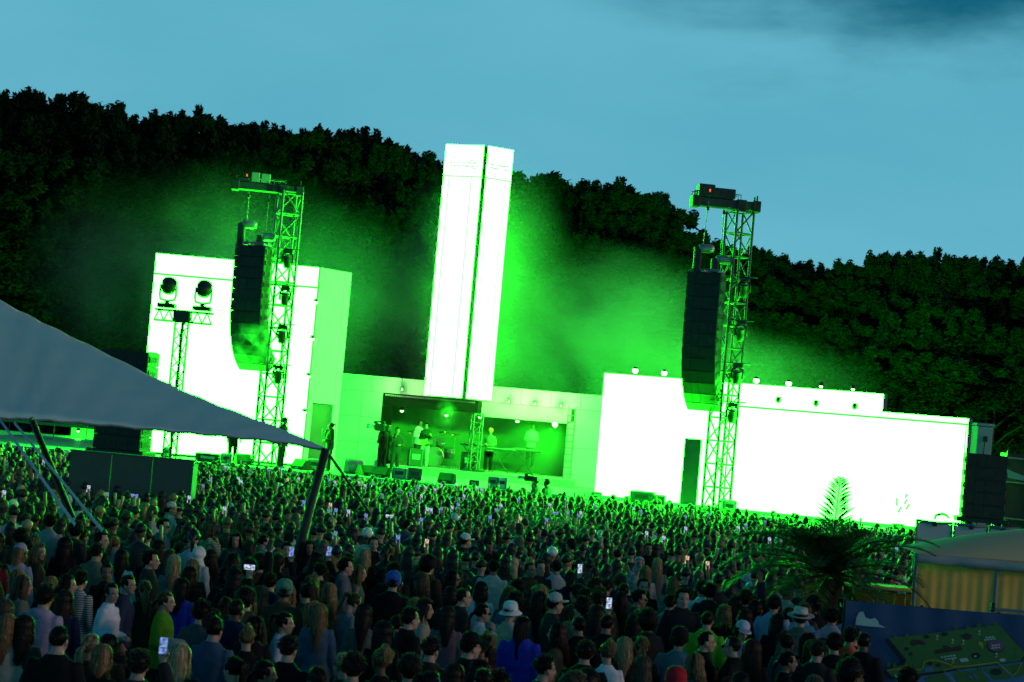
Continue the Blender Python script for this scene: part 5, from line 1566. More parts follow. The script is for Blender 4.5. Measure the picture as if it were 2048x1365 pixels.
def fuzz(m, n, seed):
    """fine flyaway hairs standing off the hair's surface"""
    r_ = random.Random(seed)
    base = list(m.v)
    for k in range(n):
        p = Vector(r_.choice(base))
        c = Vector((0, -0.02, min(0.03, p.z)))
        d = (p - c)
        if d.length < 0.03 or (p.y > 0.075 and p.z < 0.05): continue
        d = (d.normalized() + Vector((r_.uniform(-.55, .55), r_.uniform(-.55, .55), r_.uniform(-.5, .6)))).normalized()
        u, w = perp(d); a = r_.uniform(0, 3.14); s_ = (u * math.cos(a) + w * math.sin(a)) * 0.0014
        ln = r_.uniform(0.004, 0.012) * (1.7 if r_.random() < .12 else 1)
        q = p + d * ln * 0.55
        m.add([p - s_, p + s_, q + s_ * .8, q - s_ * .8, p + d * ln + Vector((0, 0, -0.15 * ln))], [(0, 1, 2, 3), (3, 2, 4)], 1)
    return m
def make_hair():
    out = {}
    def put(k, m): out[k] = fuzz(m, 400 if k == 'buzz' else 1100, len(out)).mesh('hair', [M_hair, M_fuzz], True)
    put('long', hair_long(1)); put('long2', hair_long(2, 0.42)); put('longwavy', hair_long(3, 0.36, 0.014)); put('bob', hair_long(4, 0.16, 0.006)); put('bigwavy', hair_long(8, 0.46, 0.02, 420, grow=0.034))
    put('tail', hair_tail(5)); put('lowtail', hair_tail(6, False, 0.28)); put('bun', hair_bun(7))
    put('short', hair_short(1)); put('short2', hair_short(2, 0.016, 0.028)); put('fade', (lambda m, q: m.add(q.v, q.f) or m)(hair_short(3, 0.012, 0.024, 520, CUT_FADE), hair_short(5, 0.0025, 0.005, 300, CUT_SHORT, 0.01, 2.4))); put('buzz', hair_short(4, 0.003, 0.006, 380, CUT_SHORT, 0.012, 2.4))
    put('curly', hair_curly(1)); put('afro', hair_curly(2, 0.055, 620)); put('curlylong', hair_curly(3, 0.035, 520, 0.24)); put('braids', hair_braids(1))
    return out
def make_hats():
    out = {}
    c = MB()
    c.lathe([(0.097, -0.002), (0.097, 0.045), (0.085, 0.085), (0.05, 0.112), (0.012, 0.12)], 20)
    br = [Vector((math.cos(t) * 0.098, math.sin(t) * 0.105, 0.004)) for t in [R(20 + 140 * i / 14) for i in range(15)]]
    rim_ = [Vector((math.cos(t) * 0.088, 0.055 + math.sin(t) * 0.135, -0.012)) for t in [R(8 + 164 * i / 14) for i in range(15)]]
    c.loft([[a + Vector((0, 0, dz)) for dz in (0.004, -0.004)] + [b + Vector((0, 0, dz)) for dz in (-0.004, 0.004)] for a, b in zip(br, rim_)])
    c.ell((0, 0, 0.121), (0.012, 0.012, 0.006), 8, 5)
    out['cap'] = c.mesh('cap', M_cloth, True)
    b = MB(); b.lathe([(0.100, -0.01), (0.104, -0.004), (0.102, 0.05), (0.09, 0.095), (0.06, 0.115), (0.012, 0.118)], 20); b.lathe([(0.099, 0.0), (0.104, 0.004), (0.158, -0.045), (0.156, -0.05)], 24, caps=False)
    out['bucket_hat'] = b.mesh('bucket_hat', M_cloth, True)
    k = MB(); k.lathe([(0.099, -0.045), (0.105, -0.04), (0.106, 0.0), (0.101, 0.005), (0.104, 0.03), (0.092, 0.085), (0.055, 0.118), (0.012, 0.128)], 20)
    out['beanie'] = k.mesh('beanie', M_cloth, True)
    f = MB(); f.lathe([(0.098, 0.0), (0.100, 0.005), (0.096, 0.06), (0.088, 0.105), (0.05, 0.116), (0.012, 0.108)], 22); f.lathe([(0.099, 0.002), (0.16, -0.008), (0.185, 0.008), (0.184, 0.013), (0.158, -0.002), (0.099, 0.008)], 26, caps=False)
    f.lathe([(0.1005, 0.004), (0.104, 0.006), (0.102, 0.036), (0.098, 0.038)], 22, mi=1, caps=False)
    out['fedora'] = f.mesh('fedora', [M_cloth, M_black], True)
    h = shell(0.026, lambda x, y, z: not (y > 0.45 and z < 0.55 and abs(x) < 0.75), seed=4, jit=0.05, back=0.02)
    h.loft([[Vector((q * math.cos(t), -0.035 + q2 * math.sin(t), z)) for t in [2 * math.pi * i / 18 for i in range(18)]] for q, q2, z in ((0.088, 0.085, -0.055), (0.115, 0.10, -0.13), (0.15, 0.10, -0.17))])
    out['hood'] = h.mesh('hood', M_cloth, True)
    hd = MB(); hd.loft([[Vector((q * math.cos(t), -0.075 + q2 * math.sin(t), z)) for t in [2 * math.pi * i / 18 for i in range(18)]] for q, q2, z in ((0.085, 0.05, -0.10), (0.125, 0.085, -0.12), (0.13, 0.075, -0.19), (0.06, 0.045, -0.28))])
    out['hood_down'] = hd.mesh('hood', M_cloth, True)
    s_ = MB()
    for sg in (-1, 1):
        s_.ell((sg * 0.034, 0.098, 0.002), (0.028, 0.012, 0.021), 12, 8)
        s_.tube([(sg * 0.058, 0.09, 0.006), (sg * 0.085, 0.03, 0.008), (sg * 0.084, -0.02, 0.0)], 0.0035, 5)
    s_.tube([(-0.01, 0.108, 0.006), (0.01, 0.108, 0.006)], 0.004, 5)
    out['sunglasses'] = s_.mesh('sunglasses', M_glass, True)
    return out
HAIR, HATS = make_hair(), make_hats()
BODY, TOPS = {}, {}
def body(sex, pose, turn, nod):
    k = (sex, pose, turn, nod)
    if k not in BODY: BODY[k] = make_body(*k)
    return BODY[k]
def top(sex, pose, sleeve='long', loose=1.0, hem=0.84, stripes=False):
    k = (sex, pose, sleeve, loose, hem, stripes)
    if k not in TOPS: TOPS[k] = make_top(sex, pose, sleeve, loose, len(TOPS), hem, stripes)
    return TOPS[k]
LEGS = {'m': make_legs('m'), 'f': make_legs('f')}
def var_col(c, v=0.12):
    f = 1 + rnd.uniform(-v, v)
    return (*[min(1, q * f) for q in c], 1)
SKIN = {'light': (0.48, 0.29, 0.21), 'tan': (0.30, 0.16, 0.10), 'dark': (0.12, 0.065, 0.04), 'mid': (0.25, 0.13, 0.08)}
HC = {'black': (0.006, 0.005, 0.005), 'dark': (0.011, 0.008, 0.006), 'brown': (0.030, 0.017, 0.010), 'auburn': (0.06, 0.018, 0.008), 'blonde': (0.30, 0.19, 0.08), 'pale': (0.50, 0.38, 0.20), 'ash': (0.12, 0.085, 0.05), 'grey': (0.3, 0.29, 0.28)}
BLK = (0.008, 0.008, 0.009)
def person(x, y, label, group=None, yaw=0, H=1.0, sex='m', pose='down', hair='short', hc='dark', tc=BLK, skin='light', bc=(0.02, 0.022, 0.03), turn=0, nod=0, sleeve='long', loose=1.0, hat=None, hatc=None,
           shades=False, mirror=False, z=0.0, hem=0.84, stripes=False, name='person', cat='person'):
    t0_ = turn
    turn = 0 if abs(turn) <= 12 else math.copysign(20 if abs(turn) <= 26 else 40, turn)
    yaw += t0_ - turn
    b = link(name, body(sex, pose, turn, nod))
    b.location = (x, y, z)
    b.rotation_euler = (0, 0, R(-yaw))
    b.scale = (-H if mirror else H, H, H)
    b.color = var_col(SKIN[skin], 0.1)
    tag(b, label, cat, group)
    if sleeve != 'bare':
        t = link('top', top(sex, pose, sleeve, loose, hem, stripes), b); t.color = (*tc, 1)
    t = link('trousers', LEGS[sex], b); t.color = (*bc, 1)
    hm = headmat(turn, nod)
    hp_ = NECK + hm @ (HP - NECK)
    if hair:
        h = link('hair', HAIR[hair], b, hp_, hm.to_euler()); h.color = var_col(HC[hc], 0.25)
    if hat:
        tilt = hm @ Matrix.Rotation(R(8), 3, 'X')
        if hat in ('hood', 'hood_down'): h = link('hood', HATS[hat], b, hp_, (hm if hat == 'hood' else Matrix.Identity(3)).to_euler())
        else: h = link(hat, HATS[hat], b, hp_ + hm @ Vector((0, -0.004, 0.045)), tilt.to_euler())
        h.color = (*(hatc or tc), 1)
    if shades:
        link('sunglasses', HATS['sunglasses'], b, hp_ + (hm @ Vector((0, -0.012, 0.085)) if shades == 'up' else Vector((0, 0, 0))), (hm @ (Matrix.Rotation(R(35), 3, 'X') if shades == 'up' else Matrix.Identity(3))).to_euler())
    return b
WHITE = (0.85, 0.84, 0.84); CREAM = (0.62, 0.57, 0.46); LAV = (0.42, 0.36, 0.5); NAVY = (0.012, 0.018, 0.06); DENIM = (0.08, 0.14, 0.22); GREYG = (0.16, 0.19, 0.17); GREY = (0.2, 0.2, 0.21); ROYAL = (0.03, 0.04, 0.42)
PBLUE = (0.36, 0.45, 0.62); OLIVE = (0.035, 0.04, 0.022); MAUVE = (0.18, 0.12, 0.15); RED = (0.4, 0.03, 0.03); KHAKI = (0.22, 0.18, 0.11); GREEN_B = (0.09, 0.34, 0.02); CHAR = (0.025, 0.025, 0.028); ORANGE = (0.75, 0.14, 0.04)
placed = []          # x, y of everyone standing in the field
heads = []           # picture position of the faces and backs that must stay visible: x, y, size, clear depth, distance
def hero(px, py, label, clear=0.9, H=None, sex='m', **kw):
    H = H or (1.0 if sex == 'm' else 0.94)
    z = 1.645 * H
    p = at_z(px, py, z)
    kw.setdefault('hair', 'short' if sex == 'm' else 'long')
    o = person(p.x, p.y, label, None, H=H, sex=sex, **kw)
    placed.append((p.x, p.y)); heads.append((px, py, FPX / p.y, clear, p.y))
    return o, p
def F(px, py, label, **kw): return hero(px, py, label, sex='f', **kw)
def M(px, py, label, **kw): return hero(px, py, label, sex='m', **kw)

# --- left side of the crowd
F(39, 1108, 'person in a lavender cap and pale lavender hoodie seen from behind', hair='bob', hc='blonde', tc=LAV, hat='cap', hatc=LAV, yaw=8, loose=1.4)
F(77, 1104, 'blonde woman looking back to the right in a dark jacket beside the lavender cap', hair='longwavy', hc='blonde', yaw=60, turn=60, tc=CHAR)
M(99, 1046, 'man with short dark hair and pale grey T-shirt below the guy straps', tc=(0.4, 0.42, 0.4), sleeve='short', hair='short2')
M(133, 1003, 'person in a pale blue hood raised over the head under the straps', hair=None, hat='hood', tc=PBLUE, loose=1.4, yaw=15)
M(325, 1053, 'man with dark glasses and quiff looking right below the barrier wall', yaw=55, turn=40, shades=True, tc=DENIM, hair='short2')
M(341, 1019, 'man in white trucker cap looking right below the barrier wall', yaw=60, turn=40, hat='cap', hatc=(0.7, 0.5, 0.55), tc=PBLUE)
F(397, 1110, 'person in a thick white hood and white hooded coat', hair=None, hat='hood', hatc=WHITE, tc=(0.6, 0.55, 0.55), loose=1.5, yaw=25)
F(419, 1062, 'blonde woman raising a striped sleeve to her head', hair='bob', hc='ash', pose='face', yaw=40, tc=GREY, stripes=True)
F(472, 1081, 'dark curly haired woman looking back towards the camera', hair='curlylong', hc='brown', yaw=150, turn=30, tc=(0.03, 0.05, 0.07))
M(201, 1081, 'man with dark hair looking right past a blonde half up hairdo', yaw=50, turn=45, tc=BLK)
M(192, 1106, 'man in olive shirt with short brown hair seen from behind on the left', tc=(0.13, 0.16, 0.11), hair='fade', hc='brown', yaw=20)
F(228, 1088, 'woman with blonde half up hair and pale top on the left', hair='tail', hc='blonde', tc=(0.3, 0.36, 0.42), yaw=20)
F(213, 1145, 'dark haired woman facing the camera between two backs on the left', hair='bun', hc='dark', skin='mid', yaw=165, tc=BLK)
M(300, 1121, 'man in profile looking right with swept back dark hair and dark jacket', yaw=75, turn=15, hair='short2', tc=(0.03, 0.04, 0.03))
F(254, 1169, 'brown haired woman in a denim jacket behind the white long sleeve top', hair='lowtail', hc='brown', yaw=90, turn=20, tc=(0.03, 0.05, 0.10), clear=1.3)
gw, gwp = F(221, 1186, 'woman in white cropped long sleeve top and jeans walking right with a silver bag', hair='tail', hc='brown', yaw=105, turn=25, pose='front', tc=(0.82, 0.85, 0.90), hem=1.0, bc=(0.13, 0.18, 0.24), clear=3.6)
gg, ggp = F(329, 1203, 'woman in bright green loose blouse looking right with blonde tied back hair', hair='lowtail', hc='ash', yaw=85, turn=10, pose='front', tc=GREEN_B, loose=1.6, clear=3.2)
F(44, 1171, 'light brown haired woman in a camouflage jacket looking right at far left', hair='long', hc='ash', yaw=60, turn=10, tc=(0.16, 0.18, 0.14), loose=1.5, clear=1.4)
M(87, 1197, 'dark haired person in lavender hoodie with sunglasses pushed up', shades='up', tc=(0.40, 0.32, 0.46), hat='hood_down', loose=1.5, hair='short2', yaw=15, clear=1.6)
F(128, 1203, 'woman with long brown hair and a navy jacket next to the lavender hoodie', hair='long2', hc='brown', tc=NAVY, yaw=10, loose=1.3, clear=1.2)
F(133, 1169, 'woman with short brown hair looking right above the navy jacket', hair='bob', hc='brown', yaw=70, turn=20, tc=BLK)
F(12, 1254, 'woman with long wavy blonde hair and a cream fuzzy jumper at the left edge', hair='longwavy', hc='blonde', tc=CREAM, loose=1.5, clear=2.2)
F(48, 1256, 'woman with long wavy brown hair beside the cream jumper at the left edge', hair='longwavy', hc='brown', tc=(0.05, 0.04, 0.03))
M(116, 1280, 'broad man in black with cropped dark hair in the left foreground', tc=BLK, hair='buzz', loose=1.5, yaw=10, clear=1.6, H=1.04)
F(378, 1152, 'woman with straight black hair right of the white hooded coat', hair='long2', hc='black', tc=BLK)
M(402, 1227, 'dark haired man with a white backpack and grey vest in the left foreground', tc=(0.05, 0.08, 0.08), hair='short2', yaw=30, clear=1.6)
M(427, 1260, 'man with tied back dark hair and blue T-shirt with a tan strap', tc=(0.05, 0.09, 0.16), hair='bun', yaw=20, clear=2.0)
M(467, 1155, 'man with short black hair looking right in a black top', tc=BLK, hair='short2', yaw=30)
F(347, 1128, 'woman with straight pale blonde hair left of the white hooded coat', hair='long', hc='pale', tc=(0.2, 0.2, 0.2))
F(385, 1137, 'woman with long blonde hair in front of the white hooded coat', hair='longwavy', hc='blonde', tc=CHAR)
F(129, 1093, 'person with very big black wavy hair below the guy straps', hair='bigwavy', hc='black', tc=BLK)
F(242, 1117, 'woman with straight black hair and a white top on the left', hair='long2', hc='black', tc=WHITE)
F(160, 1161, 'dark haired person in a black and white striped top on the left', hair='short', hc='dark', tc=GREY, stripes=True, yaw=20, clear=1.2)
F(362, 1176, 'woman with long dark hair in a royal blue jacket behind the green blouse', hair='long', hc='dark', tc=ROYAL, loose=1.3, yaw=10)
# --- centre left
F(730, 1113, 'woman with long pale blonde hair over a black jacket below the band room', hair='long2', hc='pale', tc=BLK)
F(771, 1110, 'woman with an untidy blonde bun looking left below the band room', hair='bun', hc='blonde', yaw=-60, tc=(0.06, 0.07, 0.05))
M(689, 1134, 'dark haired man in profile looking right beside a bare shouldered blonde woman', yaw=80, tc=(0.16, 0.18, 0.19), hair='short2')
F(716, 1147, 'bare shouldered blonde woman in profile looking right', yaw=75, turn=10, hair='long', hc='blonde', sleeve='none', tc=(0.1, 0.2, 0.12), clear=1.4)
M(786, 1166, 'person in a bright blue beanie seen from behind', hat='beanie', hatc=(0.03, 0.12, 0.5), tc=BLK, yaw=5)
M(568, 1185, 'person in a pale green beanie seen from behind on the left of centre', hat='beanie', hatc=(0.10, 0.28, 0.18), tc=(0.08, 0.05, 0.03), skin='mid')
F(638, 1229, 'woman with long blonde hair down her back in a blue denim jacket', hair='long2', hc='blonde', tc=DENIM, loose=1.4, clear=2.4)
F(699, 1204, 'woman with a blonde ponytail looking down to the right in grey', hair='tail', hc='ash', yaw=60, nod=-20, tc=(0.18, 0.21, 0.23), clear=1.2)
F(566, 1246, 'woman with a high brown ponytail and white T-shirt in profile looking right', hair='tail', hc='brown', yaw=80, turn=10, tc=(0.6, 0.62, 0.72), sleeve='short', loose=1.4, clear=1.6)
M(575, 1300, 'man with curly topped fade haircut and black T-shirt in the near foreground', hair='fade', hc='dark', tc=BLK, sleeve='short', yaw=15)
F(727, 1229, 'woman with long dark brown hair and grey shirt right of the denim jacket', hair='long2', hc='dark', tc=(0.10, 0.13, 0.13), clear=1.3)
F(766, 1268, 'person with very big dark wavy hair in black in the centre foreground', hair='bigwavy', hc='black', tc=BLK, loose=1.4, clear=1.2)
M(818, 1238, 'man with dark cropped hair in black left of the cream satin blouse', hair='short', hc='black', tc=BLK, yaw=60)
F(847, 1219, 'woman with curly brown hair in profile and cream satin blouse', hair='curlylong', hc='brown', yaw=75, turn=10, tc=(0.42, 0.38, 0.30), loose=1.4, clear=2.4)
F(895, 1234, 'woman with long brown hair and a mauve grey jacket in the centre', hair='longwavy', hc='brown', tc=MAUVE, loose=1.3, clear=1.8)
F(962, 1226, 'woman in dark glasses and white ribbed sweater with a hand at her mouth', hair='lowtail', hc='black', yaw=70, turn=10, pose='face', shades=True, tc=(0.6, 0.58, 0.56), stripes=False, loose=1.4, clear=2.2)
F(1019, 1226, 'person in a white bucket hat and cream fleece coat', hair='short', hc='brown', hat='bucket_hat', hatc=WHITE, tc=(0.44, 0.44, 0.36), loose=1.7, yaw=30, clear=1.6)
F(844, 1164, 'woman with curly half up blonde hair looking left', hair='curlylong', hc='ash', yaw=-60, tc=BLK, clear=1.1)
F(904, 1157, 'dark long haired woman in sunglasses looking right', hair='long2', hc='black', yaw=80, turn=10, shades=True, skin='tan', tc=BLK)
M(924, 1195, 'man with sunglasses pushed up on short hair looking right', hair='buzz', hc='brown', yaw=75, shades='up', tc=CHAR)
F(962, 1181, 'woman with dark shoulder length hair and a white blouse in the centre', hair='longwavy', hc='dark', tc=WHITE, loose=1.2)
M(987, 1137, 'man with short dark hair and a cream jacket in the centre', hair='fade', hc='black', skin='mid', tc=CREAM, loose=1.4, clear=1.2)
M(938, 1294, 'man in a black cap looking right in the near centre foreground', hat='cap', hatc=BLK, tc=BLK, yaw=60)
M(706, 1338, 'dark haired head at the bottom edge below the long dark brown hair', hair='short2', hc='dark', tc=BLK)
F(526, 1348, 'woman with tied dark hair looking right at the bottom edge', hair='lowtail', hc='black', yaw=80, skin='mid', tc=BLK)
F(526, 1083, 'woman with tied dark hair looking right beside a pale hoodie', hair='lowtail', hc='dark', yaw=75, tc=(0.1, 0.2, 0.25))
F(618, 1096, 'dark haired woman facing the camera left of centre', hair='long', hc='black', yaw=165, skin='tan', tc=BLK)
F(573, 1100, 'woman with black parted hair facing the camera left of centre', hair='long2', hc='black', yaw=170, tc=BLK)
M(747, 1089, 'man with short dark hair looking back at the camera in the centre', yaw=150, turn=20, tc=BLK)
M(815, 1052, 'man in sunglasses looking right below the wedge monitor', yaw=60, turn=25, shades=True, tc=(0.05, 0.10, 0.25))
M(929, 1083, 'person in a white cap with its brim to the right in the centre', yaw=60, hat='cap', hatc=WHITE, tc=CHAR)
F(979, 1096, 'tan faced woman with dark hair facing the camera in the centre', hair='bun', hc='dark', skin='mid', yaw=170, tc=BLK)
F(556, 1113, 'woman with long golden blonde hair left of the two dark haired faces', hair='long2', hc='blonde', tc=CHAR)
# --- centre right
M(1113, 1137, 'man with short black hair and a fitted white shirt seen from behind', hair='fade', hc='black', tc=(0.62, 0.56, 0.58), clear=2.0)
M(1058, 1140, 'bald man with stubble facing right beside the white shirt', hair='buzz', hc='dark', skin='tan', yaw=130, tc=OLIVE)
M(1079, 1137, 'dark haired person looking towards the camera just left of the white shirt', hair='short', yaw=150, tc=CHAR)
F(1278, 1127, 'person in a raised pale hood drinking from a cup facing the camera', hair=None, hat='hood', hatc=(0.42, 0.46, 0.48), tc=(0.36, 0.40, 0.42), pose='face', yaw=170, loose=1.5, clear=1.3)
F(1291, 1146, 'woman with long blonde hair and pale grey top below the right tower', hair='long2', hc='blonde', tc=(0.45, 0.45, 0.48), yaw=-20, clear=1.5)
F(1315, 1130, 'woman with very pale long hair right of the raised hood', hair='long', hc='pale', tc=GREY)
F(1346, 1171, 'woman with long straight blonde hair and sunglasses on her head', hair='long2', hc='blonde', tc=(0.2, 0.25, 0.28), shades='up')
M(1366, 1198, 'man facing the camera in open black jacket over white shirt', hair='short2', hc='dark', yaw=175, tc=(0.02, 0.02, 0.024), loose=1.6, clear=2.6, H=1.05)
M(1286, 1174, 'man with receding hair facing the camera behind the black jacket man', hair='short', hc='dark', yaw=170, tc=BLK)
F(1242, 1200, 'person with long black braids seen from behind', hair='braids', hc='black', tc=BLK, skin='dark')
M(1276, 1198, 'bearded man in glasses in profile looking right', hair='fade', hc='black', yaw=75, turn=10, shades=True, skin='tan', tc=(0.03, 0.035, 0.05))
M(1107, 1209, 'person in a white cap with the peak turned right', hat='cap', hatc=(0.5, 0.5, 0.46), yaw=70, tc=(0.05, 0.05, 0.04))
M(1213, 1249, 'man with a shaved head and beard seen from behind', hair='buzz', hc='black', skin='tan', tc=BLK, yaw=20, clear=1.2)
F(1116, 1268, 'woman with long auburn hair looking left in a leopard print top', hair='longwavy', hc='auburn', yaw=-70, tc=(0.12, 0.09, 0.05), clear=1.5)
M(1044, 1255, 'person with dreadlocks in a royal blue jacket', hair='braids', hc='black', skin='dark', tc=ROYAL, loose=1.5, yaw=20, clear=2.0)
F(1215, 1307, 'woman with a blonde bun and white top in the near foreground', hair='bun', hc='blonde', tc=WHITE, yaw=-15, clear=1.5)
F(1249, 1297, 'woman with straight pale blonde hair in the near foreground', hair='long', hc='pale', tc=BLK)
F(1283, 1294, 'woman with blonde plaits in the near foreground', hair='lowtail', hc='blonde', tc=BLK)
F(1285, 1337, 'woman with light brown long hair at the bottom edge', hair='long2', hc='ash', tc=BLK)
M(1170, 1307, 'short dark haired man in black in the near foreground right of the leopard top', hair='short', hc='dark', tc=BLK)
F(1390, 1330, 'woman with highlighted blonde hair looking left at the bottom edge', hair='longwavy', hc='blonde', yaw=-50, tc=(0.1, 0.12, 0.12))
M(1409, 1283, 'smiling man with slicked back hair in profile looking right', hair='buzz', hc='black', yaw=90, tc=BLK, clear=1.2)
M(1467, 1294, 'bald man in glasses in profile looking left', hair='buzz', hc='brown', yaw=-70, shades=True, tc=BLK, clear=1.2)
F(1504, 1304, 'person with a big mane of dark auburn hair in the near foreground', hair='bigwavy', hc='auburn', tc=BLK, clear=1.1)
F(1480, 1260, 'person in a white cap tinted lavender in front of long dark hair', hair='bob', hc='brown', hat='cap', hatc=(0.62, 0.58, 0.72), tc=(0.3, 0.3, 0.4), yaw=160, nod=-20)
F(1448, 1230, 'woman with frizzy golden blonde hair beside the neon jacket', hair='curlylong', hc='blonde', tc=BLK)
M(1414, 1242, 'man with short hair in a neon green jacket', hair='buzz', hc='brown', tc=(0.10, 0.5, 0.02), yaw=15)
M(1419, 1185, 'man with curly dark hair and an ear stud seen from behind', hair='curly', hc='dark', tc=CHAR, yaw=10)
M(1235, 1110, 'man with thinning brown hair in a khaki jacket', hair='buzz', hc='brown', tc=KHAKI, loose=1.4)
M(1296, 1099, 'bearded man facing the camera below the right screen', hair='short', hc='black', skin='tan', yaw=170, tc=BLK)
F(1490, 1237, 'woman with long dark ginger hair in profile looking left by the palm', hair='long2', hc='auburn', yaw=-70, tc=BLK)
M(1143, 1093, 'man in a black cap looking left below the ladder', hat='cap', hatc=BLK, tc=BLK, yaw=-50)
M(1351, 1368, 'person in a bright red beanie at the bottom edge', hat='beanie', hatc=(0.5, 0.02, 0.03), tc=BLK, hair=None)
M(1358, 1282, 'person in a dark beanie and blue patterned jacket', hat='beanie', hatc=BLK, tc=(0.10, 0.18, 0.22), yaw=20, loose=1.4)
# --- right
M(1601, 1238, 'person in a cream fedora with a dark band below the palm', hat='fedora', hatc=(0.62, 0.56, 0.48), tc=(0.13, 0.14, 0.10), loose=1.6, yaw=10, clear=1.6)
M(1664, 1236, 'man with short dark hair and a white T-shirt below the palm', hair='short2', hc='dark', tc=(0.66, 0.56, 0.62), sleeve='short', yaw=20)
M(1699, 1275, 'man in an orange top with a black rucksack beside the map banner', hair='short', hc='black', skin='tan', tc=ORANGE, sleeve='short', yaw=30, clear=1.8)
M(1727, 1285, 'man in a black jacket leaning at the left end of the map banner', hair='buzz', hc='black', skin='dark', tc=BLK, loose=1.5, yaw=30, clear=1.6)
M(1669, 1290, 'dark haired person in black between the white T-shirt and the orange top', hair='short2', hc='black', tc=BLK)
M(1633, 1304, 'man with cropped brown hair in a dark jacket in the right foreground', hair='fade', hc='brown', tc=(0.025, 0.025, 0.025), loose=1.5, yaw=30, clear=1.4)
F(1573, 1323, 'woman with dark wavy tied hair in profile looking right at the bottom', hair='lowtail', hc='black', yaw=75, turn=10, skin='tan', tc=BLK)
F(1553, 1246, 'woman with long dark hair left of the cream fedora', hair='long2', hc='dark', tc=BLK)
M(1815, 1362, 'dark haired head at the bottom edge in front of the map banner', hair='short2', hc='dark', yaw=40, tc=BLK)

# bags that people carry
def bag(p, size, mat, label, z, yaw=0):
    o = thing('handbag', label, 'bag', (p[0], p[1], z), yaw)
    MB().bevel_box((0, 0, 0), size, min(size) * 0.3).build('bag_body', mat, o, True)
    MB().bevel_box((0, -size[1] * 0.5 - 0.004, size[2] * 0.22), (size[0] * 0.96, 0.015, size[2] * 0.5), 0.006).build('flap', mat, o, True)
    return o
M_silver = material('silver_leather', (0.42, 0.46, 0.47), 0.3, metal=0.5)
M_beige = material('beige_canvas', (0.42, 0.38, 0.30), 0.8)
bag((gwp.x + 0.03, gwp.y - 0.26), (0.25, 0.09, 0.17), M_silver, 'silver shoulder bag worn by the woman in the white cropped top', 0.98, R(10))
q = at_z(402, 1227, 1.66)
bag((q.x - 0.22, q.y - 0.15), (0.28, 0.15, 0.22), M_beige, 'white canvas backpack on the dark haired man in the left foreground', 1.28, R(-15))
q = at_z(1699, 1275, 1.66)
bag((q.x, q.y - 0.2), (0.28, 0.16, 0.42), M_black, 'black rucksack on the back of the man in the orange top', 1.2, R(-30))

# --- phones
M_screen = glow('lit_phone_screen', (0.62, 0.72, 1.0), 1.15)
M_screen2 = glow('lit_phone_screen_blue', (0.25, 0.42, 1.0), 0.9)
M_screen3 = glow('lit_phone_screen_warm', (1.0, 0.72, 0.45), 1.0)
M_screen4 = glow('lit_phone_screen_teal', (0.25, 0.62, 0.75), 0.55)
PH = []
for i, ms in enumerate((M_screen, M_screen2, M_screen3, M_screen4)):
    a = MB().bevel_box((0, 0, 0), (0.076, 0.009, 0.158), 0.003).mesh('phone_body', M_black)
    nn_ = ms.node_tree.nodes; ll_ = ms.node_tree.links; pb = nn_['Principled BSDF']
    tc2 = nn_.new('ShaderNodeTexCoord'); nz2 = nn_.new('ShaderNodeTexNoise'); nz2.inputs['Scale'].default_value = 26; nz2.inputs['Detail'].default_value = 2
    rp = nn_.new('ShaderNodeMapRange'); rp.inputs['From Min'].default_value = 0.38; rp.inputs['From Max'].default_value = 0.6; rp.inputs['To Min'].default_value = 0.18; rp.inputs['To Max'].default_value = pb.inputs['Emission Strength'].default_value
    ll_.new(tc2.outputs['Object'], nz2.inputs['Vector']); ll_.new(nz2.outputs['Fac'], rp.inputs['Value']); ll_.new(rp.outputs[0], pb.inputs['Emission Strength'])
    b_ = MB().box((0, -0.0058, 0), (0.069, 0.0016, 0.147)).mesh('phone_screen', ms)
    PH.append((a, b_))
def phone(p, label, group, k=0, land=False, yaw=0.0, s=1.0):
    o = thing('smartphone', label, 'phone', p, yaw, group)
    o.rotation_euler = (R(-8), R(90) if land else R(rnd.uniform(-8, 8)), yaw)
    o.scale = (s, s, s)
    link('case', PH[k][0], o); link('screen', PH[k][1], o)
    return o
PHONES = [(537, 944), (561, 940), (575, 962), (597, 960), (658, 962), (670, 967), (697, 961), (718, 968), (730, 974), (745, 970), (821, 989), (835, 977), (843, 995), (852, 978), (870, 982), (883, 973), (912, 972), (930, 981), (928, 995), (899, 999),
          (916, 1012), (917, 1000), (839, 1008), (854, 1022), (862, 1023), (882, 1021), (904, 1018), (661, 1013), (657, 1025), (671, 1024), (697, 1027), (732, 1035), (778, 1033, 1), (842, 1043), (980, 1038), (992, 1023), (1002, 1014), (670, 1071),
          (658, 1103), (583, 1104), (796, 1079), (853, 1087), (607, 1008), (764, 993), (955, 978), (963, 982), (8, 989), (87, 925), (349, 970), (406, 975), (378, 999), (214, 992), (269, 992, 1), (449, 1021), (482, 966), (477, 960), (450, 936), (421, 963),
          (320, 977), (177, 978), (500, 943), (499, 1135, 1), (1040, 1040), (1038, 1000), (1133, 1005), (1136, 1028), (1157, 1034), (1161, 1029), (1099, 1012), (1093, 1043), (1111, 1027, 1), (1190, 1013), (1266, 1019), (1282, 1026), (1293, 1070), (1327, 1079),
          (1371, 1060), (1374, 1120), (1415, 1131), (1160, 1138), (1418, 1031), (1370, 1036), (1218, 1207), (1492, 1053), (1477, 1058), (1530, 1045), (1539, 1082), (1793, 1101), (327, 1292)]
NEAR = 31.0
arms_far = []
def side_of(x):
    return ('under the tent edge' if x < 250 else 'below the barrier wall' if x < 470 else 'below the left tower' if x < 620 else 'near the tent pole' if x < 760 else 'below the band room' if x < 960 else
            'below the ladder' if x < 1190 else 'below the right screen' if x < 1390 else 'left of the palm' if x < 1600 else 'right of the palm')
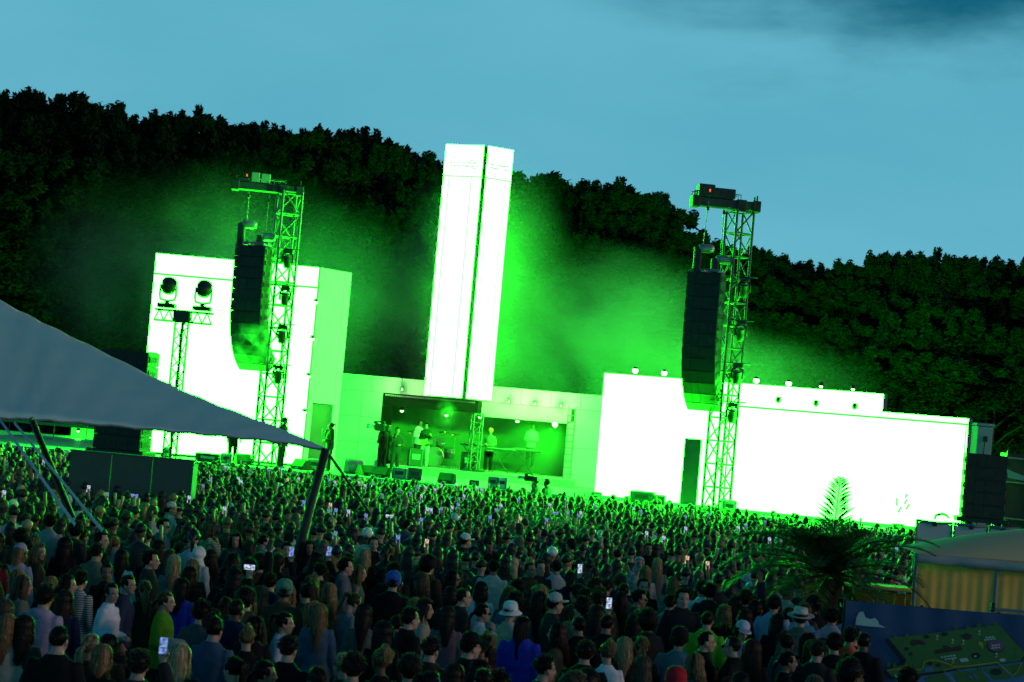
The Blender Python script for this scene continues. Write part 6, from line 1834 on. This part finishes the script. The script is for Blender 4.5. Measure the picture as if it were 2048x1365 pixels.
for i, e in enumerate(PHONES):
    px, py = e[0], e[1]; land = len(e) > 2
    v = py - (850 + math.tan(R(5)) * (px - 1024))
    zph = 1.80
    d = FPX * (CAM_Z - zph) / max(v, 5)
    if d > 62: d = 62 - rnd.uniform(0, 4)
    p = at(px, py, d)
    k = rnd.choice((0, 0, 0, 1, 1, 3)) if (px, py) not in ((661, 1013), (1374, 1120), (1415, 1131), (575, 962), (1040, 1040), (853, 1087)) else 2
    big = 0.92 if d < 40 else 0.95
    row = 'in the nearest rows' if d < 30 else 'halfway to the stage' if d < 50 else 'in the rows at the stage'
    cl = ('white', 'blue', 'warm', 'dim teal')[k]
    phone(p, '%s lit phone %s, %s%s' % (cl, row, side_of(px), ', held sideways' if land else ''), 'raised phones %s %s %s' % (cl, row, side_of(px)), k, land, R(rnd.uniform(-12, 12)), big)
    if d < NEAR:
        H = (p.z) / 1.79
        x, y = p.x - 0.15 * H, p.y - 0.235 * H + 0.0
        person(x, y, 'person with one arm up holding a %s phone %s, %s hair' % (cl, side_of(px), ('untidy', 'sleek', 'flat', 'parted')[i % 4]), None, 0, H, rnd.choice('mf'), 'phone', rnd.choice(('long', 'short', 'short2', 'longwavy', 'tail')), rnd.choice(('dark', 'brown', 'black', 'ash')), rnd.choice((BLK, CHAR, NAVY, OLIVE)))
        placed.append((x, y)); heads.append((px, py, FPX / y, 0.6, y))
    else:
        arms_far.append((p.x, p.y, p.z))

# --- the rest of the nearer crowd
TOPC = [('black top', BLK), ('black jacket', (0.012, 0.012, 0.014)), ('charcoal hoodie', CHAR), ('navy jacket', NAVY), ('olive jacket', OLIVE), ('dark brown jacket', (0.04, 0.025, 0.018)), ('grey top', (0.09, 0.09, 0.095)), ('denim jacket', DENIM), ('white shirt', WHITE),
        ('pale blue shirt', PBLUE), ('maroon top', (0.10, 0.012, 0.02)), ('cream jumper', CREAM), ('dark green top', (0.02, 0.05, 0.03)), ('pale grey hoodie', (0.32, 0.33, 0.34))]
TW = [12, 9, 6, 4, 3.5, 4, 2, 1.6, 2.6, 1.3, 1, 1.5, 2, 1.4]
HF = [('long %s haired', 'long'), ('straight %s haired', 'long2'), ('wavy %s haired', 'longwavy'), ('short bobbed %s haired', 'bob'), ('big wavy %s haired', 'bigwavy'), ('%s ponytailed', 'tail'), ('low tied %s haired', 'lowtail'), ('%s bun wearing', 'bun'), ('curly long %s haired', 'curlylong')]
HMn = [('short %s haired', 'short'), ('tousled %s haired', 'short2'), ('faded %s haired', 'fade'), ('cropped %s haired', 'buzz'), ('curly %s haired', 'curly'), ('round curly %s haired', 'afro')]
used_labels = set()
rng = random.Random(21)
N_IND = 292
count = sum(1 for o in COL.objects if o.get('category') == 'person')
def blocked(x, y, H):
    p = CM.transposed() @ (Vector((x, y, 1.76 * H)) - Vector((0, 0, CAM_Z)))
    hx, hy = 1024 + p.x / -p.z * FPX, 682.5 - p.y / -p.z * FPX
    kk = FPX / y
    if hx > 1715 and y < 33: return hx, hy, True
    for (qx, qy, qk, cl, qd) in heads:
        if y < qd - 0.05:
            dx = abs(hx - 8 - qx)
            if dx < 0.30 * kk + 0.07 * qk and hy < qy + 0.13 * cl * qk * (1.2 if cl < 1.2 else 1.0) and dx < (0.30 * kk if hy + 0.25 * kk < qy else 0.2 * kk + 0.10 * qk): return hx, hy, True
    return hx, hy, False
cell = {}
def near(x, y, r):
    for q in placed:
        if (q[0] - x) ** 2 + (q[1] - y) ** 2 < r * r: return True
    return False
pcx, pcy = pc.x, pc.y
tries = 0
cands = []
while count < N_IND and tries < 30000:
    tries += 1
    y = math.sqrt(rng.uniform(17.2 ** 2, NEAR ** 2))
    x = rng.uniform(-0.275, 0.275) * y
    if near(x, y, 0.38): continue
    if x > bp0.x - 0.1 and 26.4 < y < 27.9: continue
    if x > e0.x - 0.3 and 26 < y < 34: continue
    if (x - pcx) ** 2 + (y - pcy) ** 2 < 0.6: continue
    sex = rng.choice('mf'); H = rng.uniform(0.96, 1.06) if sex == 'm' else rng.uniform(0.89, 0.98)
    hx, hy, bl = blocked(x, y, H)
    if bl: continue
    for _ in range(40):
        hn, hk = rng.choice(HF if sex == 'f' else HMn)
        hc = rng.choices(('black', 'dark', 'brown', 'auburn', 'blonde', 'pale', 'ash'), (5, 5, 4, 1.2, 4, 1.8, 2) if sex == 'f' else (6, 6, 3, .5, .5, .2, .6))[0]
        tn, tcol = rng.choices(TOPC, TW)[0]
        row = 'nearest rows' if y < 22 else 'near rows' if y < 27 else 'middle rows' if y < 31 else 'farther rows'
        nm = {'pale': 'pale blonde', 'ash': 'ash brown', 'dark': 'dark brown'}.get(hc, hc)
        lb = '%s %s in %s, %s %s' % (hn % nm, 'woman' if sex == 'f' else 'man', tn, row, side_of(hx))
        if lb not in used_labels: break
    used_labels.add(lb)
    r = rng.random()
    pose = 'down' if r < .72 else 'front' if r < .86 else 'face' if r < .92 else 'up' if (y > 26 and r < .97) else 'down'
    tv = rng.choice((0, 0, 35, -35, 0)); 
    person(x, y, lb, 'people in the %s of the crowd' % row, rng.choice((1, 1, 1, 2.2)) * rng.uniform(-35, 35), H, sex, pose, hk, hc, tcol, rng.choices(('light', 'tan', 'mid', 'dark'), (6, 2, 1.2, 1))[0], turn=tv, loose=1.4 if ('jacket' in tn or 'hoodie' in tn) else 1.0, mirror=rng.random() < .5)
    placed.append((x, y)); count += 1

# --- farther crowd, one body of people nobody could count
class LP:
    pass
def lowpoly(kind, arms):
    """a small standing figure; returns vertices, quads and the colour slot of each face (0 skin 1 hair 2 top 3 trousers)"""
    m = MB()
    fem = kind in ('long', 'bun', 'tail')
    sx = 0.86 if fem else 1.0
    m.loft([[Vector((rx * sx * math.cos(t), ry * math.sin(t), z)) for t in [2 * math.pi * i / 8 for i in range(8)]] for z, rx, ry in ((.85, .16, .12), (1.05, .155, .115), (1.28, .20, .13), (1.39, .215, .115), (1.45, .15, .085), (1.50, .06, .06))], 2)
    m.tube([(0, 0, 1.45), (0, .01, 1.58)], .055, 6, 0)
    for sg in (-1, 1):
        m.tube([(sg * .09, 0, .88), (sg * .1, .01, .45), (sg * .11, 0, 0.02)], [.095, .065, .05], 4, 3)
        up = arms == 2 or (arms == 1 and sg == 1)
        s_ = Vector((sg * .19 * sx, 0, 1.40))
        if up:
            m.tube([s_, (sg * .26, .12, 1.48), (sg * .20, .18, 1.60)], [.055, .05, .045], 5, 2); m.tube([(sg * .20, .18, 1.58), (sg * .17, .22, 1.76), (sg * .16, .22, 1.86)], [.034, .03, .036], 5, 0)
        else: m.tube([s_, (sg * .25, -.02, 1.13), (sg * .22, .1, .92)], [.058, .05, .035], 5, 2)
    m.ell((0, .02, 1.645), (.072, .088, .108), 8, 6, None, 0)
    g0 = len(m.v)
    hcut = -0.35 if kind != 'short' else -0.1
    gr = .018 if kind != 'short' else .012
    rg = []
    for i in range(7):
        th = math.pi * (0.02 + 0.98 * i / 6) * (0.62 if kind == 'short' else 0.66)
        gr = (.018 if kind != 'short' else .012) - (0.022 if i == 6 else 0.008 if i == 5 else 0)
        rg.append([Vector(((.078 + gr) * math.sin(th) * math.cos(t), .004 + (.096 + gr) * math.sin(th) * math.sin(t) - (.03 if math.sin(t) > .5 and th > 1.0 else 0), 1.672 + (.098 + gr) * math.cos(th))) for t in [2 * math.pi * k / 10 for k in range(10)]])
    m.loft(rg, 1)
    if kind == 'long':
        m.loft([[Vector((w * math.cos(t), -.045 + dp * math.sin(t), z)) for t in [2 * math.pi * k / 10 for k in range(10)]] for z, w, dp in ((1.66, .092, .075), (1.56, .098, .07), (1.42, .105, .055), (1.30, .085, .04), (1.22, .05, .02))], 1)
    if kind == 'bun': m.ell((0, -.06, 1.79), (.045, .045, .04), 8, 5, None, 1)
    if kind == 'tail': m.tube([(0, -.10, 1.72), (0, -.15, 1.66), (0, -.14, 1.45)], [.025, .04, .015], 6, 1)
    if kind == 'cap': m.loft([[Vector((.085 * math.cos(t), .09 + dy + .06 * math.sin(t), 1.70 - dy * .2)) for t in [R(180 * k / 6) for k in range(7)]] for dy in (0, .01)], 1)
    jr = np.random.default_rng(len(m.v))
    v = np.array(m.v, np.float32)
    v[g0:] += jr.normal(scale=.0055, size=v[g0:].shape)
    m2 = MB(); hv = [i for i in range(g0, len(v)) if v[i, 2] > 1.3]
    for q in range(64):
        p = Vector(v[jr.choice(hv)].tolist()); d = p - Vector((0, -.01, min(1.66, p.z)))
        if d.length < .03: continue
        d = (d.normalized() + Vector(jr.uniform(-.5, .5, 3).tolist())).normalized(); u, w_ = perp(d)
        m2.add([p - u * .003, p + u * .003, p + d * float(jr.uniform(.014, .03))], [(0, 1, 2)], 4)
    n0 = len(v)
    v = np.concatenate([v, np.array(m2.v, np.float32)])
    return v, m.f + [tuple(i + n0 for i in f) for f in m2.f], np.array(m.m + m2.m)
LPS = {(k, a): lowpoly(k, a) for k in ('short', 'short', 'long', 'bun', 'tail', 'cap') for a in (0, 1, 2)}
pts = []
grid = {}
def gnear(x, y, r):
    cx, cy = int(x / .6), int(y / .6)
    for i in range(cx - 1, cx + 2):
        for j in range(cy - 1, cy + 2):
            for q in grid.get((i, j), ()):
                if (q[0] - x) ** 2 + (q[1] - y) ** 2 < r * r: return True
    return False
def gput(x, y): grid.setdefault((int(x / .6), int(y / .6)), []).append((x, y))
for q in placed: gput(*q)
def front(x):
    for (xa_, ya_), (xb_, yb_) in zip(fpoly, fpoly[1:]):
        if xa_ <= x <= xb_: return ya_ + (yb_ - ya_) * (x - xa_) / (xb_ - xa_)
    return fpoly[-1][1] if x > 0 else 95
def open_ground(x, y):
    if y > front(x) - (1.2 if x > 3 else 4.6) or y > 80: return False
    if x < -13 and y > 76: return False
    if w0.x - 0.3 < x < w1.x + 0.3 and BW - 0.3 < y < BW + 1.2: return False
    if w0.x - 0.2 < x < w1.x + 0.2 and y > BW and y < BW + 6 and rng.random() < .5: return False
    if (x - at(243, 900, 61).x) ** 2 + (y - 61) ** 2 < 1.6: return False
    if x > fn.location.x - .3 and 32 < y < 45: return False
    if x > e0.x - .3 and y < 36: return False
    if abs(x - at(1962, 1000, 59).x) < 1.1 and y > 57.5: return False
    if abs(x - at(628, 960, 33.9).x) < .25 and abs(y - 34) < .25: return False
    if (x - mx) ** 2 + (y - VY) ** 2 < .3: return False
    return True
for (x, y, z) in arms_far:
    H = (z - 0.02) / 1.84; H = min(1.12, max(.9, H))
    pts.append((x - .16 * H, y - .22 * H, H, 1, 0.0)); gput(x - .16 * H, y - .22 * H)
t = 0
while t < 60000 and len(pts) < 2550:
    t += 1
    y = math.sqrt(rng.uniform(NEAR ** 2, 80 ** 2)) if t % 3 else rng.uniform(NEAR, 80)
    x = rng.uniform(-0.272, 0.272) * y
    if not open_ground(x, y) or gnear(x, y, 0.42 if y > 40 else 0.46): continue
    if y < 52 and blocked(x, y, 1.0)[2]: continue
    pts.append((x, y, rng.uniform(.92, 1.06), 1 if rng.random() < .07 else 2 if rng.random() < .03 else 0, rng.uniform(-.6, .6))); gput(x, y)
VV, FF, CC = [], [], []
off = 0
crng = random.Random(5)
for (x, y, H, a, yw) in pts:
    kd = crng.choices(('short', 'long', 'bun', 'tail', 'cap'), (5, 4, 1, 1, .8))[0]
    v, f, mi = LPS[(kd, a)]
    c, s_ = math.cos(yw), math.sin(yw)
    w = np.empty_like(v); w[:, 0] = (v[:, 0] * c - v[:, 1] * s_) * H + x; w[:, 1] = (v[:, 0] * s_ + v[:, 1] * c) * H + y; w[:, 2] = v[:, 2] * H
    VV.append(w); FF += [tuple(i + off for i in q) for q in f]; off += len(v)
    hcol = HC[crng.choices(('black', 'dark', 'brown', 'auburn', 'blonde', 'pale', 'ash'), (7, 7, 3, .5, 1.0, .3, 1.0))[0]] if kd != 'cap' or crng.random() < .5 else crng.choice((WHITE, BLK, NAVY))
    pal = [SKIN[crng.choices(('light', 'tan', 'mid', 'dark'), (6, 2, 1, 1))[0]], hcol, crng.choices(TOPC, TW)[0][1], (0.01, 0.011, 0.015), tuple(c + d_ for c, d_ in zip(hcol, (.14, .12, .08)))]
    CC.append(np.array(pal, np.float32)[mi])
me = bpy.data.meshes.new('crowd')
me.from_pydata(np.concatenate(VV).tolist(), [], FF)
colf = np.concatenate(CC)
lt = np.empty(len(me.polygons), np.int32); me.polygons.foreach_get('loop_total', lt)
lc = np.repeat(colf, lt, axis=0)
ca = me.color_attributes.new('colour', 'FLOAT_COLOR', 'CORNER')
ca.data.foreach_set('color', np.concatenate([lc, np.ones((len(lc), 1), np.float32)], 1).astype(np.float32).ravel())
me.polygons.foreach_set('use_smooth', [True] * len(me.polygons))
cm, cn_, cl_, cb_ = nt('crowd_clothes_and_hair')
an = cn_.new('ShaderNodeAttribute'); an.attribute_name = 'colour'
cl_.new(an.outputs['Color'], cb_.inputs['Base Color']); cb_.inputs['Roughness'].default_value = 0.5
tn_ = cn_.new('ShaderNodeTexNoise'); tn_.inputs['Scale'].default_value = 30
bn_ = cn_.new('ShaderNodeBump'); bn_.inputs['Strength'].default_value = .5; bn_.inputs['Distance'].default_value = .02
tc_ = cn_.new('ShaderNodeTexCoord'); cl_.new(tc_.outputs['Object'], tn_.inputs['Vector']); cl_.new(tn_.outputs['Fac'], bn_.inputs['Height']); cl_.new(bn_.outputs[0], cb_.inputs['Normal'])
me.materials.append(cm)
tag(link('crowd', me), 'dense far crowd packed up to the stage front', 'crowd', kind='stuff')

# --- performers and crew
def perf(px, py_feet, Y, label, z=DZ, **kw):
    p = at(px, py_feet, Y)
    return person(p.x, Y, label, None, z=z, **kw), p
perf(655, 945, 73.6, 'rapper in black patterned puffer jacket and dark glasses holding a microphone', yaw=-100, pose='mic', hair='tail', hc='black', skin='tan', tc=(0.03, 0.035, 0.03), loose=1.9, shades=True, H=1.02, turn=0)
o_, p_ = perf(560, 938, 73.0, 'performer in black hoodie with white round chest logo and cap', yaw=120, pose='down', hat='cap', hatc=BLK, skin='tan', tc=BLK, loose=1.9, turn=-10, H=1.03)
lm = MB(); lm.lathe([(0.075, -0.012), (0.09, 0.0), (0.075, 0.012)], 16, c=(0, 0.152, 1.28), M=RX, caps=False); lm.lathe([(0.05, -0.01), (0.03, 0.006)], 12, c=(0, 0.155, 1.28), M=RX @ Matrix.Scale(1, 3)); lm.build('chest_logo', M_panel, o_)
perf(462, 932, 73.4, 'performer with legs apart half hidden behind the tent edge', yaw=150, pose='down', hc='black', tc=BLK, hair='short', bc=BLK)
perf(762, 938, 79.0, 'camera operator in black with a large camera on the shoulder', yaw=-40, pose='camera', hat='cap', hatc=BLK, tc=BLK, bc=BLK, H=1.06)
perf(788, 941, 78.4, 'singer in black suit with a microphone at the edge of the riser', yaw=165, pose='mic', hair='fade', hc='black', skin='tan', tc=(0.03, 0.03, 0.035), bc=(0.03, 0.03, 0.03), H=1.02)
perf(846, 936, 80.6, 'guitarist in dark top and white jeans on the riser', z=RZ, yaw=200, pose='guitar', hair='short2', hc='black', tc=(0.03, 0.05, 0.035), bc=(0.5, 0.52, 0.5), H=1.0, skin='tan')
perf(832, 930, 81.6, 'drummer in white sleeved shirt behind the guitarist', z=RZ, yaw=120, pose='front', hair='short', hc='black', skin='dark', tc=(0.6, 0.6, 0.6), H=1.05)
perf(975, 938, 81.9, 'keyboard player in orange cap and patterned shirt by the truss column', z=RZ, yaw=195, pose='front', hat='beanie', hatc=(0.7, 0.22, 0.05), tc=(0.12, 0.14, 0.10), skin='tan', bc=BLK)
perf(1058, 945, 84.0, 'keyboard player in white sleeves and black vest on the right in the band room', z=RZ + 0.25, yaw=180, pose='front', hair='short', hc='black', skin='mid', tc=(0.6, 0.6, 0.58), H=1.05)
pf = thing('camera_platform', 'low camera platform in the pit below the ladder', 'platform', (at(1080, 990, 66).x, 66, 0))
MB().bevel_box((0, 0, 0.4), (2.4, 1.2, 0.1), 0.02).build('top', M_deck, pf)
for sx in (-1.1, 1.1):
    for sy in (-.5, .5): bar('leg', (sx, sy, 0), (sx, sy, .35), .03, M_alu, pf)
perf(1091, 1000, 66.0, 'camera assistant in green lit shirt standing right of the small camera', z=.45, yaw=-60, pose='front', hair='short2', hc='dark', tc=(0.06, 0.12, 0.11), H=1.0, skin='tan')
perf(1069, 1000, 66.1, 'camera operator with a small camera held at his face in the pit', z=.45, yaw=-70, pose='camera', hair='short', hc='dark', tc=(0.10, 0.12, 0.12), H=1.0, skin='tan')
def video_camera(c, yaw, label, s=1.0):
    o = thing('video_camera', label, 'video camera', c, yaw); o.scale = (s, s, s)
    MB().bevel_box((0, 0, 0), (0.17, 0.42, 0.22), 0.03).build('body', M_black, o)
    MB().lathe([(0.06, 0), (0.06, 0.12), (0.075, 0.14), (0.08, 0.30)], 14, c=(0, 0.2, 0.02), M=Matrix.Rotation(R(-90), 3, 'X')).build('lens', M_panel, o, True)
    m = MB(); m.tube([(0, -0.15, 0.1), (0, -0.12, 0.19), (0, 0.15, 0.19), (0, 0.2, 0.1)], 0.022, 7); m.build('handle', M_black, o, True)
    MB().bevel_box((-0.1, 0.12, 0.15), (0.1, 0.16, 0.09), 0.02).build('viewfinder', M_black, o)
    MB().bevel_box((0, -0.28, 0), (0.14, 0.16, 0.2), 0.02).build('battery', M_cab, o)
    return o
p = at(762, 858, 78.9); video_camera((p.x + 0.0, 78.75, DZ + 1.74), R(60), 'large black and white broadcast camera on the operator shoulder', 1.25)
p = at(1066, 958, 66.0); video_camera((p.x - .12, 65.95, p.z), R(80), 'small black camera held by the operator in the pit', .8)
p = at(846, 936, 80.6)
gt_ = thing('electric_guitar', 'electric guitar held by the guitarist in white jeans', 'guitar', (p.x + 0.02, 80.32, RZ + 1.03), R(8))
gt_.rotation_euler = (0, R(-28), R(8))
MB().prism([(-.20, -.15), (.0, -.11), (.12, -.14), (.10, -.04), (.12, .10), (0, .09), (-.16, .15), (-.24, .02)], -0.022, 0.022, M=RX).build('body', material('amber_guitar_body', (0.35, 0.2, 0.04), 0.25, coat=.6), gt_)
MB().box((0.40, -0.01, 0), (0.62, 0.022, 0.05)).build('neck', M_trunk, gt_)
MB().bevel_box((0.77, -0.01, 0.01), (0.16, 0.02, 0.09), 0.008).build('headstock', M_black, gt_)
for (x, y, Y, z, lb) in ((648, 868, 73.35, DZ + 1.50, 'black microphone held by the rapper'), (787, 880, 78.15, DZ + 1.46, 'black microphone held by the singer in black')):
    p = at(x, y, Y)
    o = thing('microphone', lb, 'microphone', (p.x - 0.05, Y, z), 0)
    m = MB(); m.tube([(0, 0, -0.2), (0, 0.01, -0.02)], [0.016, 0.024], 8); m.build('handle', M_black, o, True)
    MB().ell((0, 0.012, 0.01), (0.03, 0.03, 0.035), 10, 7).build('grille', M_alu, o, True)
